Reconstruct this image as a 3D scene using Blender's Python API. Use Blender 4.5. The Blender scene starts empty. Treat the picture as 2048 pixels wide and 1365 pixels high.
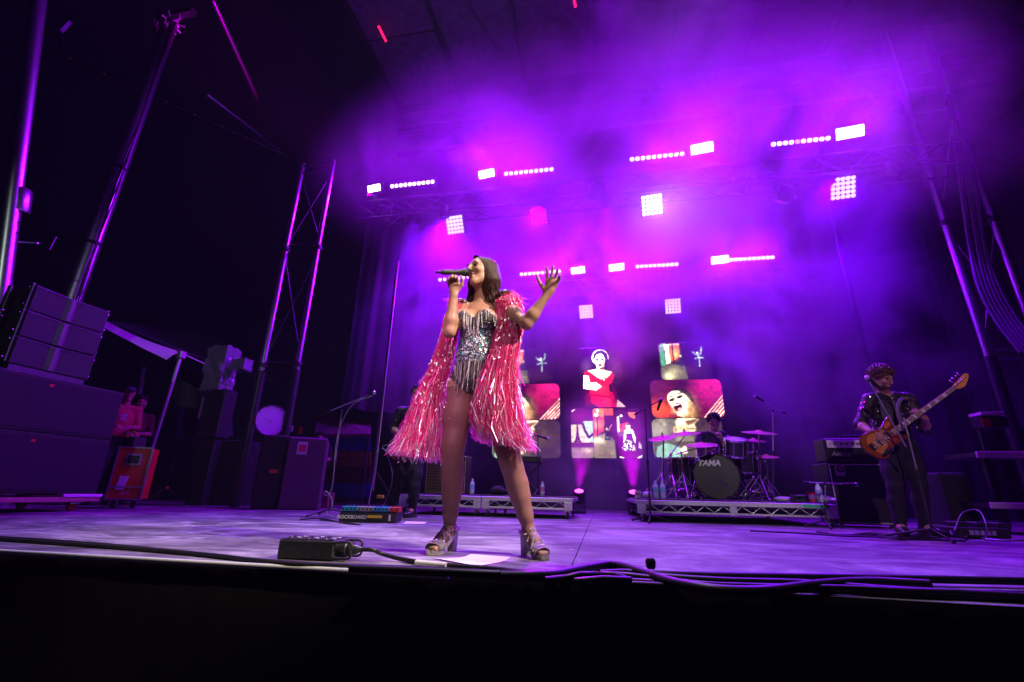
import bpy, math, random
import numpy as np
from mathutils import Matrix, Vector

random.seed(7)
rng = np.random.default_rng(7)
S = bpy.context.scene
C = S.collection
rad = math.radians

# ---------------------------------------------------------------- camera
F_PX, PITCH, YAW, ROLL, CAM_Z = 910.0, rad(18.42), rad(11.0), rad(1.2), 0.323
fwd = np.array([-math.sin(YAW)*math.cos(PITCH), math.cos(YAW)*math.cos(PITCH), math.sin(PITCH)])
r0 = np.array([math.cos(YAW), math.sin(YAW), 0.0]); u0 = np.cross(r0, fwd)
cr = r0*math.cos(ROLL)+u0*math.sin(ROLL); cu = -r0*math.sin(ROLL)+u0*math.cos(ROLL)
cam_data = bpy.data.cameras.new('camera'); cam = bpy.data.objects.new('camera', cam_data); C.objects.link(cam)
cam_data.sensor_width = 36.0; cam_data.lens = 36.0*F_PX/2048
cam_data.clip_start = 0.02; cam_data.clip_end = 400
cam.matrix_world = Matrix(((cr[0], cu[0], -fwd[0], 0), (cr[1], cu[1], -fwd[1], 0), (cr[2], cu[2], -fwd[2], CAM_Z), (0, 0, 0, 1)))
S.camera = cam

def P(x, y, X=None, Y=None, Z=None):
    """pixel of the photograph -> the world point on the plane X=, Y= or Z="""
    d = cr*(x-1024)/F_PX + cu*(682.5-y)/F_PX + fwd
    t = X/d[0] if X is not None else Y/d[1] if Y is not None else (Z-CAM_Z)/d[2]
    return Vector((d[0]*t, d[1]*t, CAM_Z+d[2]*t))

# ---------------------------------------------------------------- night sky, exposure
W = bpy.data.worlds.new('World'); S.world = W; W.use_nodes = True
wn = W.node_tree.nodes; wl = W.node_tree.links
bg = wn['Background']
bg.inputs[0].default_value = (0.012, 0.004, 0.06, 1); bg.inputs[1].default_value = 0.05
S.view_settings.view_transform = 'Standard'; S.view_settings.look = 'None'
S.view_settings.exposure = 0.35; S.view_settings.gamma = 1.0
S.view_settings.use_curve_mapping = False
S.cycles.use_denoising = True
try: S.cycles.denoiser = 'OPENIMAGEDENOISE'
except Exception: pass
S.cycles.max_bounces = 5; S.cycles.diffuse_bounces = 2; S.cycles.glossy_bounces = 3
S.cycles.transmission_bounces = 4; S.cycles.volume_bounces = 0; S.cycles.transparent_max_bounces = 8
S.cycles.caustics_reflective = False; S.cycles.caustics_refractive = False
S.cycles.sample_clamp_indirect = 4.0
S.cycles.sample_clamp_direct = 0.0
S.cycles.volume_step_rate = 1.0
S.cycles.volume_max_steps = 128

# ---------------------------------------------------------------- stage light lamps (out of view; some inferred, some added for their light)
VIOLET = (0.30, 0.0, 1.0); BLUEV = (0.16, 0.0, 1.0); MAGENTA = (0.75, 0.0, 0.9); WARM = (1.0, 0.80, 0.62)
def spot(name, loc, target, watts, col, deg, blend=0.6, size=0.12, parent=None):
    l = bpy.data.lights.new(name, 'SPOT'); l.energy = watts; l.color = col; l.spot_size = rad(deg)
    l.spot_blend = blend; l.shadow_soft_size = size
    o = bpy.data.objects.new(name, l); C.objects.link(o)
    o.location = loc
    o.rotation_euler = (Vector(target)-Vector(loc)).to_track_quat('-Z', 'Y').to_euler()
    return o
# front-of-house lamps behind and above the camera, plus a side and an overhead one
spot('unseen_front_lamp', (.5, -7.0, 6.5), (1.5, 4.8, 8.0), 1900, (.8, .5, 1.0), 12, 0.9, 0.10)  # unseen, added to light the pale smoke under the roof
spot('side_key_lamp', (5.0, 0.7, 5.9), (-0.72, 2.72, 0.98), 4300, WARM, 17, 0.55, 0.06)
spot('added_floor_lamp', (-1.2, 3.4, 8.6), (-1.6, 3.5, 0.0), 1500, (.90, .76, 1.0), 56, 0.9, 0.10)  # unseen lamp added to whiten the floor around the singer
spot('unseen_front_lamp', (-3.0, -7.5, 6.5), (-1.17, 2.65, 0.98), 2900, (1.0, .42, .76), 6.5, 0.8, 0.10)  # narrow unseen spot added to brighten the left side of the cape
spot('added_cape_spot', (3.6, -7.0, 6.5), (-0.50, 2.6, 1.08), 1100, (1.0, .60, .66), 8, 0.8, 0.08)  # unseen spot added to brighten the right side of the cape
spot('unseen_front_lamp', (1.5, -7.0, 6.5), (2.9, 5.6, 1.0), 1300, (1.0, .58, .88), 12, 0.7, 0.10)
spot('unseen_front_lamp', (-1.5, -7.0, 6.5), (-1.0, 6.6, 0.4), 800, WARM, 14, 0.8, 0.10)
spot('unseen_front_lamp', (1.0, -7.0, 6.5), (1.7, 6.9, 0.55), 1500, (1.0, .85, .9), 9.5, 0.7, 0.10)  # added to bring out the kick drum and the riser front
spot('unseen_front_lamp', (-1.0, -6.0, 3.5), (-6.6, 4.3, 2.6), 300, (.80, 1.0, .85), 22, 0.9, 0.10)  # stands for an offstage work light on the speaker stack and masts

# ---------------------------------------------------------------- helpers
def material(name, col=(.5, .5, .5), rough=.5, metal=0.0, emit=None, power=0.0, bump=0.0, scale=40.0, var=0.0, attr=None,
             trans=0.0, ior=1.45, stretch=None, coat=0.0, aniso=0.0, spec=.5, alpha=1.0):
    m = bpy.data.materials.new(name); m.use_nodes = True
    nt = m.node_tree; b = nt.nodes['Principled BSDF']; L = nt.links.new
    b.inputs['Base Color'].default_value = (*col, 1); b.inputs['Roughness'].default_value = rough
    b.inputs['Metallic'].default_value = metal; b.inputs['IOR'].default_value = ior
    b.inputs['Transmission Weight'].default_value = trans; b.inputs['Coat Weight'].default_value = coat
    b.inputs['Specular IOR Level'].default_value = spec; b.inputs['Alpha'].default_value = alpha
    if emit: b.inputs['Emission Color'].default_value = (*emit, 1); b.inputs['Emission Strength'].default_value = power
    src = None
    if bump or var:
        tc = nt.nodes.new('ShaderNodeTexCoord'); mp = nt.nodes.new('ShaderNodeMapping')
        if stretch: mp.inputs['Scale'].default_value = stretch
        nz = nt.nodes.new('ShaderNodeTexNoise'); nz.inputs['Scale'].default_value = scale; nz.inputs['Detail'].default_value = 5
        L(tc.outputs['Object'], mp.inputs[0]); L(mp.outputs[0], nz.inputs['Vector'])
        if bump:
            bp = nt.nodes.new('ShaderNodeBump'); bp.inputs['Strength'].default_value = bump; bp.inputs['Distance'].default_value = .01
            L(nz.outputs[0], bp.inputs['Height']); L(bp.outputs[0], b.inputs['Normal'])
        if var:
            rp = nt.nodes.new('ShaderNodeMapRange'); rp.inputs['From Min'].default_value = .3; rp.inputs['From Max'].default_value = .7
            rp.inputs['To Min'].default_value = 1-var; rp.inputs['To Max'].default_value = 1+var
            mx = nt.nodes.new('ShaderNodeMix'); mx.data_type = 'RGBA'; mx.blend_type = 'MULTIPLY'; mx.inputs[0].default_value = 1
            mx.inputs[6].default_value = (*col, 1)
            L(nz.outputs[0], rp.inputs[0]); L(rp.outputs[0], mx.inputs[7]); L(mx.outputs[2], b.inputs['Base Color'])
            rr = nt.nodes.new('ShaderNodeMapRange'); rr.inputs['To Min'].default_value = max(.04, rough-.3*var); rr.inputs['To Max'].default_value = min(1, rough+.3*var)
            L(nz.outputs[0], rr.inputs[0]); L(rr.outputs[0], b.inputs['Roughness'])
    if attr:
        at = nt.nodes.new('ShaderNodeAttribute'); at.attribute_name = attr
        L(at.outputs['Color'], b.inputs['Emission Color' if attr == 'pic' else 'Base Color'])
    return m

def no_sample(m):
    try: m.cycles.emission_sampling = 'NONE'
    except Exception: pass
    return m

class MB:
    """collects shapes; build() links them as ONE mesh object"""
    def __init__(s): s.v = []; s.f = []; s.m = []; s.sm = []; s.c = []; s.cur = 0; s.col = None
    def add(s, vs, fs, smooth=False):
        b = len(s.v); s.v += [tuple(v) for v in vs]
        for f in fs: s.f.append(tuple(b+i for i in f)); s.m.append(s.cur); s.sm.append(smooth); s.c.append(s.col)
        return s
    def box(s, c, sz, rot=None, b=0.0):
        hx, hy, hz = sz[0]/2, sz[1]/2, sz[2]/2; c = Vector(c)
        b = min(b, hx*.9, hy*.9, hz*.9)
        if b <= 0:
            vs = [Vector((x*hx, y*hy, z*hz)) for x in (-1, 1) for y in (-1, 1) for z in (-1, 1)]
            fs = [(0, 1, 3, 2), (4, 6, 7, 5), (0, 4, 5, 1), (2, 3, 7, 6), (0, 2, 6, 4), (1, 5, 7, 3)]
        else:
            vs = []; idx = {}
            for x in (-1, 1):
                for y in (-1, 1):
                    for z in (-1, 1):
                        for a in range(3):
                            h = [hx-b, hy-b, hz-b]; h[a] += b
                            idx[x, y, z, a] = len(vs); vs.append(Vector((x*h[0], y*h[1], z*h[2])))
            fs = []
            for a in range(3):
                o = [i for i in range(3) if i != a]
                for sg in (-1, 1):
                    q = []
                    for p, r in ((-1, -1), (1, -1), (1, 1), (-1, 1)):
                        k = [0, 0, 0]; k[a] = sg; k[o[0]] = p; k[o[1]] = r; q.append(idx[(*k, a)])
                    fs.append(q if (sg > 0) == (a != 1) else q[::-1])
            for a in range(3):
                o = [i for i in range(3) if i != a]
                for p in (-1, 1):
                    for r in (-1, 1):
                        k0 = [0, 0, 0]; k0[a] = -1; k0[o[0]] = p; k0[o[1]] = r; k1 = list(k0); k1[a] = 1
                        q = [idx[(*k0, o[0])], idx[(*k0, o[1])], idx[(*k1, o[1])], idx[(*k1, o[0])]]
                        fs.append(q)
            for x in (-1, 1):
                for y in (-1, 1):
                    for z in (-1, 1): fs.append([idx[x, y, z, a] for a in range(3)])
        if rot is not None: vs = [rot @ v for v in vs]
        return s.add([v+c for v in vs], fs)
    def bx(s, lo, hi, b=0.0):
        return s.box([(a+q)/2 for a, q in zip(lo, hi)], [abs(q-a) for a, q in zip(lo, hi)], None, b)
    def tube(s, path, r, n=8, caps=True, smooth=True):
        p = [Vector(q) for q in path]; N = len(p)
        rs = list(r) if hasattr(r, '__len__') else [r]*N
        T = [(p[min(i+1, N-1)]-p[max(i-1, 0)]).normalized() for i in range(N)]
        a = T[0].orthogonal().normalized(); vs = []
        for i in range(N):
            a = (a-T[i]*a.dot(T[i])); a = a.normalized() if a.length > 1e-6 else T[i].orthogonal().normalized()
            b = T[i].cross(a)
            for k in range(n):
                t = 2*math.pi*k/n; vs.append(p[i]+(a*math.cos(t)+b*math.sin(t))*rs[i])
        fs = [(i*n+k, i*n+(k+1) % n, (i+1)*n+(k+1) % n, (i+1)*n+k) for i in range(N-1) for k in range(n)]
        s.add(vs, fs, smooth)
        if caps:
            s.add(vs[:n], [tuple(range(n))[::-1]]); s.add(vs[-n:], [tuple(range(n))])
        return s
    def lathe(s, prof, c=(0, 0, 0), axis=(0, 0, 1), n=16, smooth=True, caps=True):
        """prof: list of (radius, height along axis)"""
        q = Vector((0, 0, 1)).rotation_difference(Vector(axis).normalized()); c = Vector(c)
        vs = [c+q @ Vector((r*math.cos(2*math.pi*k/n), r*math.sin(2*math.pi*k/n), h)) for r, h in prof for k in range(n)]
        N = len(prof); run = [0]
        for i in range(1, N):
            run.append(i)
            if i < N-1:
                a = Vector((prof[i][0]-prof[i-1][0], prof[i][1]-prof[i-1][1])); b = Vector((prof[i+1][0]-prof[i][0], prof[i+1][1]-prof[i][1]))
                if a.length < 1e-9 or b.length < 1e-9 or a.angle(b) < .7: continue
            w = [v for j in run for v in vs[j*n:(j+1)*n]]
            s.add(w, [(j*n+k, j*n+(k+1) % n, (j+1)*n+(k+1) % n, (j+1)*n+k) for j in range(len(run)-1) for k in range(n)], smooth); run = [i]
        if caps:
            s.add(vs[:n], [tuple(range(n))[::-1]]); s.add(vs[-n:], [tuple(range(n))])
        return s
    def prism(s, poly, z0, z1, M=None, smooth=False):
        """poly (x,y) extruded from z0 to z1, then moved by matrix M"""
        n = len(poly); vs = [Vector((x, y, z0)) for x, y in poly]+[Vector((x, y, z1)) for x, y in poly]
        if M is not None: vs = [M @ v for v in vs]
        s.add(vs, [tuple(range(n))[::-1], tuple(range(n, 2*n))])
        return s.add(vs, [(k, (k+1) % n, n+(k+1) % n, n+k) for k in range(n)], smooth)
    def ball(s, c, r, n=10, m=7, rot=None):
        r = Vector(r) if hasattr(r, '__len__') else Vector((r, r, r)); c = Vector(c); vs = []
        for i in range(m+1):
            a = math.pi*i/m
            for k in range(n):
                t = 2*math.pi*k/n; v = Vector((r.x*math.sin(a)*math.cos(t), r.y*math.sin(a)*math.sin(t), r.z*math.cos(a)))
                vs.append(c+(rot @ v if rot is not None else v))
        return s.add(vs, [(i*n+k, (i+1)*n+k, (i+1)*n+(k+1) % n, i*n+(k+1) % n) for i in range(m) for k in range(n)], True)
    def mesh(s, name, mats):
        me = bpy.data.meshes.new(name); me.from_pydata(s.v, [], s.f)
        for m in (mats if isinstance(mats, (list, tuple)) else [mats]): me.materials.append(m)
        me.polygons.foreach_set('material_index', s.m); me.polygons.foreach_set('use_smooth', s.sm)
        if any(c is not None for c in s.c):
            at = me.attributes.new('tint', 'FLOAT_COLOR', 'FACE')
            at.data.foreach_set('color', np.array([(*(c or (1, 1, 1)), 1) for c in s.c], 'f').ravel())
        me.update(); return me
    def build(s, name, mats, parent=None):
        return link(name, s.mesh(name, mats), parent)

def link(name, data, parent=None):
    o = bpy.data.objects.new(name, data); C.objects.link(o)
    if parent is not None:
        o.parent = parent; o.matrix_parent_inverse = parent.matrix_basis.inverted()
    return o
def empty(name, loc=(0, 0, 0), rz=0.0):
    o = bpy.data.objects.new(name, None); C.objects.link(o); o.location = loc; o.rotation_euler = (0, 0, rz); o.empty_display_size = .1
    return o
def tag(o, label, cat, group=None, kind=None):
    o['label'] = label; o['category'] = cat
    if group: o['group'] = group
    if kind: o['kind'] = kind
    return o
def thing(name, loc, label, cat, group=None, rz=0.0):
    return tag(empty(name, loc, rz), label, cat, group)
def struct(o): o['kind'] = 'structure'; return o
def copy_thing(o, loc, label, rot=None, group=None):
    c = o.copy(); C.objects.link(c); c.location = loc
    if rot is not None: c.rotation_euler = rot
    c['label'] = label
    if group: c['group'] = group
    for ch in o.children:
        d = ch.copy(); C.objects.link(d); d.parent = c; d.matrix_parent_inverse = ch.matrix_parent_inverse.copy()
        for g in ch.children:
            e = g.copy(); C.objects.link(e); e.parent = d; e.matrix_parent_inverse = g.matrix_parent_inverse.copy()
    return c
def curve(pts, n=8):
    """Catmull-Rom through pts"""
    p = [Vector(q) for q in pts]; p = [2*p[0]-p[1]]+p+[2*p[-1]-p[-2]]; out = []
    for i in range(1, len(p)-2):
        for k in range(n):
            t = k/n; a, b, c, d = p[i-1:i+3]
            out.append(.5*((2*b)+(c-a)*t+(2*a-5*b+4*c-d)*t*t+(3*b-a-3*c+d)*t**3))
    out.append(p[-2]); return out
def text(body, size, M, mat, name='lettering', parent=None, shear=0.0, extrude=.001, bold=0.0, space=1.0):
    cu_ = bpy.data.curves.new('text', 'FONT'); cu_.body = body; cu_.size = size; cu_.extrude = extrude; cu_.shear = shear
    cu_.align_x = 'CENTER'; cu_.align_y = 'CENTER'; cu_.offset = bold; cu_.space_character = space; cu_.resolution_u = 3
    o = bpy.data.objects.new('text', cu_); C.objects.link(o)
    me = bpy.data.meshes.new_from_object(o.evaluated_get(bpy.context.evaluated_depsgraph_get()))
    bpy.data.objects.remove(o); bpy.data.curves.remove(cu_)
    me.transform(M); me.materials.clear(); me.materials.append(mat)
    return link(name, me, parent)
def facing(origin, xdir, ydir):
    x = Vector(xdir).normalized(); y = Vector(ydir); y = (y-x*y.dot(x)).normalized(); z = x.cross(y)
    return Matrix(((x.x, y.x, z.x, origin[0]), (x.y, y.y, z.y, origin[1]), (x.z, y.z, z.z, origin[2]), (0, 0, 0, 1)))

MT = dict(
    black=material('black_paint', (.02, .02, .022), .45, bump=.15, scale=120, var=.25),
    rubber=material('black_rubber', (.018, .018, .02), .42, spec=.45),
    cloth=material('black_cloth', (.012, .011, .014), .9, bump=.5, scale=300, var=.3),
    steel=material('galvanised_steel', (.55, .55, .58), .34, 1.0, bump=.08, scale=60, var=.2),
    alu=material('aluminium', (.62, .62, .62), .42, .85, bump=.1, scale=70, var=.25),
    chrome=material('chrome', (.8, .8, .82), .12, 1.0),
    darkmetal=material('dark_metal', (.07, .07, .08), .4, .8, bump=.1, var=.2),
    paper=material('white_paper', (.78, .78, .76), .7),
    white=material('white_plastic', (.72, .72, .7), .4),
    red=material('red_laminate', (.55, .02, .02), .4, bump=.1, scale=200, var=.15),
    grille=material('speaker_grille', (.014, .014, .017), .5, .2, bump=.6, scale=500, var=.2),
    wood=material('plywood_edge', (.38, .27, .17), .6, bump=.2, scale=20, var=.3, stretch=(1, 1, 12)),
    orange=material('orange_plastic', (.75, .25, .02), .45),
    green=material('green_tape', (.03, .55, .2), .5),
    yellow=material('yellow_plastic', (.7, .5, .03), .45),
    teal=material('teal_enamel', (.02, .33, .36), .35),
    skin=material('skin', (.43, .235, .165), .46, bump=.05, scale=90, var=.06),
    skin_dark=material('tanned_skin', (.42, .23, .16), .5, bump=.05, scale=90, var=.06),
)
HAZE = .0009
# ================================================================ SETTING
# ---- floor
def floor_material():
    m = bpy.data.materials.new('scuffed_stage_floor'); m.use_nodes = True; nt = m.node_tree; L = nt.links.new
    b = nt.nodes['Principled BSDF']; tc = nt.nodes.new('ShaderNodeTexCoord')
    geo = nt.nodes.new('ShaderNodeNewGeometry')
    def noise(scale, st, detail=6, rough=.6, dist=0.0):
        mp = nt.nodes.new('ShaderNodeMapping'); mp.inputs['Scale'].default_value = st
        n = nt.nodes.new('ShaderNodeTexNoise'); n.inputs['Scale'].default_value = scale; n.inputs['Detail'].default_value = detail
        n.inputs['Roughness'].default_value = rough; n.inputs['Distortion'].default_value = dist
        L(geo.outputs['Position'], mp.inputs[0]); L(mp.outputs[0], n.inputs['Vector']); return n
    a = noise(1.1, (1, 1.6, 1), 9, .72, 1.2); c = noise(4.2, (.45, 2.6, 1), 9, .78, 1.0); d = noise(60, (1, 1, 1), 4)
    s = nt.nodes.new('ShaderNodeMath'); s.operation = 'MULTIPLY_ADD'; s.inputs[1].default_value = .55
    L(c.outputs[0], s.inputs[0]); L(a.outputs[0], s.inputs[2])
    r = nt.nodes.new('ShaderNodeValToRGB'); e = r.color_ramp.elements
    e[0].position = .60; e[0].color = (.030, .029, .031, 1); e[1].position = .92; e[1].color = (.34, .33, .34, 1)
    x = r.color_ramp.elements.new(.765); x.color = (.13, .126, .13, 1)
    L(s.outputs[0], r.inputs[0]); L(r.outputs[0], b.inputs['Base Color'])
    rr = nt.nodes.new('ShaderNodeMapRange'); rr.inputs['From Min'].default_value = .5; rr.inputs['From Max'].default_value = 1
    rr.inputs['To Min'].default_value = .42; rr.inputs['To Max'].default_value = .66
    L(s.outputs[0], rr.inputs[0]); L(rr.outputs[0], b.inputs['Roughness'])
    bp = nt.nodes.new('ShaderNodeBump'); bp.inputs['Strength'].default_value = .22; bp.inputs['Distance'].default_value = .004
    ad = nt.nodes.new('ShaderNodeMath'); L(c.outputs[0], ad.inputs[0]); L(d.outputs[0], ad.inputs[1])
    L(ad.outputs[0], bp.inputs['Height']); L(bp.outputs[0], b.inputs['Normal'])
    b.inputs['Specular IOR Level'].default_value = .4
    return m
FLOOR = floor_material()
EDGE_Y = 1.98
floor = struct(MB().bx((-14, EDGE_Y+.01, -.25), (12, 14, -.012)).build('stage_floor', MT['black']))
xs = [-14, -9.95, -7.51, -5.07, -2.63, -.155, 2.285, 4.725, 7.165, 12]
ys = [EDGE_Y, 5.02, 9.4, 14]
pm = {}
for i in range(len(xs)-1):
    for j in range(len(ys)-1):
        g = .0022
        MB().bx((xs[i]+g, ys[j]+g, -.0118), (xs[i+1]-g, ys[j+1]-g, 0), .0015).build('deck_panel', FLOOR, floor)
# ---- pit ground and the black skirt that hangs off the stage edge
struct(MB().bx((-40, -25, -1.6), (40, 40, -1.5)).build('ground', material('pit_ground', (.04, .04, .042), .85, bump=.4, scale=30, var=.3)))
sk = MB(); n = 420; vs = []
for k in range(n+1):
    x = -13+24*k/n; w = .012*math.sin(x*9+1.5*math.sin(x*2.1))+.006*math.sin(x*31)
    vs += [(x, EDGE_Y-.002, -.004), (x, EDGE_Y-.012, -.02), (x, EDGE_Y-.016+w*.3, -.25), (x, EDGE_Y-.02+w, -1.49)]
sk.add(vs, [(4*k+j, 4*k+4+j, 4*k+5+j, 4*k+1+j) for k in range(n) for j in range(3)], True)
struct(sk.build('stage_skirt', material('black_skirt_cloth', (.008, .008, .009), .95, bump=.5, scale=300, spec=.1)))
ed = MB().tube([(-13, EDGE_Y-.024, -.002), (-.62, EDGE_Y-.024, -.002)], .010, 10)
tag(ed.build('edge_trim', material('edge_gleam_white', (.75, .78, .74), .35, coat=.3)), 'thin bright metal strip along the left part of the stage edge', 'metal strip')  # white colour stands in for light gleaming along the metal
# ---- roof: level sheets of dark fabric in uneven panels, header beam, ribs
ROOF_Z = P(860, 215, Y=9.2).z
roofm = material('dark_roof_fabric', (.10, .09, .11), .8, bump=.3, scale=6, var=.3)
roof = struct(MB().bx((-5.2, -3, ROOF_Z+.45), (13, 9.2, ROOF_Z+.5)).build('stage_roof', roofm))
x = -5.0; i = 0
while x < 12.6:
    for j in range(6):
        y0 = -2.6+j*1.95; dz = (0, .12, .02, .28, .06, .2)[(i*5+j*2+(i*j) % 3) % 6]
        MB().bx((x+.03, y0+.03, ROOF_Z+dz), (x+1.72, y0+1.92, ROOF_Z+dz+.05)).build('roof_panel', roofm, roof)
    MB().bx((x-.05, -2.8, ROOF_Z-.12), (x+.02, 9.1, ROOF_Z+.02)).build('roof_rib', MT['darkmetal'], roof)
    x += 1.75; i += 1
for (dz, dy, h) in ((-.10, 0, .16), (-.42, .12, .07), (-.55, .16, .05), (-.66, .2, .05), (-1.1, .3, .09)):
    MB().bx((-5.2, 9.2+dy, ROOF_Z+dz-h), (13, 9.3+dy, ROOF_Z+dz)).build('header_beam', MT['darkmetal'], roof)
for a, b in (((-2.9, 5.2), (-1.6, 8.9)), ((-.4, 6.0), (.9, 9.0)), ((-4.4, 3.2), (-2.3, 6.3))):
    MB().tube([(a[0], a[1], ROOF_Z-.1), (b[0], b[1], ROOF_Z-.1)], .018, 6).build('roof_brace', MT['darkmetal'], roof)
# ---- backdrop behind the band, side drapes
def drape(name, pts, z0, z1, label, amp=.05, freq=9.0, mat=None, step=.035, swag=None):
    m = MB(); vs = []; L_ = 0; pts = [Vector((*p, 0)) for p in pts]; cols = 0; R = 5
    for a, b in zip(pts[:-1], pts[1:]):
        d = (b-a); n_ = Vector((-d.y, d.x, 0)).normalized(); k = int(d.length/step)
        for i in range(k+1):
            t = i/k; p = a+d*t; s_ = L_+d.length*t
            for r in range(R):
                q = r/(R-1); z = z1+(z0-z1)*q
                w = amp*(math.sin(s_*freq+1.7*math.sin(s_*1.3+q))+.4*math.sin(s_*freq*2.3+q*2))*(.7+.5*q)
                vs.append((p.x+n_.x*w, p.y+n_.y*w, z))
            cols += 1
        L_ += d.length
    m.add(vs, [(R*i+r, R*i+R+r, R*i+R+r+1, R*i+r+1) for i in range(cols-1) for r in range(R-1)], True)
    return tag(m.build(name, mat or MT['cloth']), label, 'curtain')
velvet = material('black_velvet_drape', (.03, .026, .034), .85, bump=.35, scale=8, var=.3, stretch=(6, 6, .4))
drape('backdrop_curtain', [(-3.7, 10.9), (9.5, 10.9)], 0, 8.0, 'black curtain hanging across the back of the stage behind the screens', .05, 8, velvet)
drape('side_curtain', [(-5.35, 8.75), (-3.95, 9.9)], 1.95, 7.0, 'dark pleated curtain hanging between the left tower and the smoke', .06, 11, velvet)
drape('side_curtain', [(7.0, 10.2), (8.4, 8.3)], 1.6, 7.6, 'dark pleated curtain gathered beside the right tower', .07, 10, velvet)
# ================================================================ LIGHT RIG
glow_white = no_sample(material('lit_led_white', (.9, .9, .9), .4, emit=(1, .86, 1), power=9))
glow_pink = no_sample(material('lit_led_pink', (.9, .9, .9), .4, emit=(1, .55, .95), power=5))
glow_amber = no_sample(material('lit_led_amber', (.9, .5, .2), .4, emit=(1, .22, .05), power=2.5))
glow_lilac = no_sample(material('lit_led_lilac', (.9, .9, .9), .4, emit=(.72, .55, 1), power=1.6))
glow_dim = no_sample(material('lit_led_dim', (.5, .2, .5), .4, emit=(.75, .03, .6), power=.55))
glow_deep = no_sample(material('lit_violet_lens', (.2, .1, .3), .3, emit=(.3, .0, 1), power=.5))
glow_red = no_sample(material('lit_red_strip', (.6, .05, .1), .4, emit=(1, .01, .12), power=1.2))
TY1, TY2 = 7.6, 9.8
AIM = Vector((-.12, -.90, -.42)).normalized()
def aim_matrix(loc, d=AIM):
    q = d.to_track_quat('-Z', 'Y'); return Matrix.Translation(loc) @ q.to_matrix().to_4x4()
# box trusses the lamps hang from
def box_truss(y, z, x0, x1, w, label):
    t = thing('lighting_truss', ((x0+x1)/2, y, z), label, 'truss', 'lighting trusses over the stage')
    for dy in (-w/2, w/2):
        for dz in (-w/2, w/2):
            MB().tube([(x0, y+dy, z+dz), (x1, y+dy, z+dz)], .024, 8).build('chord', MT['darkmetal'], t)
    m = MB(); k = int((x1-x0)/.5)
    for i in range(k):
        a = x0+.5*i; b = a+.5; s = 1 if i % 2 else -1
        for dy in (-w/2, w/2): m.tube([(a, y+dy, z-s*w/2), (b, y+dy, z+s*w/2)], .012, 6)
        for dz in (-w/2, w/2): m.tube([(a, y-s*w/2, z+dz), (b, y+s*w/2, z+dz)], .012, 6)
    o = m.build('lacing', MT['darkmetal'], t); o['kind'] = 'stuff'
    return t
box_truss(TY1+.3, 6.05, -5.0, 6.4, .42, 'box truss crossing above mid stage in the purple smoke')
box_truss(TY2+.3, 4.95, -4.2, 5.2, .4, 'lower box truss crossing behind the singer above the screens')
# rectangular strobe heads
def strobe(px, py, y, wpx, label, watts, col=VIOLET):
    loc = P(px, py, Y=y); w = wpx*.0104*(y/7.6)**.5*.9; h = w*.47
    t = thing('strobe_light', loc, label, 'stage light', 'rectangular strobe lights')
    M_ = aim_matrix(loc)
    m = MB(); m.box((0, 0, .07), (w+.05, h+.05, .13), None, .012); me = m.mesh('housing', MT['black']); me.transform(M_); link('housing', me, t)
    for s in (-1, 1):
        m = MB()
        for i in range(6):
            m.box(((i-2.5)*w/6, s*h*.25, -.002), (w/6-.004, h/2-.008, .012), None, .003)
        me = m.mesh('led_panel', glow_white); me.transform(M_); link('led_panel', me, t)
    m = MB(); m.tube([(-w/2-.04, 0, .07), (-w/2-.04, h*.9, .1), (w/2+.04, h*.9, .1), (w/2+.04, 0, .07)], .012, 6)
    me = m.mesh('yoke', MT['black']); me.transform(M_); link('yoke', me, t)
    if watts:
        spot('strobe_lamp', loc+AIM*.03, loc+AIM*5, watts, col, 165, .5, .30)
K = .72
strobe(748, 377, TY1, 33, 'far left glowing white strobe panel of the upper light row', 900*K)
strobe(973, 348, TY1, 36, 'glowing white strobe panel above the singer in the upper row', 1100*K)
strobe(1404, 297, TY1, 42, 'bright white strobe panel right of the upper third row of dots', 1050*K)
strobe(1700, 265, TY1, 46, 'topmost white strobe panel at the right end of the upper row', 900*K)
strobe(1156, 541, TY2, 30, 'small white strobe panel right beside the raised hand of the singer', 1000*K)
strobe(1233, 535, TY2, 32, 'small white strobe panel second in the lower row', 1000*K)
strobe(1440, 520, TY2, 34, 'small white strobe panel joined to the right row of dots in the lower row', 1300*K, BLUEV)
# pixel bars of ten round cells
def pixel_bar(p0, p1, y, label, odd=None, watts=420, col=VIOLET):
    a, b = P(*p0, Y=y), P(*p1, Y=y); d = (b-a)/9
    t = thing('led_bar', (a+b)/2, label, 'stage light', 'bars of ten round lights')
    R_ = facing((a+b)/2, (b-a), (0, 0, 1)); L_ = (b-a).length
    MB().add([R_ @ Vector(v) for v in [(sx*(L_/2+.07), sy*.06, z) for sx in (-1, 1) for sy in (-1, 1) for z in (-.10, -.012)]],
             [(0, 1, 3, 2), (4, 6, 7, 5), (0, 4, 5, 1), (2, 3, 7, 6), (0, 2, 6, 4), (1, 5, 7, 3)]).build('housing', MT['black'], t)
    for i in range(10):
        c = a+d*i
        MB().lathe([(.030, -.012), (.040, .0), (.033, .012), (.018, .019), (.002, .021)], c, Vector((-.1, -.9, -.35)), 12).build('led_cell', glow_amber if i == odd else glow_pink, t)
    spot('led_bar_lamp', (a+b)/2+AIM*.06, (a+b)/2+AIM*5, watts, col, 160, .5, .35)
pixel_bar((784, 373), (865, 364), TY1, 'bar of ten round lights beside the far left strobe panel', None, 250)
pixel_bar((1012, 348), (1103, 339), TY1, 'bar of ten round lights right of the strobe above the singer')
pixel_bar((1264, 319), (1364, 308), TY1, 'bar of ten round lights left of the brightest upper strobe')
pixel_bar((1547, 289), (1656, 277), TY1, 'bar of ten round lights with one amber cell', 4)
pixel_bar((880, 560), (965, 552), TY2, 'bar of ten round lights mostly hidden behind the singer and her microphone')
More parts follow.
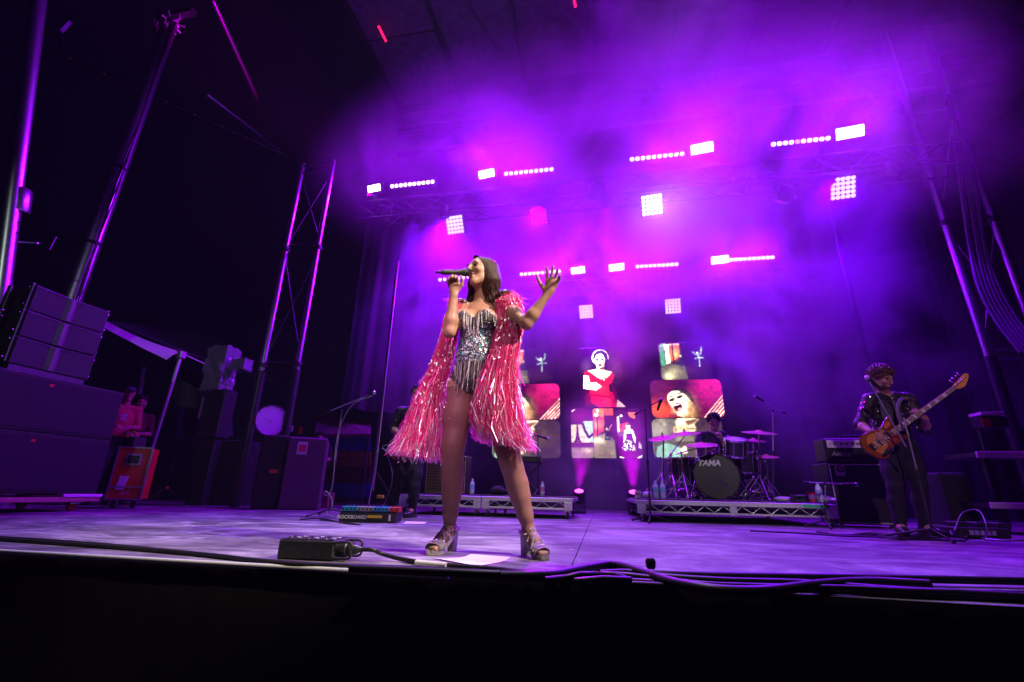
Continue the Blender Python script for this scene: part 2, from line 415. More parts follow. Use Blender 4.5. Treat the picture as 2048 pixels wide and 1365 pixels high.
pixel_bar((1043, 549), (1118, 543), TY2, 'bar of round lights reaching behind the raised hand of the singer')
pixel_bar((1275, 533.5), (1353, 529), TY2, 'bar of ten round lights in the middle of the lower row')
pixel_bar((1463, 520), (1545, 515), TY2, 'bar of ten round lights at the right end of the lower row')
# 5x5 matrix panels
def matrix_panel(px, py, y, wpx, label, mat, lamp=None):
    loc = P(px, py, Y=y); w = wpx*(loc-Vector((0, 0, CAM_Z))).dot(Vector(fwd))/F_PX
    t = thing('matrix_light', loc, label, 'stage light', 'square lights of five by five lamps')
    d = Vector((-.1, -1, -.55)).normalized(); M_ = aim_matrix(loc, d)
    me = MB().box((0, 0, .08), (w*1.12, w*1.12, .12), None, .01).mesh('housing', MT['black']); me.transform(M_); link('housing', me, t)
    for i in range(5):
        for j in range(5):
            me = MB().lathe([(w*.092, .0), (w*.086, .02), (w*.05, .03), (.002, .033)], ((i-2)*w/5, (j-2)*w/5, .022), (0, 0, -1), 10).mesh('lamp_cell', mat)
            me.transform(M_); link('lamp_cell', me, t)
    me = MB().tube([(-w*.6, 0, .08), (-w*.6, w*.75, .1), (w*.6, w*.75, .1), (w*.6, 0, .08)], .012, 6).mesh('yoke', MT['black']); me.transform(M_); link('yoke', me, t)
    if lamp:
        dd = Vector(lamp[0]).normalized()
        spot('matrix_lamp', loc+d*.06, loc+d*.06+dd*5, lamp[1], lamp[2], lamp[3], .5, .1)
matrix_panel(909, 450, 7.9, 36, 'square of white lamps hanging left above the singer at the edge of the dark', glow_lilac)
matrix_panel(1077, 433, 7.9, 34, 'dim pink square of lamps nearly lost in the smoke', glow_dim)
matrix_panel(1304, 410, 7.9, 40, 'brightest square of white lamps below the upper strobe row', glow_pink, ((.15, -.8, -.75), 420, (.45, .2, 1.0), 70))
matrix_panel(1687, 376, 7.9, 44, 'pale square of lamps far right under the topmost strobe', glow_lilac)
matrix_panel(1172, 624, 9.9, 27, 'small square of lamps hanging above the screen of the woman in red', glow_lilac, ((.12, -.35, -1), 900, BLUEV, 34))
matrix_panel(1346, 613, 9.9, 30, 'small square of lamps hanging above the right screens', glow_lilac, ((.35, -.35, -1), 900, BLUEV, 46))
# moving heads that are off, hanging under the upper truss
def moving_head(px, py, y, label):
    loc = P(px, py, Y=y); t = thing('moving_head', loc, label, 'stage light', 'unlit moving head lights')
    m = MB(); m.box(loc+Vector((0, 0, .22)), (.34, .26, .14), None, .02); m.build('base', MT['black'], t)
    for q in (-.17, .17): MB().box(loc+Vector((q, 0, .03)), (.05, .12, .28), None, .015).build('yoke_arm', MT['black'], t)
    MB().lathe([(.06, -.16), (.11, -.12), (.12, .08), (.125, .14), (.10, .16)], loc, (-.3, .5, -.8), 14).build('head', MT['black'], t)
moving_head(766, 425, 7.9, 'unlit moving head hanging below the far left strobe')
moving_head(1570, 388, 7.9, 'unlit moving head hanging left of the pale right square of lamps')
moving_head(1190, 385, 7.7, 'unlit moving head clamped to the upper truss in the centre')
moving_head(1480, 372, 7.9, 'unlit moving head hanging right of the brightest strobe')
# floor uplights behind the risers
def uplight(px, py, y, label, watts):
    p = P(px, py, Y=y); loc = Vector((p.x, y, max(.12, p.z)))
    t = thing('floor_uplight', (loc.x, loc.y, 0), label, 'stage light', 'pink floor uplights')
    MB().box((loc.x, loc.y, .03), (.22, .2, .05), None, .01).build('base', MT['black'], t)
    MB().lathe([(.085, -.2), (.09, 0), (.08, .002)], loc+Vector((0, 0, .0)), (0, -.45, .9), 14).build('can', MT['black'], t)
    MB().lathe([(.075, .006), (.05, .02), (.002, .026)], loc, (0, -.45, .9), 14).build('lens', no_sample(material('lit_pink_lens', (.8, .1, .6), .3, emit=(1, .05, .75), power=5)), t)
    for s in (-1, 1):
        MB().tube([(loc.x+s*.1, loc.y, .03), (loc.x+s*.1, loc.y, loc.z)], .008, 6).build('bracket', MT['black'], t)
    spot('uplight_lamp', loc+Vector((0, -.03, .06)), loc+Vector((.25*(1 if px < 1200 else .1), .25, 2.0)), watts, MAGENTA, 42, .6, .05)
uplight(1158, 983, 8.6, 'pink floor uplight glowing just right of the left riser', 420)
uplight(1267, 985, 8.6, 'pink floor uplight glowing behind the corner of the drum riser', 450)
# violet back wash: unseen par cans on the truss, two of them added to light smoke
def par_can(loc, target, watts, col, deg, label):
    loc = Vector(loc); d = (Vector(target)-loc).normalized()
    t = thing('par_can', loc, label, 'stage light', 'violet par cans on the trusses')
    MB().lathe([(.07, -.26), (.1, -.2), (.105, 0), (.095, .0), (.09, -.03)], loc, d, 14).build('can', MT['black'], t)
    MB().lathe([(.09, -.05), (.05, -.042), (.002, -.04)], loc, d, 14).build('lens', glow_deep, t)
    MB().tube([loc+Vector((-.12, 0, -.0)), loc+Vector((-.12, 0, .22)), loc+Vector((.12, 0, .22)), loc+Vector((.12, 0, 0))], .008, 6).build('yoke', MT['black'], t)
    spot('par_lamp', loc+d*.02, target, watts, col, deg, .5, .09)
par_can((4.2, 7.75, 5.72), (2.1, 3.3, 0), 1500, BLUEV, 40, 'violet par can under the right end of the upper truss')
par_can((.3, 7.75, 5.72), (.1, 5.3, 0), 900, VIOLET, 22, 'violet par can under the middle of the upper truss')
par_can((-3.6, 7.75, 5.72), (-3.6, 4.4, 0), 900, BLUEV, 32, 'violet par can under the left end of the upper truss')
par_can((-1.0, 7.75, 5.72), (-.72, 2.7, 1.3), 2600, (.6, 0, 1), 15, 'violet par can above the singer pointing at her back')
par_can((-3.0, 7.75, 5.72), (-3.2, 8.6, 2.6), 800, BLUEV, 120, 'added violet par can turned back to light the left smoke')  # not a visible fixture, added for the glow in the left smoke
par_can((5.2, 7.75, 5.72), (4.7, 8.6, 2.0), 650, BLUEV, 95, 'added violet par can turned down to light the smoke behind the bass player')  # not a visible fixture, added for the glow in the right smoke
par_can((-4.7, 7.75, 6.4), (-7.6, 6.2, 9.8), 3200, MAGENTA, 44, 'violet par can at the left truss end turned up at the roof tubes')
# red tell-tale strips in the roof
for (a, b, lab) in (((757, 53), (772, 83), 'short red light strip glowing on the dark roof'), ((1147, -6), (1151, 14), 'short red light strip at the top edge of the roof')):
    z = ROOF_Z-.16
    tag(MB().tube([P(*a, Z=z), P(*b, Z=z)], .03, 8).build('red_strip_light', glow_red), lab, 'light strip')
# ================================================================ SMOKE AND HAZE
def volume_material(name, dens, aniso, col=(1, 1, 1), noisy=None):
    m = bpy.data.materials.new(name); m.use_nodes = True; nt = m.node_tree; L = nt.links.new; nt.nodes.clear()
    out = nt.nodes.new('ShaderNodeOutputMaterial'); v = nt.nodes.new('ShaderNodeVolumePrincipled')
    v.inputs['Color'].default_value = (*col, 1); v.inputs['Anisotropy'].default_value = aniso; v.inputs['Density'].default_value = dens
    L(v.outputs[0], out.inputs['Volume'])
    if noisy:
        scale, lo, hi = noisy
        tc = nt.nodes.new('ShaderNodeTexCoord')
        ln = nt.nodes.new('ShaderNodeVectorMath'); ln.operation = 'LENGTH'
        nz = nt.nodes.new('ShaderNodeTexNoise'); nz.inputs['Scale'].default_value = scale; nz.inputs['Detail'].default_value = 3.5
        nz.inputs['Roughness'].default_value = .6; nz.inputs['Distortion'].default_value = .5
        geo = nt.nodes.new('ShaderNodeNewGeometry')
        L(geo.outputs['Position'], nz.inputs['Vector']); L(tc.outputs['Object'], ln.inputs[0])
        fall = nt.nodes.new('ShaderNodeMapRange'); fall.inputs['From Min'].default_value = 1.0; fall.inputs['From Max'].default_value = .25
        fall.interpolation_type = 'SMOOTHSTEP'; L(ln.outputs['Value'], fall.inputs[0])
        ad = nt.nodes.new('ShaderNodeMath'); ad.operation = 'MULTIPLY'
        mr = nt.nodes.new('ShaderNodeMapRange'); mr.inputs['From Min'].default_value = lo; mr.inputs['From Max'].default_value = hi
        mr.interpolation_type = 'SMOOTHSTEP'
        L(nz.outputs[0], mr.inputs[0])
        L(fall.outputs[0], ad.inputs[0]); L(mr.outputs[0], ad.inputs[1])
        mu = nt.nodes.new('ShaderNodeMath'); mu.operation = 'MULTIPLY'; mu.inputs[1].default_value = dens
        L(ad.outputs[0], mu.inputs[0]); L(mu.outputs[0], v.inputs['Density'])
    return m
hz = MB().bx((-32, -20, -2.6), (32, 30, 16)).build('haze', volume_material('stage_haze', HAZE, .0)); hz['kind'] = 'stuff'
def smoke(name, c, size, dens, label, noisy=(.7, .38, .62)):
    m = MB().ball((0, 0, 0), 1.0, 20, 12)
    o = m.build(name, volume_material(name, dens, 0.0, noisy=noisy)); o.location = c; o.scale = size
    o['kind'] = 'stuff'; o['label'] = label; return o
#SMOKE
smoke('smoke_cloud', (1.0, 6.5, 6.1), (6.6, 1.9, 2.9), .50, 'drifting stage smoke lit purple around the hanging lights', (.60, .32, .62))
smoke('smoke_cloud', (1.0, 8.8, 5.0), (6.0, 1.3, 3.4), .62, 'purple smoke hanging behind and above the screens', (.60, .34, .60))
smoke('smoke_cloud', (-2.8, 8.3, 3.6), (2.0, 1.3, 3.6), .75, 'violet bank of smoke filling the left side of the backdrop behind the singer', (.9, .34, .60))
smoke('smoke_cloud', (4.2, 9.1, 3.2), (2.9, 1.1, 3.3), .62, 'blue violet smoke low behind the drums and the bass player', (.7, .36, .62))
smoke('smoke_cloud', (1.6, 4.6, 8.0), (2.4, 1.5, 1.8), .9, 'pale lilac smoke drifting up under the roof', (1.0, .46, .66))
smoke('smoke_cloud', (.1, 9.1, .9), (2.1, .7, 1.6), .5, 'low smoke catching the pink floor lights below the screens', (.8, .25, .6))
# ================================================================ PEOPLE: one smooth surface per body from a blended distance field
def V3(*a): return np.array(a, float)
class Body:
    def __init__(s): s.p = []; s.clip = None
    def cone(s, a, b, ra, rb, k=.03, flat=None):
        s.p.append(('c', np.array(a, float), np.array(b, float), ra, rb, k, flat)); return s
    def chain(s, pts, rs, k=.03, flat=None):
        for i in range(len(pts)-1): s.cone(pts[i], pts[i+1], rs[i], rs[i+1], k, flat)
        return s
    def ell(s, c, r, k=.03, rot=None, sub=False):
        s.p.append(('s' if sub else 'e', np.array(c, float), np.array(r, float), rot, k)); return s
    def mesh(s, name, mat, vox=.006, grow=0.0, parent=None, smooth_iter=1):
        lo = np.full(3, 1e9); hi = -lo
        for q in s.p:
            if q[0] == 'c':
                m = max(q[3], q[4]); lo = np.minimum(lo, np.minimum(q[1], q[2])-m); hi = np.maximum(hi, np.maximum(q[1], q[2])+m)
            elif q[0] == 'e': lo = np.minimum(lo, q[1]-q[2].max()); hi = np.maximum(hi, q[1]+q[2].max())
        lo -= grow+.02; hi += grow+.02
        n = np.ceil((hi-lo)/vox).astype(int)+1
        D = np.full(n, .2, np.float32)
        ax = [lo[i]+vox*np.arange(n[i]) for i in range(3)]
        for q in s.p:
            k = q[5] if q[0] == 'c' else q[4]; mg = grow+k+3*vox
            if q[0] == 'c':
                m = max(q[3], q[4])+mg; l = np.minimum(q[1], q[2])-m; h = np.maximum(q[1], q[2])+m
            else: l = q[1]-q[2].max()-mg; h = q[1]+q[2].max()+mg
            i0 = np.clip(np.floor((l-lo)/vox).astype(int), 0, n-1); i1 = np.clip(np.ceil((h-lo)/vox).astype(int)+1, 1, n)
            if (i1 <= i0).any(): continue
            X, Y, Z = np.meshgrid(*[ax[i][i0[i]:i1[i]] for i in range(3)], indexing='ij')
            G = np.stack([X, Y, Z], -1)
            if q[0] == 'c':
                a, b = q[1], q[2]; d_ = G-a; ab = b-a; fl = q[6]
                t = np.clip((d_ @ ab)/max(ab @ ab, 1e-9), 0, 1); e = d_-t[..., None]*ab
                if fl is not None:
                    nn = np.array(fl[:3], float); nn /= np.linalg.norm(nn); e = e+nn*((e @ nn)*(fl[3]-1))[..., None]
                d = np.linalg.norm(e, axis=-1)-(q[3]+(q[4]-q[3])*t)
            else:
                e = G-q[1]
                if q[3] is not None: e = e @ q[3]
                k0 = np.linalg.norm(e/q[2], axis=-1); k1 = np.linalg.norm(e/(q[2]**2), axis=-1)+1e-9; d = k0*(k0-1)/k1
            sl = tuple(slice(i0[i], i1[i]) for i in range(3)); A = D[sl]
            if q[0] == 's':
                h_ = np.maximum(k-np.abs(A+d), 0)/k; D[sl] = np.maximum(A, -d)+h_*h_*k*.25
            else:
                h_ = np.maximum(k-np.abs(A-d), 0)/k; D[sl] = np.minimum(A, d)-h_*h_*k*.25
        D -= grow
        if s.clip is not None:
            X, Y, Z = np.meshgrid(*ax, indexing='ij'); D = np.maximum(D, s.clip(X, Y, Z))
        D[0] = D[-1] = .2; D[:, 0] = D[:, -1] = .2; D[:, :, 0] = D[:, :, -1] = .2
        return net(D, lo, vox, name, mat, parent, smooth_iter)
def net(D, lo, vox, name, mat, parent, smooth_iter=1):
    """naive surface nets"""
    I = D < 0; n = np.array(D.shape)-1
    cnt = np.zeros(n, np.int8); corners = [(i, j, k) for i in (0, 1) for j in (0, 1) for k in (0, 1)]
    for c in corners: cnt += I[c[0]:n[0]+c[0], c[1]:n[1]+c[1], c[2]:n[2]+c[2]]
    act = (cnt > 0) & (cnt < 8); cell = np.argwhere(act); idx = np.full(n, -1, np.int64); idx[act] = np.arange(len(cell))
    pos = np.zeros((len(cell), 3)); num = np.zeros(len(cell))
    for c in corners:
        for a in range(3):
            if c[a]: continue
            e = list(c); e[a] = 1
            d0 = D[cell[:, 0]+c[0], cell[:, 1]+c[1], cell[:, 2]+c[2]]; d1 = D[cell[:, 0]+e[0], cell[:, 1]+e[1], cell[:, 2]+e[2]]
            x = (d0 < 0) != (d1 < 0); t = np.where(x, d0/np.where(x, d0-d1, 1), 0)
            for q in range(3): pos[:, q] += np.where(x, c[q]+(t if q == a else 0), 0)
            num += x
    pos = pos/num[:, None]+cell; V_ = lo+vox*pos
    F_ = []
    for a in range(3):
        b, c = (a+1) % 3, (a+2) % 3
        s0 = [slice(None)]*3; s1 = [slice(None)]*3; s0[a] = slice(0, -1); s1[a] = slice(1, None)
        A, B = I[tuple(s0)], I[tuple(s1)]
        for flip, mask in ((False, A & ~B), (True, B & ~A)):
            p = np.argwhere(mask); p = p[(p[:, b] > 0) & (p[:, c] > 0)]
            qs = []
            for db, dc in ((1, 1), (0, 1), (0, 0), (1, 0)):
                r = p.copy(); r[:, b] -= db; r[:, c] -= dc; qs.append(idx[r[:, 0], r[:, 1], r[:, 2]])
            q = np.stack(qs, 1); F_.append(q[:, ::-1] if flip else q)
    F_ = np.concatenate(F_); F_ = F_[(F_ >= 0).all(1)]
    for _ in range(smooth_iter):
        acc = np.zeros_like(V_); w = np.zeros(len(V_))
        for i in range(4):
            for j in (1, 3):
                np.add.at(acc, F_[:, i], V_[F_[:, (i+j) % 4]]); np.add.at(w, F_[:, i], 1)
        V_ = .5*V_+.5*acc/np.maximum(w, 1)[:, None]
    me = bpy.data.meshes.new(name); me.vertices.add(len(V_)); me.vertices.foreach_set('co', V_.astype('f').ravel())
    me.loops.add(F_.size); me.loops.foreach_set('vertex_index', F_.astype('i').ravel())
    me.polygons.add(len(F_)); me.polygons.foreach_set('loop_start', np.arange(0, F_.size, 4, dtype='i'))
    me.materials.append(mat); me.update(calc_edges=True); me.polygons.foreach_set('use_smooth', np.ones(len(F_), bool))
    me.validate()
    return link(name, me, parent)
def inside(X, Y, poly):
    r = np.zeros(X.shape, bool); n = len(poly)
    for i in range(n):
        x0, y0 = poly[i]; x1, y1 = poly[(i+1) % n]
        c = (y0 > Y) != (y1 > Y); r ^= c & (X < (x1-x0)*(Y-y0)/((y1-y0) if y1 != y0 else 1e-9)+x0)
    return r
def unit(v): v = np.array(v, float); return v/np.linalg.norm(v)
def basis(fwd_, up=(0, 0, 1)):
    """columns: side, forward, up"""
    f = unit(fwd_); s_ = unit(np.cross(f, up)); return np.stack([s_, f, np.cross(s_, f)], 1)
def head_prims(B, c, fdir, up=(0, 0, 1), s=1.0, k=.018, mouth_open=0.0):
    """skull, jaw, nose, brows, sockets, lips, ears. c: centre of the head"""
    R_ = basis(fdir, up); at = lambda x, y, z: c+R_ @ (np.array((x, y, z))*s)
    B.ell(at(0, -.012, .028), np.array((.073, .092, .084))*s, .02, R_)
    B.ell(at(0, .020, -.022), np.array((.060, .068, .078))*s, .03, R_)
    B.cone(at(-.042, .0, -.065), at(0, .066, -.100), .024*s, .019*s, .03); B.cone(at(.042, .0, -.065), at(0, .066, -.100), .024*s, .019*s, .03)
    for q in (-1, 1):
        B.ell(at(q*.030, .099, .006), np.array((.019, .016, .012))*s, .012, R_, True)
        B.cone(at(q*.012, .090, .026), at(q*.045, .077, .026), .009*s, .007*s, .012)
        B.ell(at(q*.040, .072, -.026), np.array((.020, .016, .018))*s, .02, R_)
        B.ell(at(q*.074, -.010, -.005), np.array((.009, .020, .030))*s, .006, R_)
    B.cone(at(0, .093, .016), at(0, .115, -.026), .008*s, .0115*s, .010)
    B.ell(at(-.010, .104, -.030), np.array((.008,)*3)*s, .006); B.ell(at(.010, .104, -.030), np.array((.008,)*3)*s, .006)
    B.ell(at(0, .090, -.054), np.array((.023, .012, .007))*s, .008, R_); B.ell(at(0, .088, -.067-.008*mouth_open), np.array((.020, .012, .008))*s, .008, R_)
    if mouth_open: B.ell(at(0, .105, -.061), np.array((.014, .02, .006*mouth_open))*s, .004, R_, True)
    return R_, at
def face_bits(t, at, R_, s=1.0, lip=None, iris=None):
    M3 = Matrix(R_.tolist())
    for q in (-1, 1):
        m = MB(); m.ball(at(q*.030, .081, .006), (.013*s, .009*s, .0075*s), 10, 7, M3); e = m.build('eye', iris or MT['black'], t)
        m = MB(); m.tube([at(q*.014, .094, .027), at(q*.030, .092, .033), at(q*.047, .078, .028)], [.002*s, .0032*s, .0018*s], 6); m.build('eyebrow', HAIRM, t)
    if lip:
        m = MB(); m.ball(at(0, .098, -.054), (.020*s, .005*s, .0048*s), 10, 6, M3); m.ball(at(0, .096, -.068), (.017*s, .006*s, .0058*s), 10, 6, M3); m.build('lips', lip, t)
HAIRM = material('dark_brown_hair', (.045, .018, .012), .42, bump=.6, scale=14, var=.4, stretch=(14, 14, .8), spec=.3)
def finger(B, base, d, curl_dir, lens, curls, r0, r1, k=.006):
    """phalanges bend one after the other from d towards curl_dir"""
    p = np.array(base, float); d = unit(d); c = unit(np.array(curl_dir)-d*np.dot(curl_dir, d)); a = 0; pts = [p]; 
    for L_, q in zip(lens, curls):
        a += q; p = p+L_*(d*math.cos(a)+c*math.sin(a)); pts.append(p)
    rs = np.linspace(r0, r1, len(pts)); B.chain(pts, rs, k); return pts
def hand(B, wrist, d, palm, thumb, curl=.4, spread=.12, s=1.0, tcurl=.3, per=None):
    """d: wrist->knuckles, palm: palm normal (fingers curl that way), thumb: side of the thumb"""
    d = unit(d); th = unit(np.array(thumb)-d*np.dot(thumb, d)); pn = unit(np.array(palm)-d*np.dot(palm, d)-th*np.dot(palm, th)); w = np.array(wrist, float)
    at = lambda x, y, z=0: w+(d*y+th*x+pn*z)*s
    fl = (*pn, 1.7)
    B.chain([at(0, -.01), at(0, .03), at(0, .078)], [.024*s, .034*s, .036*s], .015, fl)
    B.cone(at(.028, .074), at(-.028, .068), .014*s, .0125*s, .012)
    for i, (x, y, L_) in enumerate(((.030, .082, 1.0), (.0105, .088, 1.1), (-.0095, .084, 1.02), (-.028, .074, .80))):
        cu_ = (per[i] if per else curl); a = (1.5-i)*spread
        finger(B, at(x, y-.01), d*math.cos(a)+th*math.sin(a), pn, [.038*L_*s+.008, .025*L_*s, .019*L_*s], [cu_*.8, cu_*1.1, cu_*.7], .0100*s, .0080*s)
    finger(B, at(.026, .022, .004), d*.62+th*.75+pn*.2, pn*.7+d*.6, [.038*s, .032*s, .026*s], [0, tcurl, tcurl], .0125*s, .0082*s, .01)
def ribbon(m, pts, w, tw0=0.0, tw=1.0, view=(0, -1, 0), cols=None):
    """flat strip along pts twisting as it goes"""
    N = len(pts); vs = []
    for i, p in enumerate(pts):
        T = (pts[min(i+1, N-1)]-pts[max(i-1, 0)]).normalized(); a = T.cross(Vector(view)); a = a.normalized() if a.length > 1e-5 else T.orthogonal().normalized()
        b = T.cross(a); t = tw0+tw*i/(N-1); q = (a*math.cos(t)+b*math.sin(t))*w/2; vs += [p-q, p+q]
    if cols is None: m.add(vs, [(2*i, 2*i+1, 2*i+3, 2*i+2) for i in range(N-1)], False)
    else:
        b0 = len(m.v); m.v += [tuple(v) for v in vs]
        for i in range(N-1): m.f.append((b0+2*i, b0+2*i+1, b0+2*i+3, b0+2*i+2)); m.m.append(0); m.sm.append(False); m.c.append(cols[i])
# ================================================================ THE SINGER
sing = thing('person', P(975, 1110, Z=0), 'singing woman in a glittering fringed bodysuit and long pink tinsel cape', 'person')
A = lambda x, y, Y: np.array(P(x, y, Y=Y))
hc = A(960, 546, 2.66); hd = unit((-.43, -.88, .06)); hup = unit((-.10, .02, 1))
neck0 = V3(-.737, 2.69, 1.475)
shA, shB = A(921, 620, 2.68), A(1008, 611, 2.68)
elA, wrA = A(899, 664, 2.50), A(908, 588, 2.475)
elB, wrB = A(1053, 648, 2.52), A(1094, 590, 2.50)
pel = V3(-.742, 2.68, .985); hipA, hipB = V3(-.826, 2.68, .935), V3(-.652, 2.68, .935)
knA, anA = A(905, 905, 2.62), A(899, 1058, 2.68)
knB, anB = A(1019, 915, 2.60), A(1058, 1060, 2.66)
def torso(B):
    B.ell((-.740, 2.685, 1.375), (.128, .095, .115), .05)
    B.ell((-.744, 2.68, 1.245), (.106, .085, .11), .06)
    B.ell((-.742, 2.67, 1.12), (.128, .098, .12), .06); B.ell((-.742, 2.615, 1.135), (.085, .05, .09), .05)
    B.ell(pel, (.150, .108, .105), .06)
    for x in (-.808, -.672): B.ell((x, 2.600, 1.362), (.068, .062, .066), .025)
    for q in (-1, 1): B.ell((-.742+q*.07, 2.755, .96), (.085, .075, .09), .05)
def legs(B):
    B.chain([hipA, hipA*.55+knA*.45, knA*.85+hipA*.15, knA], [.100, .083, .060, .050], .05); B.chain([hipB, hipB*.55+knB*.45, knB*.85+hipB*.15, knB], [.100, .083, .060, .050], .05)
    for kn, an in ((knA, anA), (knB, anB)):
        B.cone(kn+V3(0, -.010, .03), kn+V3(0, -.010, -.02), .045, .043, .04)
        B.chain([kn, kn*.82+an*.18+V3(0, .010, 0), kn*.62+an*.38+V3(0, .016, 0), kn*.42+an*.58+V3(0, .012, 0), kn*.2+an*.8+V3(0, .004, 0), an], [.047, .0500, .0525, .045, .034, .029], .05)
b = Body(); torso(b); legs(b)
toes = []
for an, tp, hp in ((anA, P(882, 1110, Z=0), P(910, 1105, Z=0)), (anB, P(1071, 1117, Z=0), P(1052, 1112, Z=0))):
    d = unit(np.array(tp)-np.array(hp)); d[2] = 0; d = unit(d); s_ = np.cross(d, (0, 0, 1))
    an0 = np.array((an[0], an[1], .0)); heel = an0-d*.035; ball = an0+d*.105; tip = an0+d*.165
    toes.append((an0, d, s_, heel, ball, tip))
    b.chain([an+V3(0, 0, .0), heel+V3(0, 0, .115)], [.030, .030], .025)
    b.chain([an-V3(0, 0, .012), an0+d*.05+V3(0, 0, .085), ball+V3(0, 0, .040)], [.030, .030, .028], .03)
    for q, L_, r in ((-.022, .052, .0135), (-.007, .054, .0105), (.005, .050, .010), (.017, .044, .0095), (.028, .036, .009)):
        sg = 1 if an is anA else -1
        b.cone(ball+s_*q*sg+V3(0, 0, .036), ball+d*L_+s_*q*sg*1.05+V3(0, 0, .032), .013, r, .01)
b.cone(neck0+V3(0, .01, -.02), hc+V3(.012, .02, -.05), .052, .047, .03)
b.cone(neck0+V3(0, .01, -.03), shA+V3(.02, 0, .012), .042, .040, .05); b.cone(neck0+V3(0, .01, -.03), shB+V3(-.02, 0, .012), .042, .040, .05)
b.chain([shA, shA*.5+elA*.5, elA], [.050, .042, .035], .035); b.chain([shB, shB*.5+elB*.5, elB], [.050, .042, .035], .035)
b.chain([elA, elA*.7+wrA*.3, wrA], [.035, .038, .0235], .02); b.chain([elB, elB*.7+wrB*.3, wrB], [.035, .038, .0235], .02)
HR, hat = head_prims(b, hc, hd, hup, .99, mouth_open=.8)
mouth = hat(0, .118, -.058)
mic0 = mouth; mic_dir = unit(np.array(P(873, 545, Y=2.42))-mouth)
# hand round the microphone: palm under and behind it, fingers close over the top towards the camera
grip = mouth+mic_dir*.098
hand(b, wrA, grip+V3(-.006, .034, -.018)-wrA, (.05, -1, .05), (1, -.1, .1), 1.1, .05, 1.0, .55)
# open raised hand
hand(b, wrB, A(1107, 556, 2.49)-wrB, (-.35, -.9, -.1), (-1, .1, .2), .22, .20, 1.02, .15, per=[.16, .2, .28, .38])
body = b.mesh('body', MT['skin'], .0052, 0, sing)
leg_mat = material('darker_leg_brown', (.25, .115, .11), .5, bump=.12, scale=260, var=.10, spec=.4)  # legs use a darker second material than the upper body
body.data.materials.append(leg_mat); pz = np.empty(len(body.data.polygons)*3, 'f'); body.data.polygons.foreach_get('center', pz); pz = pz.reshape(-1, 3)[:, 2]
body.data.polygons.foreach_set('material_index', ((pz < .93) & (pz > .045)).astype('i'))
face_bits(sing, hat, HR, .99, material('dark_red_lips', (.30, .02, .04), .3))
# ---- hair: a smooth mass plus combed strands
h = Body(); R_ = HR; hl = lambda x, y, z: hc+R_ @ np.array((x, y, z))
h.ell(hl(0, -.022, .036), (.081, .094, .086), .02, R_)
h.ell(hl(-.03, -.05, -.02), (.072, .070, .105), .04, R_)
h.chain([hl(-.060, -.035, .03), hl(-.066, -.045, -.07), hc+V3(.070, .03, -.14), hc+V3(.100, .03, -.22), hc+V3(.125, .03, -.27)], [.050, .050, .050, .040, .012], .05)
h.chain([hl(.066, .0, .03), hl(.074, -.005, -.06), hc+V3(-.062, .045, -.16), hc+V3(-.085, .055, -.24)], [.026, .024, .022, .008], .03)
h.ell(hl(0, .085, -.035), (.062, .075, .105), .02, R_, True)
hair = h.mesh('hair', HAIRM, .006, 0, sing)
m = MB()
for i in range(420):
    a = rng.uniform(-1.5, 3.4); side = math.cos(a); top = hl(.006*side+.01, .045-.10*rng.random(), .122)
    rx, ry = .084, .098; p1 = hl(rx*math.cos(a), -.022-ry*max(0, math.sin(a))+.01, .03+rng.uniform(-.02, .02))
    if math.cos(a) < .35:
        e1 = hl(-.078+rng.normal(0, .012), -.045+rng.normal(0, .025), -.09); e2 = hc+V3(.085+rng.normal(0, .025), .02+rng.normal(0, .022), -.19); e3 = e2+V3(.030+rng.normal(0, .022), -.005, -rng.uniform(.04, .11))
    else:
        e1 = hl(.080, -.01+rng.normal(0, .012), -.06); e2 = hc+V3(-.066+rng.normal(0, .010), .035, -.16); e3 = e2+V3(-.015+rng.normal(0, .012), .01, -rng.uniform(.05, .11))
    m.tube(curve([top, p1, e1, e2, e3], 4), [.0026]*14+[.0020, .0014, .0006], 4, False)
st = m.build('hair_strands', HAIRM, hair); st['kind'] = 'stuff'
# ---- bodysuit
sequin_mat = material('sequin_fabric', (.10, .09, .10), .3, .8, bump=.8, scale=240, var=.5)
b2 = Body(); torso(b2); legs(b2)
def suit_clip(X, Y, Z):
    x = X+.740; top = 1.352+.055*np.clip(1-np.abs(np.abs(x)-.072)/.072, 0, 1)-.02*(np.abs(x) > .135)
    bot = .885+.9*np.clip(np.abs(x+.0)-.035, 0, .13)
    return np.maximum(np.maximum(Z-top, bot-Z), 0*Z-1)
b2.clip = suit_clip
suit = b2.mesh('bodysuit', sequin_mat, .0052, .006, sing)
def verts_of(o): 
    n = len(o.data.vertices); v = np.empty(n*3, 'f'); o.data.vertices.foreach_get('co', v); q = np.empty(n*3, 'f'); o.data.vertices.foreach_get('normal', q)
    return v.reshape(-1, 3).astype(float), q.reshape(-1, 3).astype(float)
sv, sn = verts_of(suit)
foil = material('sequin_foil', (.8, .8, .8), .30, .3, attr='tint')
m = MB(); fr = np.where(sn[:, 1] < .35)[0]
for i in rng.choice(fr, 5200):
    p = sv[i]+sn[i]*.002+rng.normal(0, .002, 3); z = p[2]
    u = rng.random()
    if 1.075 < z < 1.30 and u < .9:
        hol = rng.choice(5, p=[.44, .20, .14, .10, .12]); m.col = [(.85, .88, .95), (.25, .45, 1.0), (.10, .80, .6), (.85, .5, .85), (.6, .6, .68)][hol]; r = .0042
    elif u < .5: m.col = (.30, .27, .31); r = .0032
    else: continue
    nn = unit(sn[i]+rng.normal(0, .30, 3)); t1 = unit(np.cross(nn, (0, 0, 1.0)+rng.normal(0, .2, 3))); t2 = np.cross(nn, t1)
    m.add([p+(t1*math.cos(a)+t2*math.sin(a))*r for a in np.arange(6)*math.pi/3], [(0, 1, 2, 3, 4, 5)])
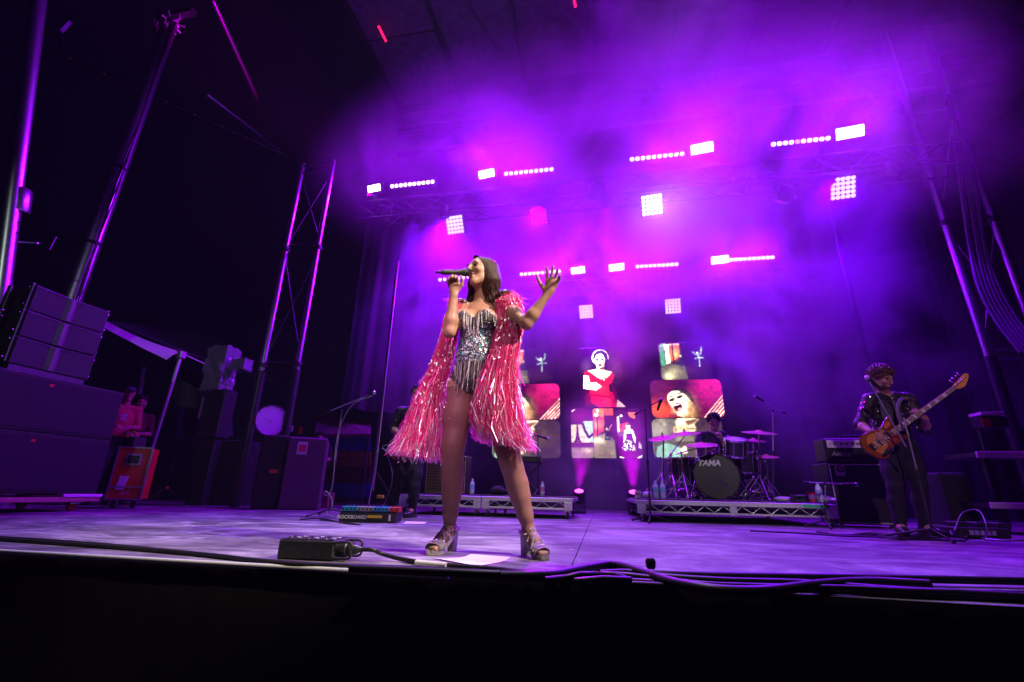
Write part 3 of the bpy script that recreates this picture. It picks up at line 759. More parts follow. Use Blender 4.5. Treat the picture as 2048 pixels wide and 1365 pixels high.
sq = m.build('sequins', foil, suit); sq['kind'] = 'stuff'
silver = material('silver_beads', (.88, .88, .92), .3, .35, bump=.8, scale=300)
m = MB()
front = np.where((sn[:, 1] < .1))[0]
topz = 1.352+.055*np.clip(1-np.abs(np.abs(sv[:, 0]+.740)-.072)/.072, 0, 1)
nl = front[np.abs(sv[front, 2]-topz[front]) < .014]
for i in rng.choice(nl, 230):
    p = Vector(sv[i]+sn[i]*.006); x = abs(p.x+.740); L_ = (.155-.75*x)*rng.uniform(.65, 1.05); L_ = max(L_, .04)
    pts = [p, p+Vector((rng.normal(0, .002), -.006, -L_*.5)), p+Vector((rng.normal(0, .004), .016 if L_ > .07 else 0, -L_))]
    m.tube(pts, .0019, 5); m.ball(pts[2], .0042, 5, 4)
for i in rng.choice(nl, 420):   # stones along the neckline
    m.ball(Vector(sv[i]+sn[i]*.003+rng.normal(0, .003, 3)), rng.uniform(.002, .0038), 5, 4)
fg = m.build('neckline_fringe', silver, suit); fg['kind'] = 'stuff'
m = MB(); dk = MB()
hem = front[np.abs(sv[front, 2]-(1.075-.0*sv[front, 0])) < .012]
for i in rng.choice(hem, 150):
    p = Vector(sv[i]+sn[i]*.006); L_ = rng.uniform(.10, .21); mm = m if rng.random() < .30 else dk
    mm.tube([p, p+Vector((rng.normal(0, .003), -.012, -L_*.5)), p+Vector((rng.normal(0, .007), -.016, -L_))], .0014, 5)
o = m.build('hem_fringe', silver, suit); o['kind'] = 'stuff'
o = dk.build('dark_hem_fringe', material('black_beads', (.05, .04, .05), .2, .3), suit); o['kind'] = 'stuff'
# ---- platform sandals
glit = material('glitter_leather', (.46, .40, .44), .3, .55, bump=1.0, scale=420, var=.6)
for (an0, d, s_, heel, ball, tip) in toes:
    sh = link('sandal', MB().mesh('sandal', glit), sing); V_ = lambda a, q, z: Vector(an0+d*a+s_*q+V3(0, 0, z))
    m = MB(); ol = [(-.02, -.028), (.06, -.029), (.11, -.041), (.15, -.038), (.178, -.018), (.178, .018), (.15, .038), (.11, .041), (.06, .029), (-.02, .028)]
    up = []; low = []
    for (y, x) in ol:
        z = .024 if y > .1 else .024+(.1-y)*.64
        z0 = .001 if y > .085 else max(.001, (.088-y)*.74); up.append(V_(y, x, z)); low.append(V_(y, x*.97, z0))
    n = len(up); m.add(low+up, [tuple(range(n))[::-1], tuple(range(n, 2*n))]+[(k, (k+1) % n, n+(k+1) % n, n+k) for k in range(n)])
    m.build('platform', glit, sh)
    m = MB(); a0 = [V_(-.060, -.022, .108), V_(-.060, .022, .108), V_(-.018, .023, .092), V_(-.018, -.023, .092)]; a1 = [V_(-.056, -.019, 0), V_(-.056, .019, 0), V_(-.022, .019, 0), V_(-.022, -.019, 0)]
    m.add(a1+a0, [(0, 1, 2, 3)[::-1], (4, 5, 6, 7), (0, 1, 5, 4), (1, 2, 6, 5), (2, 3, 7, 6), (3, 0, 4, 7)]); m.build('block_heel', glit, sh)
    m = MB()   # vamp over the toes, open at the tip
    for q0, q1, a0, a1, z in ((-.046, .046, .098, .098, .072), (-.046, .046, .115, .122, .066), (-.045, .045, .132, .142, .058)):
        pts = [V_(a0, q0, .026), V_(a0+.002, q0*.8, z*.82), V_((a0+a1)/2+.006, 0, z), V_(a1+.002, q1*.8, z*.82), V_(a1, q1, .026)]
        c_ = curve(pts, 4); ribbon(m, [Vector(q) for q in c_], .026, math.pi/2, 0, tuple(d))
        m.tube(c_, .0065, 5)
    m.build('vamp', glit, sh)
    for (p, q, r) in (((.105, -.044, .045), (.068, -.006, .112), (.02, .040, .110)), ((.105, .044, .045), (.068, .006, .113), (.02, -.040, .110)), ((.055, -.042, .075), (.042, .0, .138), (.0, .038, .128)), ((.055, .042, .075), (.042, -.0, .140), (.0, -.038, .128))):
        MB().tube(curve([V_(*p), V_(*q), V_(*r)], 5), .0072, 6).build('strap', glit, sh)
    m = MB(); m.tube(curve([V_(-.0, -.034, .112), V_(-.045, -.030, .12), V_(-.062, 0, .125), V_(-.045, .030, .12), V_(0, .034, .112)], 5), [.012]*21, 6); m.build('heel_counter', glit, sh)
# ---- tinsel cape
tin = bpy.data.materials.new('pink_tinsel'); tin.use_nodes = True; nt = tin.node_tree; bs = nt.nodes['Principled BSDF']
at_ = nt.nodes.new('ShaderNodeAttribute'); at_.attribute_name = 'tint'
nt.links.new(at_.outputs['Color'], bs.inputs['Base Color']); bs.inputs['Roughness'].default_value = .26; bs.inputs['Metallic'].default_value = .25
bs.inputs['Specular IOR Level'].default_value = .7
tl = nt.nodes.new('ShaderNodeBsdfTranslucent'); mx = nt.nodes.new('ShaderNodeMixShader'); mx.inputs[0].default_value = .55
nt.links.new(at_.outputs['Color'], tl.inputs[0]); nt.links.new(bs.outputs[0], mx.inputs[1]); nt.links.new(tl.outputs[0], mx.inputs[2])
nt.links.new(mx.outputs[0], nt.nodes['Material Output'].inputs[0])
cape = link('tinsel_cape', MB().mesh('tinsel_cape', tin), sing)
def cape_side(outer, inner, ysur, n, flare):
    lev = len(outer); m = MB()
    for i in range(n):
        u = rng.random(); lay = rng.random()
        start = 0 if rng.random() < .55 else rng.uniform(0, .45)*(lev-1)
        end = (lev-1)*min(1.03, 1-abs(rng.normal(0, .07)) if rng.random() < .75 else rng.uniform(.55, 1))
        w = rng.normal(0, .03); ph = rng.uniform(0, 6.28); pts = []
        for k in range(12):
            s_ = start+(end-start)*k/11; j = min(int(s_), lev-2); f = s_-j
            uu = min(1.08, max(-.05, u+w*k/11*2.4+.028*math.sin(ph+s_*2.3)+rng.normal(0, .012)))
            o = [outer[j][q]+(outer[j+1][q]-outer[j][q])*f for q in range(2)]; q_ = [inner[j][q]+(inner[j+1][q]-inner[j][q])*f for q in range(2)]
            yy = ysur[j]+(ysur[j+1]-ysur[j])*f+(lay-.5)*.14*(.4+s_/lev)-.03*math.sin(uu*3.1)
            p = P(o[0]+(q_[0]-o[0])*uu, o[1]+(q_[1]-o[1])*uu, Y=yy)
            if k > 7: p += Vector((flare*(k-7)**2*.0045*rng.uniform(-.6, 1.4)+rng.normal(0, .004), rng.normal(0, .010), rng.normal(0, .006)))
            pts.append(p)
        c_ = rng.random(); base = (1.0, .035, .42) if c_ < .50 else (1.0, .03, .26) if c_ < .66 else (1.0, .20, .50) if c_ < .90 else (.90, .66, .98)
        cols = [base if rng.random() > (.05+.60*max(0, (start+(end-start)*k/11)/(lev-1)-.45)) else ((.92, .62, .98), (1.0, .45, .72), (.75, .82, 1.0))[rng.integers(3)] for k in range(11)]
        ribbon(m, pts, rng.uniform(.0016, .0036), rng.uniform(-.8, .8), rng.uniform(-4, 4), cols=cols)
    o = m.build('tinsel_strands', tin, cape); o['kind'] = 'stuff'
cape_side([(905, 604), (888, 636), (882, 672), (857, 744), (829, 802), (807, 868), (785, 910)],
          [(924, 606), (921, 640), (913, 682), (903, 729), (888, 773), (886, 860), (886, 930)], [2.70, 2.72, 2.72, 2.73, 2.72, 2.68, 2.64], 2200, -.5)
cape_side([(1034, 592), (1049, 622), (1045, 656), (1037, 697), (1032, 761), (1037, 817), (1046, 868), (1054, 908)],
          [(992, 600), (991, 630), (992, 660), (984, 700), (968, 744), (954, 790), (946, 832), (962, 880)], [2.64, 2.66, 2.64, 2.60, 2.56, 2.53, 2.52, 2.52], 2500, .6)
cape_side([(990, 760), (1000, 800), (1008, 850), (1020, 905)], [(948, 800), (942, 830), (944, 862), (952, 884)], [2.80, 2.80, 2.79, 2.78], 330, .2)
# loose pale bits whose colour stands for glints on the tinsel, and shoulder fuzz
m = MB()
for poly, n in ((((887, 640), (912, 690), (886, 930), (790, 925), (850, 750)), 420), (((1000, 620), (1045, 640), (1035, 760), (1050, 900), (965, 880), (950, 800), (985, 700)), 520)):
    xs_ = [p[0] for p in poly]; ys_ = [p[1] for p in poly]; k = 0
    while k < n:
        x, y = rng.uniform(min(xs_), max(xs_)), rng.uniform(min(ys_), max(ys_))**1.0
        if not inside(np.array([x]), np.array([y]), poly)[0]: continue
        k += 1; p = P(x, y, Y=(2.64 if x < 930 else 2.56-.02*(y > 700))+rng.normal(-.02, .03)); d = Vector((rng.normal(0, .5), rng.normal(0, .5), rng.normal(-1, .5))).normalized()*rng.uniform(.008, .022)
        m.col = ((1.0, .9, 1.0), (.85, .75, 1.0), (.7, 1.0, .95), (1.0, .7, .85))[rng.choice(4, p=[.5, .25, .1, .15])]
        ribbon(m, [p, p+d], rng.uniform(.003, .006), rng.uniform(0, 3), 0)
o = m.build('painted_glints', foil, cape); o['kind'] = 'stuff'
m = MB()
for (cx, cy, rx_, ry_, n) in ((1022, 602, 22, 16, 420), (909, 611, 15, 11, 330)):
    for i in range(n):
        a = rng.uniform(0, 6.28); q = rng.random()**.5; p = P(cx+rx_*q*math.cos(a), cy+ry_*q*math.sin(a), Y=2.63+rng.normal(0, .035))
        d = Vector((rng.normal(0, 1), rng.normal(0, 1), rng.normal(-.3, 1))).normalized()*rng.uniform(.02, .055)
        m.col = [(.98, .20, .38), (.95, .03, .2), (.86, .7, .95)][rng.choice(3, p=[.45, .4, .15])]
        ribbon(m, [p, p+d*.5+Vector((0, 0, .006)), p+d], .0034, rng.uniform(0, 3), 2)
o = m.build('shoulder_tinsel', tin, cape); o['kind'] = 'stuff'
for (px, py, tx) in ((1011, 588, .5), (921, 605, -.5)):
    c_ = P(px, py, Y=2.655); e = MB()
    for i in range(60):
        a = rng.uniform(0, 6.28); q = rng.random()**.5; e.ball(c_+Vector((.050*q*math.cos(a), .045*q*math.sin(a), .014*(1-q*q)-abs(.05*q*math.cos(a))*.35+.006)), rng.uniform(.004, .007), 6, 4)
    MB().ball(c_, (.056, .05, .016), 14, 8).build('shoulder_pad', sequin_mat, cape)
    o = e.build('shoulder_stones', silver, cape); o['kind'] = 'stuff'
# ---- wireless microphone in her hand
mt = thing('microphone', Vector(mic0), 'black wireless hand microphone held to the mouth of the singer', 'microphone')
D_ = Vector(mic_dir)
MB().ball(Vector(mic0)+D_*.006, .026, 14, 10).build('head_grille', material('mic_mesh', (.05, .05, .055), .35, .8, bump=1, scale=600), mt)
MB().lathe([(.026, .018), (.026, .032), (.024, .040), (.0185, .052), (.0175, .09), (.0170, .16), (.015, .18), (.012, .185)], Vector(mic0), D_, 16).build('handle', MT['black'], mt)
MB().lathe([(.009, .185), (.008, .220), (.004, .225)], Vector(mic0), D_, 10).build('antenna', MT['rubber'], mt)
# ================================================================ VIDEO SCREENS (each a shallow box whose face is a grid of led pixels)
pic_mat = no_sample(material('led_picture', (.01, .01, .01), .5, emit=(1, 1, 1), power=1.5, attr='pic'))
class Paint:
    """draws flat print on the pixel grid, in the coordinates x0..x1, y0..y1"""
    def __init__(s, r, nx, ny):
        x0, y0, x1, y1 = r; s.X, s.Y = np.meshgrid(x0+(np.arange(nx)+.5)*(x1-x0)/nx, y0+(np.arange(ny)+.5)*(y1-y0)/ny)
        s.C = np.zeros((ny, nx, 3)); s.r = r
    def fill(s, c): s.C[:] = c; return s
    def put(s, m, c): s.C[m] = c; return s
    def poly(s, p, c): return s.put(inside(s.X, s.Y, p), c)
    def ell(s, cx, cy, rx, ry, c, a=0): 
        dx, dy = s.X-cx, s.Y-cy; ca, sa = math.cos(a), math.sin(a)
        return s.put(((dx*ca+dy*sa)/rx)**2+((dy*ca-dx*sa)/ry)**2 < 1, c)
    def line(s, pts, w, c):
        for (x0, y0), (x1, y1) in zip(pts[:-1], pts[1:]):
            t = np.clip(((s.X-x0)*(x1-x0)+(s.Y-y0)*(y1-y0))/max((x1-x0)**2+(y1-y0)**2, 1e-9), 0, 1)
            s.put(np.hypot(s.X-x0-t*(x1-x0), s.Y-y0-t*(y1-y0)) < w/2, c)
        return s
    def blob(s, cx, cy, rx, ry, c):
        w = np.exp(-(((s.X-cx)/rx)**2+((s.Y-cy)/ry)**2))[..., None]; s.C = s.C*(1-w)+np.array(c)*w; return s
CREAM = (1.0, .80, .50); WHITE = (1.3, 1.2, 1.05); DARK = (.012, .006, .012); REDD = (.85, .01, .05)
SCR_Y = 9.6
def screen(rect, nx, paint, label, q=None, rnd=.09, soft=0):
    """rect: left, top, right, bottom pixel on the photograph"""
    l, t_, r, b = rect; tl = P(l, (t_+b)/2, Y=SCR_Y); br = P(r, (t_+b)/2, Y=SCR_Y)
    zt = P((l+r)/2, t_, Y=SCR_Y).z; zb = P((l+r)/2, b, Y=SCR_Y).z; x0, x1 = tl.x, br.x
    ny = max(8, int(nx*(zt-zb)/(x1-x0))); pt = Paint(q, nx, ny); paint(pt)
    A_ = pt.C; g_ = np.random.default_rng(5)
    for _ in range(soft):
        Q = np.pad(A_, ((1, 1), (1, 1), (0, 0)), 'edge'); A_ = .36*A_+.16*(Q[:-2, 1:-1]+Q[2:, 1:-1]+Q[1:-1, :-2]+Q[1:-1, 2:])
    lum = A_.mean(2, keepdims=True); A_ = A_*np.clip(.55+1.0*lum, .5, 1.35)
    A_ *= (1-.10*(np.arange(ny) % 2))[:, None, None]*(1+.10*g_.normal(0, 1, (ny, nx, 1)))
    lo_ = np.repeat(np.repeat(g_.normal(1, .16, (ny//6+1, nx//6+1, 1)), 6, 0), 6, 1)[:ny, :nx]; pt.C = np.clip(A_*lo_, 0, 2)
    t = thing('video_screen', ((x0+x1)/2, SCR_Y, zb), label, 'screen', 'video screens at the back of the stage')
    MB().bx((x0-.012, SCR_Y+.006, zb-.012), (x1+.012, SCR_Y+.09, zt+.012), .006).build('cabinet', MT['black'], t)
    xs_ = np.linspace(x0, x1, nx+1); zs = np.linspace(zt, zb, ny+1); rr = rnd*(x1-x0)
    vs = [(x, SCR_Y, z) for z in zs for x in xs_]; fs = []; cs = []
    for j in range(ny):
        for i in range(nx):
            cx, cz = (xs_[i]+xs_[i+1])/2, (zs[j]+zs[j+1])/2
            ex = max(0, rr-min(cx-x0, x1-cx)); ez = max(0, rr-min(cz-zb, zt-cz))
            if ex*ex+ez*ez > rr*rr: continue
            k = j*(nx+1)+i; fs.append((k, k+nx+1, k+nx+2, k+1)); cs.append((*pt.C[j, i], 1))
    me = bpy.data.meshes.new('picture'); me.from_pydata(vs, [], fs); me.materials.append(pic_mat)
    a = me.attributes.new('pic', 'FLOAT_COLOR', 'FACE'); a.data.foreach_set('color', np.array(cs, 'f').ravel()); me.update()
    link('picture', me, t)
def p_street(p):
    p.fill((.010, .001, .014)); p.blob(1540, 330, 110, 50, (.06, .01, .04)); p.poly([(1285, 105), (1345, 105), (1330, 165), (1285, 165)], (.30, .42, .32))
    p.poly([(1285, 165), (1330, 165), (1330, 285), (1292, 290)], (.10, .42, .20)); p.poly([(1330, 110), (1366, 112), (1372, 265), (1336, 275)], (1.2, 1.0, .65))
    p.poly([(1366, 108), (1452, 108), (1448, 210), (1380, 260), (1368, 240)], (1, .14, .03)); p.blob(1415, 190, 26, 40, (1.2, .45, .1)); p.poly([(1366, 108), (1452, 108), (1452, 122), (1366, 122)], (1.2, .5, .4))
    p.line([(1396, 108), (1397, 275)], 9, DARK); p.poly([(1287, 300), (1380, 272), (1480, 290), (1500, 398), (1287, 398)], (.16, .13, .07)); p.blob(1350, 372, 46, 34, (.85, .78, .42)); p.blob(1400, 330, 50, 30, (.45, .38, .2)); p.poly([(1455, 215), (1478, 290), (1436, 290)], (.03, .02, .06)); p.ell(1454, 212, 8, 10, (.9, .6, .5))
    for q in ([(1553, 180), (1580, 202), (1600, 210), (1622, 192), (1629, 145)], [(1598, 205), (1603, 255), (1600, 298)], [(1566, 236), (1600, 228), (1640, 232)]): p.line(q, 6.5, (.55, .8, .65))
    p.ell(1592, 190, 7, 9, (1, 1.1, .9))
def p_face(p):
    p.fill((.16, .004, .05)); p.blob(1720, 420, 190, 160, (.75, .01, .17)); p.blob(1470, 430, 90, 60, (.05, .0, .02)); p.blob(1270, 640, 120, 75, (1.1, .09, .015)); p.blob(1225, 450, 130, 90, (.16, .01, .07))
    for i in range(13):
        x = 1625+i*15; p.poly([(x, 705-max(0, i-1)*2), (x+8, 705), (1800, 520+i*15+8), (1800, 520+i*15)], (1.1, .75, .6) if i % 2 == 0 else (.6, .01, .04))
    p.poly([(1360, 520), (1385, 478), (1440, 460), (1500, 475), (1545, 520), (1565, 600), (1600, 680), (1590, 705), (1530, 705), (1530, 560), (1480, 510), (1420, 490)], DARK)
    p.poly([(1345, 560), (1352, 520), (1385, 492), (1440, 490), (1495, 520), (1532, 570), (1540, 640), (1540, 706), (1470, 706), (1420, 690), (1388, 640), (1362, 600)], CREAM)
    p.poly([(1500, 560), (1540, 590), (1542, 706), (1500, 706)], (.95, .62, .30))
    p.blob(1535, 640, 45, 90, (.55, .25, .10)); p.blob(1395, 640, 22, 30, (.85, .45, .22)); p.blob(1420, 530, 30, 18, (1.15, 1.0, .75)); p.blob(1475, 600, 25, 40, (1.1, .92, .66)); p.blob(1500, 700, 40, 16, (.45, .2, .08))
    for q in range(7): p.line([(1420+q*14, 468+q*5), (1500+q*9, 500+q*12), (1560+q*6, 600+q*10)], 2.5, (.10, .05, .07))
    for cx, cy in ((1384, 562), (1446, 540)): p.ell(cx, cy, 27, 11, DARK, -.35); p.line([(cx-24, cy-20), (cx+26, cy-36)], 8, (.10, .04, .03))
    p.line([(1402, 545), (1390, 592), (1410, 598)], 4, (.65, .35, .2)); p.ell(1427, 622, 36, 36, (.5, .05, .06), .3); p.ell(1428, 622, 27, 28, (.03, .0, .01), .3); p.ell(1440, 640, 18, 14, (.9, .35, .3)); p.line([(1404, 606), (1438, 598)], 6, WHITE)
def p_reflect(p):
    p.fill((.30, .26, .17)); p.poly([(1340, 700), (1410, 700), (1410, 920), (1340, 920)], (.16, .14, .10)); p.poly([(1590, 700), (1810, 700), (1810, 1035), (1500, 1035), (1560, 900)], (.07, .03, .05)); p.poly([(1230, 900), (1560, 900), (1560, 1035), (1230, 1035)], (.12, .09, .06))
    p.poly([(1412, 705), (1625, 705), (1575, 760), (1590, 790), (1572, 832), (1445, 838), (1402, 812), (1412, 770)], CREAM)
    p.poly([(1500, 735), (1622, 708), (1560, 762), (1520, 772)], (.25, .10, .04)); p.poly([(1410, 705), (1440, 705), (1425, 780), (1408, 780)], DARK); p.ell(1420, 805, 20, 30, (.9, .55, .3)); p.ell(1422, 806, 9, 18, (.2, .08, .04)); p.line([(1500, 800), (1590, 795)], 8, (.15, .05, .03)); p.line([(1470, 822), (1580, 820)], 5, (.5, .25, .12))
    p.blob(1480, 790, 60, 30, (.8, .5, .25)); p.blob(1450, 740, 30, 20, (1.2, 1.0, .7)); p.blob(1300, 800, 80, 60, (.42, .36, .26)); p.blob(1650, 860, 80, 80, (.13, .06, .07))
    p.poly([(1240, 1035), (1258, 945), (1330, 908), (1440, 945), (1465, 1035)], (.28, .52, .36)); p.line([(1290, 940), (1320, 1030)], 6, (.1, .25, .16)); p.poly([(1440, 960), (1490, 930), (1500, 990), (1455, 1000)], (1, .7, .5))
def p_red_dress(p):
    p.fill((.004, .0, .008)); p.blob(930, 300, 60, 110, (.16, .03, .13)); p.blob(700, 300, 40, 50, (.14, .06, .18)); p.poly([(690, 520), (745, 520), (790, 625), (690, 625)], (.03, .02, .06)); p.poly([(935, 560), (1000, 625), (925, 625)], (.6, .35, .35))
    p.ell(812, 225, 68, 66, WHITE); p.poly([(755, 240), (760, 195), (790, 168), (832, 165), (868, 190), (878, 240), (868, 295), (842, 310), (846, 250), (820, 196), (778, 215), (768, 250)], DARK)
    p.poly([(782, 290), (842, 290), (846, 330), (905, 345), (870, 385), (830, 412), (780, 385), (700, 330), (782, 318)], CREAM); p.ell(808, 248, 43, 60, WHITE)
    p.poly([(768, 235), (785, 200), (825, 190), (850, 225), (866, 255), (866, 200), (830, 172), (785, 175), (764, 205)], DARK)
    for x in (787, 831): p.ell(x, 243, 15, 8, DARK); p.line([(x-16, 228), (x+16, 223)], 7, DARK)
    p.poly([(836, 215), (852, 250), (840, 300), (826, 306), (838, 262)], (.85, .45, .28)); p.ell(810, 287, 16, 12, (.6, .01, .04)); p.line([(806, 255), (804, 270)], 3, (.7, .4, .3)); p.poly([(800, 312), (842, 300), (846, 328), (815, 325)], (.3, .1, .06))
    p.poly([(672, 350), (700, 326), (738, 352), (785, 388), (832, 414), (872, 386), (905, 346), (922, 378), (902, 425), (884, 442), (902, 520), (930, 625), (790, 625), (722, 580), (716, 500), (726, 440), (690, 385)], REDD)
    p.blob(705, 560, 26, 70, (.35, .0, .03)); p.blob(900, 560, 26, 70, (.40, .0, .03)); p.blob(800, 470, 40, 30, (1.1, .04, .10)); p.blob(850, 580, 40, 40, (1.0, .02, .08)); p.blob(835, 405, 16, 20, (.5, .0, .03))
    p.poly([(672, 368), (716, 372), (720, 425), (772, 424), (814, 460), (800, 470), (770, 490), (720, 482), (668, 474)], WHITE); p.poly([(870, 442), (886, 445), (904, 500), (880, 510)], DARK); p.line([(832, 392), (836, 412)], 7, WHITE)
    p.poly([(740, 520), (900, 540), (905, 552), (742, 532)], (.6, .0, .035))
def p_tower(p):
    p.fill((.05, .005, .05)); p.blob(650, 690, 80, 50, (.22, .01, .12)); p.poly([(565, 765), (665, 765), (750, 740), (750, 912), (565, 912)], (.62, .50, .30)); p.poly([(668, 735), (750, 735), (750, 900), (690, 900)], (.40, .66, .46)); p.poly([(565, 735), (625, 765), (565, 765)], (.06, .005, .05))
    p.poly([(618, 765), (628, 765), (634, 850), (650, 912), (636, 912), (625, 885), (612, 912), (596, 912), (612, 850)], DARK); p.poly([(565, 908), (750, 908), (750, 950), (565, 950)], (.03, .02, .02)); p.poly([(590, 896), (650, 896), (650, 904), (590, 904)], DARK)
    p.poly([(565, 948), (750, 948), (750, 1035), (565, 1035)], (.26, .21, .12)); p.blob(700, 970, 40, 20, (.5, .42, .24)); p.blob(600, 1010, 40, 40, (.25, .2, .14)); p.line([(668, 760), (682, 810), (712, 868), (752, 838)], 20, (.02, .0, .02)); p.line([(580, 655), (605, 640)], 5, WHITE)
def p_lamp(p):
    p.fill((.08, .005, .02)); p.poly([(750, 630), (845, 630), (838, 700), (750, 700)], (1, .22, .03)); p.poly([(750, 700), (840, 700), (838, 815), (750, 865)], (.75, .05, .02)); p.blob(812, 765, 24, 36, (1.1, .22, .08)); p.blob(778, 765, 16, 40, (1.1, .5, .12))
    p.poly([(845, 630), (915, 630), (915, 690), (845, 690)], (.75, .10, .02)); p.poly([(750, 865), (850, 830), (915, 890), (925, 1035), (750, 1035)], (.32, .24, .12)); p.blob(785, 890, 50, 26, (.95, .8, .45)); p.blob(840, 1005, 50, 40, (.22, .14, .09)); p.line([(783, 680), (785, 862)], 9, DARK); p.ell(778, 684, 17, 14, WHITE); p.ell(790, 650, 8, 14, WHITE)
    p.poly([(850, 810), (872, 805), (890, 890), (838, 892)], (.02, .012, .03)); p.ell(860, 800, 8, 10, (.9, .6, .45)); p.line([(872, 812), (900, 765)], 6, (.8, .4, .3)); p.blob(862, 870, 10, 8, (.3, .35, .3))
def p_floral(p):
    p.fill((.05, .005, .025)); p.poly([(1035, 665), (1100, 665), (1090, 720), (1050, 700)], (.95, .18, .03)); p.poly([(960, 760), (1035, 745), (1035, 830), (960, 850)], (.85, .10, .02)); p.poly([(945, 700), (965, 690), (965, 830), (945, 840)], (.75, .6, .42)); p.ell(980, 693, 11, 11, WHITE); p.line([(980, 700), (982, 800)], 5, DARK)
    p.poly([(945, 830), (1000, 810), (1000, 870), (945, 850)], (.15, .12, .06)); p.poly([(1000, 812), (1022, 798), (1045, 798), (1068, 808), (1086, 870), (1078, 935), (1062, 935), (1066, 870), (1056, 840), (1015, 838), (1008, 880), (996, 940), (985, 935), (992, 870)], WHITE); p.ell(1032, 780, 18, 22, WHITE); p.ell(1034, 762, 18, 9, (.25, .08, .04))
    p.poly([(1012, 836), (1060, 836), (1066, 870), (1095, 960), (1075, 975), (955, 970), (985, 915), (1010, 880)], (.015, .01, .015)); g = np.random.default_rng(3)
    for i in range(46):
        a = g.random(); p.ell(1030+(g.random()-.5)*(40+95*a), 885+a*85, 6, 4, (.7, .85, .6), g.random()*3)
    p.line([(955, 1022), (985, 1030)], 7, WHITE); p.line([(1095, 1030), (1128, 1015)], 9, WHITE); p.poly([(1110, 900), (1130, 930), (1130, 960), (1105, 950)], (.4, .5, .4))
px = lambda a: 1000+a/4.0146
py_ = lambda a: 660+a/4.0146
R4 = lambda x0, y0, x1, y1: (px(x0), py_(y0), px(x1), py_(y1))
screen(R4(5, 160, 425, 430), 70, p_street, 'left top video screen showing a red lit street and a white dancer', (1285-20, 105, 1690, 398), soft=1)
screen(R4(-60, 437, 480, 722), 110, p_face, 'left video screen with the singing face half hidden by the pink cape', (1213, 395, 1795, 705), soft=1)
screen(R4(-60, 730, 484, 1030), 90, p_reflect, 'left bottom video screen with a cropped face partly behind the cape', (1225, 705, 1805, 1030), soft=2)
screen(R4(600, 145, 1040, 622), 110, p_red_dress, 'tall centre video screen showing a woman in a red dress', (600, 145, 1040, 622), .02)
screen(R4(572, 630, 746, 1030), 56, p_tower, 'narrow video screen showing a lattice tower and a pale sky', (572, 630, 746, 1030), .12, soft=1)
screen(R4(750, 632, 932, 1030), 56, p_lamp, 'narrow video screen showing a street lamp before an orange wall', (750, 632, 932, 1030), .12, soft=1)
screen(R4(940, 634, 1130, 1030), 56, p_floral, 'narrow video screen showing a woman in a floral black dress', (940, 634, 1130, 1030), .12)
screen(R4(1283, 103, 1692, 398), 80, p_street, 'right top video screen showing a red lit street and a white dancer', (1283, 103, 1692, 398), soft=1)
screen(R4(1214, 402, 1790, 706), 130, p_face, 'right video screen with the large singing face and a striped corner', (1214, 402, 1790, 706), soft=1)
screen(R4(1226, 712, 1795, 1030), 110, p_reflect, 'right bottom video screen with a cropped face behind the drums', (1226, 712, 1795, 1030), soft=2)
# ================================================================ RISERS
def tripod(m, c, z, r, leg=.011, a0=.4, n=3):
    for i in range(n):
        a = a0+2*math.pi*i/n; m.tube([(c[0], c[1], z), (c[0]+r*math.cos(a), c[1]+r*math.sin(a), .012+c[2])], leg, 6)
def riser(x0, x1, yf, yb, zt, zb, label, bays=1, tape=False):
    t = thing('stage_riser', ((x0+x1)/2, (yf+yb)/2, 0), label, 'riser', 'low wheeled risers for the band')
    MB().bx((x0+.002, yf+.012, zt-.018), (x1-.002, yb, zt), .004).build('deck', MT['black'], t)
    MB().bx((x0, yf, zt-.075), (x1, yf+.05, zt-.0185), .004).build('rail', MT['alu'], t)
    MB().bx((x0, yf+.005, zb), (x1, yf+.045, zb+.028), .004).build('rail', MT['alu'], t)
    for s_, xx in ((0, x0), (0, x1)):
        MB().bx((xx-.018, yf+.01, zt-.07), (xx+.018, yb, zt-.02), .004).build('rail', MT['alu'], t)
    for k in range(bays+1):
        xx = x0+(x1-x0)*k/bays; w = .055 if k in (0, bays) else .045; xx += .05 if k == 0 else -.05 if k == bays else 0
        MB().bx((xx-w, yf-.004, zb-.004), (xx+w, yf+.054, zt-.076), .003).build('corner_plate', MT['alu'], t)
    nz = int(round((x1-x0)/.24)); 
    for k in range(nz):
        a = x0+.06+(x1-x0-.12)*k/nz; b_ = x0+.06+(x1-x0-.12)*(k+.5)/nz; c_ = x0+.06+(x1-x0-.12)*(k+1)/nz
        MB().tube([(a, yf+.025, zb+.026), (b_, yf+.025, zt-.074), (c_, yf+.025, zb+.026)], .0065, 6).build('lattice_rod', MT['alu'], t)
    MB().bx((x0+.02, yf+.06, zb+.01), (x1-.02, yb-.02, zb+.02)).build('cross_brace', MT['darkmetal'], t)
    for xx in (x0+.07, x1-.07):
        for yy in (yf+.05, yb-.1):
            c_ = MB(); c_.bx((xx-.035, yy-.03, zb-.022), (xx+.035, yy+.03, zb-.004)); c_.bx((xx-.028, yy-.03, .05), (xx-.022, yy+.03, zb-.02)); c_.bx((xx+.022, yy-.03, .05), (xx+.028, yy+.03, zb-.02))
            f_ = c_.build('caster', MT['steel'], t)
            MB().lathe([(.02, -.016), (.048, -.016), (.055, -.008), (.055, .008), (.048, .016), (.02, .016)], (xx, yy, .055), (1, .25, 0), 18).build('wheel', MT['rubber'], f_)
            MB().lathe([(.002, -.018), (.03, -.018), (.03, .018), (.002, .018)], (xx, yy, .055), (1, .25, 0), 14).build('hub', MT['white'], f_)
    if tape: MB().bx((x1-.36, yf-.003, zt-.065), (x1-.06, yf-.0005, zt-.03)).build('tape', MT['green'], t)
    return t
RZ = .285
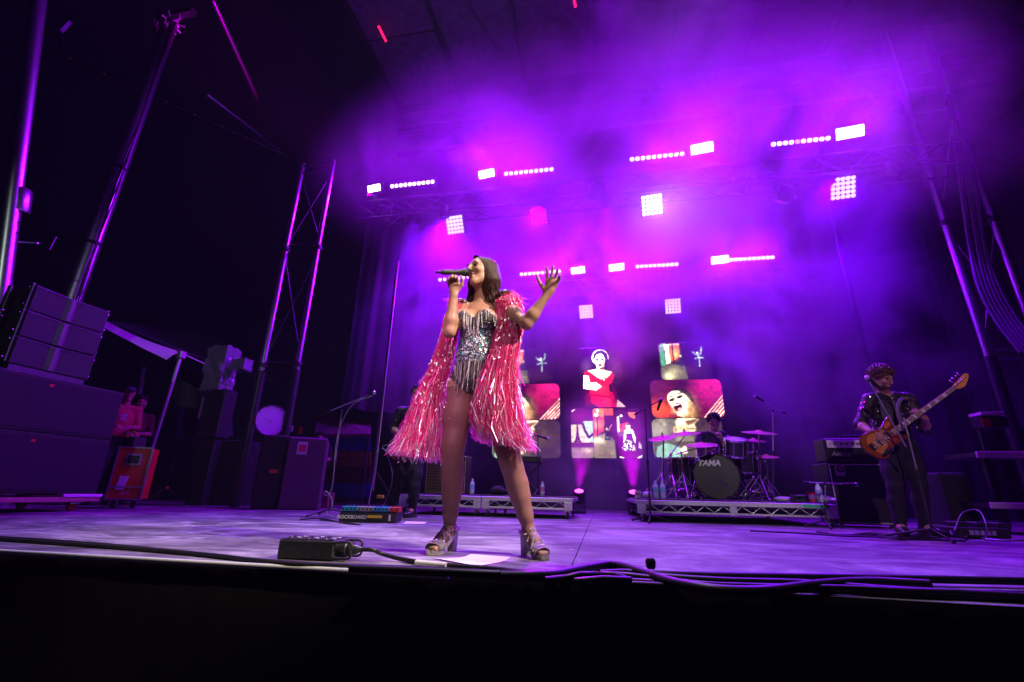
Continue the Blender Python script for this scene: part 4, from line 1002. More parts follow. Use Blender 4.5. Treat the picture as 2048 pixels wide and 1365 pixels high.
riser(-2.86, -1.66, 6.5, 7.9, RZ, .11, 'left half of the low riser behind the guitarist with a combo amplifier on it')
riser(-1.64, -.40, 6.5, 7.9, RZ, .11, 'low riser behind the legs of the singer holding a cloth bundle')
riser(.45, 2.78, 6.5, 8.9, RZ, .105, 'long low riser carrying the drum kit on white hubbed wheels', 2, True)
# ================================================================ DRUM KIT
dr = P(1437, 957, Y=7.1); KX, KY, KZ = dr.x, 7.1, RZ+.31
drumblack = material('black_drum_shell', (.018, .016, .022), .2, coat=.6); headm = material('black_drum_head', (.014, .012, .016), .38)
lilac_head = material('clear_drum_head', (.55, .45, .58), .35)
cym = material('bronze_cymbal', (.38, .23, .14), .38, .8, bump=.4, scale=9, stretch=(8, 8, .3), var=.1)
kit = thing('drum_kit', (KX, KY+.2, RZ), 'black drum kit with cymbals and chrome stands on the long riser', 'drum kit')
axk = (-.10, -1, .02)
def drum(c, r, depth, ax, shell, head, name='drum', lugs=8, parent=None):
    ax = Vector(ax).normalized(); c = Vector(c)
    o = MB().lathe([(r, -depth/2), (r, depth/2)], c, ax, 32, caps=False).build(name, shell, parent or kit)
    for s_ in (-1, 1):
        MB().lathe([(r*1.0, s_*(depth/2-.012)), (r*1.035, s_*(depth/2-.012)), (r*1.035, s_*(depth/2+.012)), (r*.985, s_*(depth/2+.012)), (r*.98, s_*(depth/2))], c, ax, 32, caps=False).build('hoop', MT['chrome'] if r < .25 else drumblack, o)
        MB().lathe([(r*.985, 0), (.001, .001)], c+ax*(s_*(depth/2+.001)), ax, 32, caps=False).build('drum_head', head, o)
    q = Vector((0, 0, 1)).rotation_difference(ax)
    for i in range(lugs):
        a = 2*math.pi*(i+.5)/lugs; d = q @ Vector((math.cos(a), math.sin(a), 0)); p = c+d*r*1.02
        m = MB(); m.tube([p-ax*depth*.5, p+ax*depth*.5], .005, 6); m.ball(p-ax*depth*.28, .014, 6, 5); m.ball(p+ax*depth*.28, .014, 6, 5); m.ball(p+ax*(depth*.5+.01), .010, 6, 4)
        m.build('lug', MT['chrome'], o)
    return o
kick = drum((KX, KY+.23, KZ), .30, .44, axk, drumblack, headm, 'kick_drum', 10)
ak = Vector(axk).normalized(); fk = Vector((KX, KY+.23, KZ))+ak*.222
lm = facing(fk+ak*.004+Vector((-.085, 0, .205)), (1, -.10, 0), (0, .02, 1)); lm.translation += Vector((0, -.004, -.03))
text('TAMA', .11, lm, no_sample(material('logo_white', (.75, .75, .75), .5)), 'lettering', kick, .22, .0012, .004)
MB().lathe([(.006, 0), (.012, .002), (.012, .004), (.001, .005)], fk+Vector((-.16, 0, .207)), ak, 10).build('logo_mark', MT['white'], kick)
MB().tube([fk+ak*.006+Vector((.03, 0, -.03)), fk+ak*.01+Vector((.13, 0, -.14))], .012, 8).build('chrome_glint_strip', MT['chrome'], kick)
for s_ in (-1, 1):
    MB().tube([Vector((KX+s_*.30, KY+.1, KZ-.05)), Vector((KX+s_*.40, KY-.05, RZ+.01))], .011, 8).build('spur', MT['chrome'], kick)
def at7(x, y, Y): return P(x, y, Y=Y)
drum(at7(1471, 895, 7.2), .155, .22, (.05, -.35, 1), drumblack, lilac_head, 'rack_tom', 8)
drum(at7(1487, 924, 7.55), .19, .28, (.02, -.15, 1), drumblack, lilac_head, 'floor_tom', 8)
drum(at7(1364, 940, 7.45), .19, .34, (-.02, -.06, 1), drumblack, headm, 'floor_tom', 8)
drum(at7(1415, 905, 7.6), .17, .15, (.0, -.1, 1), MT['chrome'], lilac_head, 'snare_drum', 8)
def cymbal(px_, py, Y, r, tilt, base, name='cymbal', boom=None):
    c = at7(px_, py, Y); ax = Vector(tilt).normalized()
    o = MB().lathe([(r, -.002), (r*.6, .012), (r*.2, .022), (r*.14, .035), (.008, .045), (.008, .04), (r*.13, .031), (r*.2, .018), (r*.6, .008), (r, -.004)], c, ax, 30, caps=False).build(name, cym, kit)
    m = MB(); m.tube([c+ax*.03, c+ax*.085], .006, 6); m.lathe([(.016, .05), (.016, .062)], c, ax, 8); m.build('wing_nut', MT['black'], o)
    b_ = Vector((base[0], base[1], RZ)); st = MB(); top = c-ax*.03
    kn_ = Vector((b_.x, b_.y, min(c.z-.12, RZ+.62))) if boom else None
    if boom:
        st.tube([b_+Vector((0, 0, .12)), kn_], .011, 8); st.tube([kn_+(kn_-top)*.25, top], .008, 8); st.ball(kn_, .02, 8, 6)
    else: st.tube([b_+Vector((0, 0, .12)), top], .011, 8)
    st.ball(b_+Vector((0, 0, .33)), .02, 8, 6); st.ball(b_+Vector((0, 0, .55)), .018, 8, 6)
    for i in range(3):
        a = .5+2.1*i; e = b_+Vector((.26*math.cos(a), .26*math.sin(a), .012)); st.tube([b_+Vector((0, 0, .33)), e], .009, 6); st.tube([b_+Vector((0, 0, .14)), b_*.5+e*.5+Vector((0, 0, .1))], .006, 6); st.ball(e, .017, 6, 5)
    st.build('cymbal_stand', MT['chrome'], kit)
X7 = lambda x, Y: P(x, 985, Y=Y).x
cymbal(1326, 876, 6.95, .21, (-.16, -.28, 1), (X7(1326, 6.95), 6.95))
cymbal(1369, 868, 7.3, .23, (-.08, -.25, 1), (X7(1348, 7.2), 7.2), boom=True)
cymbal(1402, 890, 6.95, .22, (-.05, -.25, 1), (X7(1370, 6.85), 6.85), boom=True)
cymbal(1518, 866, 7.1, .235, (.05, -.22, 1), (X7(1524, 7.1), 7.1))
cymbal(1533, 914, 7.5, .17, (0, -.2, 1), (X7(1538, 7.5), 7.5), 'hi_hat')
cymbal(1507, 882, 7.7, .18, (.05, -.2, 1), (X7(1512, 7.7), 7.7))
m = MB()
for i in range(26):   # clamps, rods and pedals low in the kit
    p = Vector((KX+rng.uniform(-.62, .62), KY+rng.uniform(-.05, .5), RZ+rng.uniform(.02, .36)))
    if abs(p.x-KX) < .30: p.x = KX+(.33 if p.x > KX else -.33)
    d = Vector((rng.normal(0, 1), rng.normal(0, .4), rng.normal(0, 1))).normalized()*rng.uniform(.06, .2)
    m.tube([p, p+d], .007, 6); m.ball(p, .014, 6, 5)
o = m.build('hardware', MT['chrome'], kit); o['kind'] = 'stuff'
m = MB(); m.lathe([(.17, 0), (.175, .03), (.15, .06), (.02, .065)], (KX+.02, KY+1.05, RZ+.47), (0, 0, 1), 20); m.tube([(KX+.02, KY+1.05, RZ+.1), (KX+.02, KY+1.05, RZ+.48)], .02, 8); tripod(m, (KX+.02, KY+1.05, RZ), RZ+.25, .25); m.build('throne', MT['black'], kit)
# ================================================================ AMPLIFIERS
def amp_cab(M, w, h, d, name, parent, grille=True):
    o = link(name, MB().box((0, d/2, h/2), (w, d, h), None, .014).mesh(name, MT['black']), parent); o.data.transform(M)
    return o
ax0 = P(1677, 1052, Y=6.75); AX = ax0.x
sv_ = thing('bass_cabinet', (AX+.38, 6.9, 0), 'tall black bass speaker cabinet with a square silver badge right of the drums', 'speaker cabinet')
cabH = P(1672, 926, Y=6.75).z; cw = P(1788, 1000, Y=6.75).x-AX
MB().bx((AX, 6.75, .03), (AX+cw, 7.2, cabH), .012).build('case', MT['black'], sv_)
MB().bx((AX+.03, 6.742, .06), (AX+cw-.03, 6.75, cabH-.03)).build('grille_cloth', material('dark_grille_cloth', (.03, .03, .04), .9, bump=.8, scale=900, var=.3), sv_)
for (a, b_) in (((AX+.022, cabH-.02), (AX+cw-.022, cabH-.02)), ((AX+.022, .05), (AX+cw-.022, .05)), ((AX+.022, .05), (AX+.022, cabH-.02)), ((AX+cw-.022, .05), (AX+cw-.022, cabH-.02))):
    MB().tube([(a[0], 6.742, a[1]), (b_[0], 6.742, b_[1])], .006, 6).build('piping', MT['white'], sv_)
bd = P(1679, 940, Y=6.74)
MB().bx((bd.x-.055, 6.732, bd.z-.075), (bd.x+.055, 6.742, bd.z+.07), .003).build('badge', MT['alu'], sv_)
m = MB(); bc = bd+Vector((0, -.012, .012))
m.tube([bc+Vector((.036*math.cos(a), 0, .036*math.sin(a))) for a in np.linspace(-.6, 4.7, 18)]+[bc+Vector((.0, 0, -.036)), bc+Vector((.042, 0, -.036))], .0065, 6)
m.tube([bc+Vector((.018*math.cos(a), 0, .018*math.sin(a))) for a in np.linspace(0, 6.3, 14)], .005, 6); m.tube([bc+Vector((.036, 0, 0)), bc+Vector((.04, 0, -.036))], .006, 6); m.build('badge_letter', MT['black'], sv_)
sb = P(1776, 1048, Y=6.74); MB().bx((sb.x-.07, 6.735, sb.z-.012), (sb.x+.07, 6.742, sb.z+.012), .002).build('name_plate', MT['alu'], sv_)
for zz in (.02,):
    for xx in (AX+.06, AX+cw-.06): MB().lathe([(.02, 0), (.025, .01), (.02, .03)], (xx, 6.8, 0), (0, 0, 1), 10).build('foot', MT['rubber'], sv_)
hd_ = thing('amplifier_head', (AX+.3, 6.85, cabH), 'silver faced bass amplifier head on top of the tall black cabinet', 'amplifier')
hx0 = P(1655, 922, Y=6.72).x; hx1 = hx0+.74; hz0 = cabH+.012; hz1 = P(1660, 876, Y=6.72).z
MB().bx((hx0, 6.73, hz0), (hx1, 7.05, hz1), .018).build('case', MT['black'], hd_)
zm = hz0+(hz1-hz0)*.58
MB().bx((hx0+.03, 6.722, zm), (hx1-.03, 6.731, hz1-.03), .002).build('control_panel', material('silver_panel', (.85, .86, .82), .4, .1), hd_)
MB().bx((hx0+.03, 6.724, hz0+.03), (hx1-.03, 6.731, zm-.008), .002).build('grille_cloth', MT['grille'], hd_)
for i in range(7):
    MB().lathe([(.012, 0), (.012, .018), (.004, .02)], (hx0+.20+.062*i, 6.722, (zm+hz1-.03)/2), (0, -1, 0), 10).build('knob', MT['black'], hd_)
for i in range(2): MB().lathe([(.008, 0), (.008, .01)], (hx0+.07+.045*i, 6.722, (zm+hz1-.03)/2), (0, -1, 0), 8).build('jack', MT['chrome'], hd_)
text('Ampeg', .075, facing((hx0+.17, 6.7215, (hz0+zm)/2+.01), (1, 0, 0), (0, 0, 1)), MT['alu'], 'lettering', hd_, .3, .002)
m = MB(); m.tube(curve([(hx0+.25, 6.8, hz1+.0), (hx0+.25, 6.8, hz1+.03), (hx0+.45, 6.8, hz1+.03), (hx0+.45, 6.8, hz1)], 5), .012, 8); m.build('handle', MT['rubber'], hd_)
ca = thing('combo_amplifier', (-2.2, 6.9, RZ), 'black guitar combo amplifier with diamond pattern grille and pale piping on the left riser', 'amplifier')
cx0, cx1 = P(849, 985, Y=6.72).x, P(930, 985, Y=6.72).x; cz1 = P(890, 912, Y=6.72).z
MB().bx((cx0, 6.72, RZ+.005), (cx1, 7.0, cz1), .012).build('case', MT['black'], ca)
dia = bpy.data.materials.new('diamond_grille'); dia.use_nodes = True; nt = dia.node_tree; bs = nt.nodes['Principled BSDF']; bs.inputs['Roughness'].default_value = .8
tc = nt.nodes.new('ShaderNodeTexCoord'); mp = nt.nodes.new('ShaderNodeMapping'); mp.inputs['Rotation'].default_value = (0, rad(45), 0); wv = nt.nodes.new('ShaderNodeTexChecker'); wv.inputs['Scale'].default_value = 34
wv.inputs['Color1'].default_value = (.16, .09, .05, 1); wv.inputs['Color2'].default_value = (.05, .03, .02, 1)
nt.links.new(tc.outputs['Object'], mp.inputs[0]); nt.links.new(mp.outputs[0], wv.inputs[0]); nt.links.new(wv.outputs[0], bs.inputs['Base Color'])
gz = RZ+(cz1-RZ)*.82
MB().bx((cx0+.02, 6.712, RZ+.03), (cx1-.02, 6.72, gz), .002).build('grille_cloth', dia, ca)
for (a, b_) in (((cx0+.015, gz+.005), (cx1-.015, gz+.005)), ((cx0+.015, RZ+.02), (cx1-.015, RZ+.02)), ((cx0+.012, RZ+.02), (cx0+.012, cz1-.01)), ((cx1-.012, RZ+.02), (cx1-.012, cz1-.01)), ((cx0+.012, cz1-.01), (cx1-.012, cz1-.01))):
    MB().tube([(a[0], 6.714, a[1]), (b_[0], 6.714, b_[1])], .005, 6).build('piping', material('gold_piping', (.6, .5, .3), .4, .4), ca)
MB().bx(((cx0+cx1)/2-.06, 6.708, gz-.05), ((cx0+cx1)/2+.06, 6.712, gz-.03)).build('name_plate', MT['alu'], ca)
MB().tube(curve([((cx0+cx1)/2-.1, 6.85, cz1), ((cx0+cx1)/2-.08, 6.85, cz1+.03), ((cx0+cx1)/2+.08, 6.85, cz1+.03), ((cx0+cx1)/2+.1, 6.85, cz1)], 4), .01, 6).build('handle', MT['rubber'], ca)
# ================================================================ SMALL THINGS ON THE RISERS
def bottle(px_, py, Y, label, lab=(.25, .5, .75), s=1.0, lie=None):
    b_ = P(px_, py, Y=Y); z0 = RZ+.001 if lie is None else RZ+.035; t = thing('water_bottle', (b_.x, Y, z0), label, 'bottle', 'plastic water bottles on the risers')
    ax = lie or (0, 0, 1); c = (b_.x, Y, z0)
    MB().lathe([(.028*s, 0), (.033*s, .008*s), (.033*s, .05*s), (.031*s, .06*s), (.033*s, .07*s), (.033*s, .14*s), (.026*s, .165*s), (.013*s, .19*s), (.013*s, .20*s)], c, ax, 14).build('body', PET, t)
    MB().lathe([(.0338*s, .075*s), (.0338*s, .135*s)], c, ax, 14, caps=False).build('label_band', material('bottle_label', lab, .5), t)
    MB().lathe([(.015*s, .196*s), (.015*s, .215*s), (.002, .217*s)], c, ax, 10).build('cap', MT['white'], t)
PET = material('bottle_plastic', (.55, .65, .8), .12, spec=.8)
bottle(944, 988, 6.62, 'blue labelled water bottle standing alone on the left riser beside the leg of the singer', s=1.0)
bottle(1313, 998, 6.6, 'left one of the two water bottles at the left end of the drum riser', (.2, .6, .6), 1.05)
bottle(1327, 998, 6.6, 'right one of the two water bottles at the left end of the drum riser', (.2, .6, .6), 1.05)
bottle(1640, 999, 6.62, 'water bottle beside the red cup at the right end of the drum riser', (.3, .4, .7), 1.1)
bottle(1085, 985, 6.75, 'pinkish bottle lying at the right end of the left riser', (.6, .2, .4), .9)
def mug(px_, py, Y, label, ax=(0, 0, 1)):
    b_ = P(px_, py, Y=Y); c = Vector((b_.x, Y, RZ+(.001 if ax[2] == 1 else .042))); t = thing('mug', c, label, 'mug', 'white mugs on the drum riser')
    MB().lathe([(.001, .004), (.036, 0), (.04, .006), (.041, .095), (.037, .095), (.036, .012), (.001, .01)], c, ax, 18, caps=False).build('cup', MT['white'], t)
    d = Vector((1, -.1, 0)) if ax[2] == 1 else Vector((0, -.3, 1)); a_ = Vector(ax)
    MB().tube([c+d*.04+a_*.075, c+d*.068+a_*.07, c+d*.07+a_*.035, c+d*.04+a_*.022], .006, 6).build('handle', MT['white'], t)
    return t, c
t_, c_ = mug(1276, 999, 6.58, 'white mug with dark initials standing at the left corner of the drum riser')
text('RR', .045, facing(c_+Vector((0, -.0425, .052)), (1, 0, 0), (0, 0, 1)), material('dark_red_print', (.2, .03, .03), .5), 'lettering', t_, 0, .001, .001)
mug(1289, 997, 6.6, 'white mug lying on its side next to the standing mug', (.9, -.3, .1))
cp = P(1625, 1000, Y=6.6); t = thing('red_cup', (cp.x, 6.6, RZ), 'red plastic cup on the right end of the drum riser', 'cup')
MB().lathe([(.001, .003), (.032, 0), (.046, .118), (.048, .12), (.044, .12), (.030, .006), (.001, .005)], (cp.x, 6.6, RZ+.001), (0, 0, 1), 18, caps=False).build('cup', material('red_plastic', (.6, .02, .03), .35), t)
MB().lathe([(.0365, .03), (.0425, .085)], (cp.x, 6.6, RZ+.001), (0, 0, 1), 18, caps=False).build('printed_band', material('cup_print', (.25, .12, .35), .4), t)
bw = P(1656, 1001, Y=6.62); tag(MB().lathe([(.001, .0), (.05, 0), (.075, .03), (.08, .055), (.074, .055), (.05, .012), (.001, .008)], (bw.x, 6.62, RZ+.002), (.12, -.3, 1), 18, caps=False).build('bowl', MT['white']), 'tipped white bowl at the right end of the drum riser', 'bowl')
def cloth_heap(px_, py, Y, size, label, mat, name='cloth_bundle'):
    b_ = P(px_, py, Y=Y); g = Body()
    for i in range(9): g.ell((b_.x+rng.normal(0, size[0]*.35), Y+rng.normal(0, size[1]*.3), RZ+abs(rng.normal(size[2]*.35, size[2]*.2))), np.array((size[0]*.35, size[1]*.35, size[2]*.4))*rng.uniform(.7, 1.2), .03)
    g.clip = lambda X, Y_, Z: RZ-Z
    return tag(g.mesh(name, mat, .012, 0, None, 1), label, 'cloth')
cloth_heap(990, 990, 6.8, (.22, .15, .12), 'dark crumpled cloth bundle on the riser between the legs of the singer', MT['cloth'])
cloth_heap(1580, 990, 7.0, (.30, .16, .07), 'pale towel and cables heaped right of the drum kit', material('pale_towel', (.35, .28, .36), .9, bump=.5, scale=60), 'towel')
tag(MB().bx((P(1590, 1000, Y=6.7).x, 6.7, RZ+.001), (P(1618, 1000, Y=6.7).x, 6.86, RZ+.085), .01).build('monitor_mixer', MT['black']), 'small black mixer box left of the red cup on the drum riser', 'mixer')
# ================================================================ MICROPHONE STANDS
def mic(parent, head, d, body=MT['black']):
    d = Vector(d).normalized(); h_ = Vector(head); t = parent
    MB().ball(h_, .026, 12, 9).build('microphone_grille', MT['steel'], t); MB().lathe([(.024, .012), (.025, .022), (.02, .035), (.015, .15), (.012, .16)], h_, d, 12).build('microphone_body', body, t)
def mic_stand(base, pole_top, boom_a, boom_b, label, flat=True, mat=None, r=.30, micd=None, mic_on=True):
    mat = mat or MT['darkmetal']; b_ = Vector(base); t = thing('microphone_stand', b_, label, 'mic stand', 'microphone boom stands')
    MB().tube([b_+Vector((0, 0, .06)), Vector(pole_top)*.52+b_*.48], .0115, 8).build('pole', mat, t)
    MB().tube([Vector(pole_top)*.5+b_*.5, pole_top], .008, 8).build('inner_pole', MT['steel'] if mat is MT['darkmetal'] else mat, t)
    MB().ball(pole_top, .02, 8, 6).build('clutch', MT['black'], t); MB().lathe([(.016, -.04), (.019, 0), (.016, .04)], Vector(pole_top)*.51+b_*.49, (0, 0, 1), 10).build('collar', MT['black'], t)
    MB().tube([boom_a, boom_b], .0075, 8).build('boom', MT['steel'] if mat is MT['darkmetal'] else mat, t)
    MB().lathe([(.012, -.03), (.014, 0), (.012, .03)], boom_a, Vector(boom_b)-Vector(boom_a), 10).build('counterweight', MT['rubber'], t)
    for i in range(3):
        a = .35+i*2.094; e = b_+Vector((r*math.cos(a), r*math.sin(a), .014))
        l_ = MB().tube([b_+Vector((0, 0, .09)), e], .010, 8).build('leg', MT['black'], t); MB().ball(e, .016, 8, 6).build('rubber_foot', MT['rubber'], l_)
    if mic_on: mic(t, boom_b, micd or (Vector(boom_a)-Vector(boom_b)))
    return t
Ym = 5.31; bs_ = P(657, 1033, Z=0)
st_ = mic_stand(bs_, P(683, 824, Y=Ym), P(658, 823, Y=Ym-.02), P(748, 786, Y=Ym-.05), 'tall boom microphone stand with a coiled cable left of the guitarist', r=.36, micd=(-.9, .1, -.5))
cabm = material('grey_cable', (.30, .30, .32), .5)
pts = [P(744, 792, Y=Ym-.07), P(705, 810, Y=Ym-.06), P(682, 850, Y=Ym-.03), P(672, 890, Y=Ym-.03), P(668, 940, Y=Ym-.04), P(664, 975, Y=Ym-.04), P(655, 991, Y=Ym-.05), P(647, 988, Y=Ym-.06), P(652, 983, Y=Ym-.07), P(662, 995, Y=Ym-.07), P(664, 1015, Y=Ym-.08), P(655, 1030, Y=Ym-.1), P(690, 1040, Z=.01)]
MB().tube(curve(pts, 5), .0055, 6).build('cable', cabm, st_)
mic_stand((P(1287, 1000, Y=7.3).x, 6.42, 0), P(1290, 820, Y=6.42), P(1272, 828, Y=6.42), P(1322, 800, Y=6.42), 'black boom stand before the centre screens left of the drums', r=.28, mat=MT['black'], micd=(-.4, 0, -1))
mic_stand((P(1545, 985, Y=8.3).x, 8.3, RZ), P(1546, 822, Y=8.3), P(1568, 826, Y=8.3), P(1510, 793, Y=8.3), 'boom microphone stand rising behind the right cymbals', r=.28)
mic_stand((P(1076, 1000, Y=7.2).x, 7.2, RZ), P(1076, 872, Y=7.2), P(1058, 866, Y=7.2), P(1095, 878, Y=7.2), 'short dark boom stand on the riser just right of the pink cape', r=.2, mat=MT['black'])
mic_stand((P(1648, 1030, Y=6.3).x, 6.3, 0), P(1650, 968, Y=6.3), P(1612, 965, Y=6.3), P(1712, 970, Y=6.35), 'low boom stand before the bass cabinet', r=.22, mat=MT['darkmetal'])
# keyboard on its stand, in the dark right of the cape
kb = thing('keyboard', (P(1060, 990, Y=7.3).x, 7.3, RZ), 'black keyboard on a folding stand in the dark behind the legs of the singer', 'keyboard')
kx = P(1060, 920, Y=7.3); MB().bx((kx.x-.35, 7.2, kx.z-.04), (kx.x+.18, 7.5, kx.z+.05), .01).build('body', MT['black'], kb)
m = MB()
for i in range(16): m.bx((kx.x-.33+.031*i, 7.195, kx.z+.045), (kx.x-.302+.031*i, 7.30, kx.z+.056))
o = m.build('keys', MT['white'], kb); o['kind'] = 'stuff'
for s_ in (-1, 1): MB().tube([(kx.x-.08-s_*.25, 7.3, RZ+.01), (kx.x-.08+s_*.25, 7.32+s_*.03, kx.z-.045)], .014, 8).build('leg', MT['black'], kb)
# ================================================================ THE BAND AND THE CREW
sparkle = material('jacket_sequins', (.5, .5, .55), .2, .9)
jacket_m = material('black_jacket', (.014, .012, .017), .55, bump=.3, scale=90, var=.3)
jeans_m = material('dark_jeans', (.012, .012, .020), .8, bump=.4, scale=220, var=.3)
shoe_m = material('black_leather', (.02, .018, .02), .25)
def clothed(t, J, skin, top_m, leg_m, sleeve=1.0, forearm=False, hands=(), vox=.010, seq=0, bare_head=False, top_name='jacket', s=1.0):
    lat = unit(np.array(J['shB'])-np.array(J['shA'])); f = unit(np.cross(lat, (0, 0, 1.0)))
    if np.dot(f, J['front']) < 0: f = -f
    up = np.cross(lat, f); R_ = np.stack([lat, f, up], 1); ch, wa, pe = (np.array(J[k], float) for k in ('chest', 'waist', 'pelvis'))
    g = lambda k: np.array(J[k], float)
    def torso_(B):
        B.ell(ch, np.array((.165, .115, .16))*s, .06, R_); B.ell(ch*.5+wa*.5, np.array((.145, .105, .12))*s, .06, R_); B.ell(wa, np.array((.138, .102, .11))*s, .06, R_)
    def hips_(B): B.ell(pe, np.array((.155, .115, .105))*s, .06, R_)
    def legs_(B):
        for a in 'AB':
            h, k, n = g('hip'+a), g('kn'+a), g('an'+a); B.chain([h, h*.5+k*.5, k], [.094*s, .078*s, .058*s], .05); B.chain([k, k*.65+n*.35+f*-.012, n], [.057*s, .055*s, .040*s], .03)
    def arms_(B, fr, fore):
        for a in 'AB':
            sh, el, wr = g('sh'+a), g('el'+a), g('wr'+a); e2 = sh+(el-sh)*fr
            B.cone(np.array(J['neck'])*.7+sh*.3+(0, 0, -.02), sh, .058*s, .056*s, .05); B.chain([sh, sh*.5+e2*.5, e2], [.058*s, .048*s, .042*s], .03)
            if fr >= 1 and fore: B.cone(el, el+(wr-el)*fore, .042*s, .034*s, .02)
    b_ = Body(); torso_(b_); hips_(b_); legs_(b_); arms_(b_, 1, 0)
    for a in 'AB': b_.chain([g('el'+a), g('el'+a)*.7+g('wr'+a)*.3, g('wr'+a)], [.040*s, .042*s, .027*s], .02)
    hc_ = g('head'); b_.cone(g('neck')-(0, 0, .03), hc_+np.array(J['face'])*-.02-(0, 0, .05), .058*s, .054*s, .03)
    HR_, hat_ = head_prims(b_, hc_, J['face'], (0, 0, 1), 1.03*s)
    for hnd in hands: hand(b_, *hnd)
    for a in 'AB':
        n = g('an'+a); d = unit(J.get('toe'+a, f)*np.array((1, 1, 0))); b_.cone(n, np.array((n[0], n[1], n[2]-.05))+d*.12, .04*s, .03*s, .03)
    b_.mesh('body', skin, vox*.62, 0, t)
    face_bits(t, hat_, HR_, 1.03*s)
    b_ = Body(); torso_(b_); arms_(b_, sleeve, forearm); b_.ell(wa-(0, 0, .06), np.array((.145, .112, .10))*s, .06, R_)
    nk = g('neck'); b_.clip = lambda X, Y, Z: np.maximum(.066*s-np.sqrt((X-nk[0])**2+(Y-nk[1])**2+((Z-nk[2]-.03)*.6)**2), pe[2]+.02-Z)
    top = b_.mesh(top_name, top_m, vox, .012, t)
    b_ = Body(); hips_(b_); legs_(b_); zc = pe[2]+.09; b_.clip = lambda X, Y, Z: np.maximum(Z-zc, min(g('anA')[2], g('anB')[2])-.035-Z)
    b_.mesh('trousers', leg_m, vox, .012, t)
    for a in 'AB':
        n = g('an'+a); d = unit(J.get('toe'+a, f)*np.array((1, 1, 0))); zf = n[2]-.09; h_ = Body(); p = np.array((n[0], n[1], zf))
        h_.chain([p-d*.045+(0, 0, .045), p+d*.10+(0, 0, .040), p+d*.185+(0, 0, .034)], [.042, .044, .034], .03); h_.cone(p+(0, 0, .10), p+(0, 0, .05), .044, .042, .03)
        h_.clip = lambda X, Y, Z, zf=zf: zf+.002-Z
        sh_ = h_.mesh('shoe', shoe_m, .009, 0, t)
        m = MB(); q = np.array((-d[1], d[0], 0)); m.add([Vector(p+d*x+q*y+(0, 0, z)) for z in (.001, .022) for x, y in ((-.09, -.034), (.12, -.046), (.215, -.02), (.215, .02), (.12, .046), (-.09, .034))], [(0, 1, 2, 3, 4, 5)[::-1], (6, 7, 8, 9, 10, 11)]+[(k, (k+1) % 6, 6+(k+1) % 6, 6+k) for k in range(6)]); m.build('sole', MT['rubber'], sh_)
    if seq:
        v, n = verts_of(top); m = MB(); w = n[:, 1] < .5; ids = np.where(w)[0]
        for i in rng.choice(ids, seq):
            nn = unit(n[i]+rng.normal(0, .35, 3)); t1 = unit(np.cross(nn, (0, 0, 1.0)+rng.normal(0, .2, 3))); t2 = np.cross(nn, t1); p = v[i]+n[i]*.004; r = rng.uniform(.004, .0085)
            m.add([p+(t1*math.cos(a)+t2*math.sin(a))*r for a in np.arange(6)*math.pi/3], [(0, 1, 2, 3, 4, 5)])
        o = m.build('sequins', sparkle, top); o['kind'] = 'stuff'
    return HR_, hat_, top
def curly(t, HR_, c, n, r, rad_=(.088, .10, .095), lift=.03, mat=None, low=-.25):
    """short hair as many small locks over the skull"""
    h = Body(); R_ = HR_; h.ell(c+R_ @ np.array((0, -.018, .034)), np.array(rad_)*.93, .02, R_); h.ell(c+R_ @ np.array((0, .10, -.045)), (.07, .075, .085), .02, R_, True)
    hr = h.mesh('hair', mat or HAIRM, .009, 0, t); m = MB()
    for i in range(n):
        d = unit(rng.normal(0, 1, 3))
        if d[2] < low or (d[1] > .45 and d[2] < .35): continue
        p = Vector(c+R_ @ (np.array((0, -.018, .034))+d*np.array(rad_)*.97)); q = Vector(R_ @ unit(d+rng.normal(0, .6, 3)))
        m.tube([p-q*.012, p+q*r*.6+Vector((0, 0, .004)), p+q*r*.7+Vector(rng.normal(0, r*.35, 3))], [r*.42, r*.36, r*.10], 5)
    o = m.build('hair_locks', mat or HAIRM, hr); o['kind'] = 'stuff'
def fix(p, z): return (p[0], p[1], z)
# ---- bass player
YB = 5.36
B1 = dict(front=(-.15, -1, 0), head=P(1763, 757, Y=YB-.04), face=unit((.35, -.82, -.42)), neck=P(1770, 790, Y=YB+.03), chest=P(1778, 832, Y=YB+.03), waist=P(1787, 872, Y=YB+.03), pelvis=P(1797, 897, Y=YB+.03),
          shA=P(1740, 801, Y=YB+.0), shB=P(1815, 799, Y=YB+.05), elA=P(1720, 850, Y=YB-.05), wrA=P(1741, 864, Y=YB-.22), elB=P(1850, 858, Y=YB-.02), wrB=P(1851, 838, Y=YB-.20),
          hipA=P(1782, 912, Y=YB+.02), hipB=P(1815, 910, Y=YB+.04), knA=P(1791, 975, Y=YB-.03), knB=P(1838, 972, Y=YB+.02), anA=fix(P(1800, 1050, Y=YB), .09), anB=fix(P(1848, 1046, Y=YB+.1), .09), toeA=(-.35, -1, 0), toeB=(.25, -1, 0))
tb = thing('person', fix(P(1805, 1060, Y=YB), 0), 'curly haired bass player in a sequinned black jacket looking down at the bass', 'person')
wA, wB = np.array(B1['wrA']), np.array(B1['wrB'])
HRb, hatb, topb = clothed(tb, B1, MT['skin'], jacket_m, jeans_m, 1.0, .12, [(wA, unit(np.array(P(1755, 873, Y=YB-.26))-wA), (.1, 1, -.1), (.3, -.1, .9), .35, .10, 1.05, .3), (wB, unit(np.array(P(1841, 829, Y=YB-.245))-wB), (-.6, .8, .1), (.1, .2, 1), .75, .14, 1.02, .5)], seq=900)
curly(tb, HRb, np.array(B1['head']), 950, .024, (.100, .114, .106), mat=material('auburn_hair', (.09, .035, .02), .45, bump=.5, scale=60))
b_ = Body(); hcb = np.array(B1['head'])
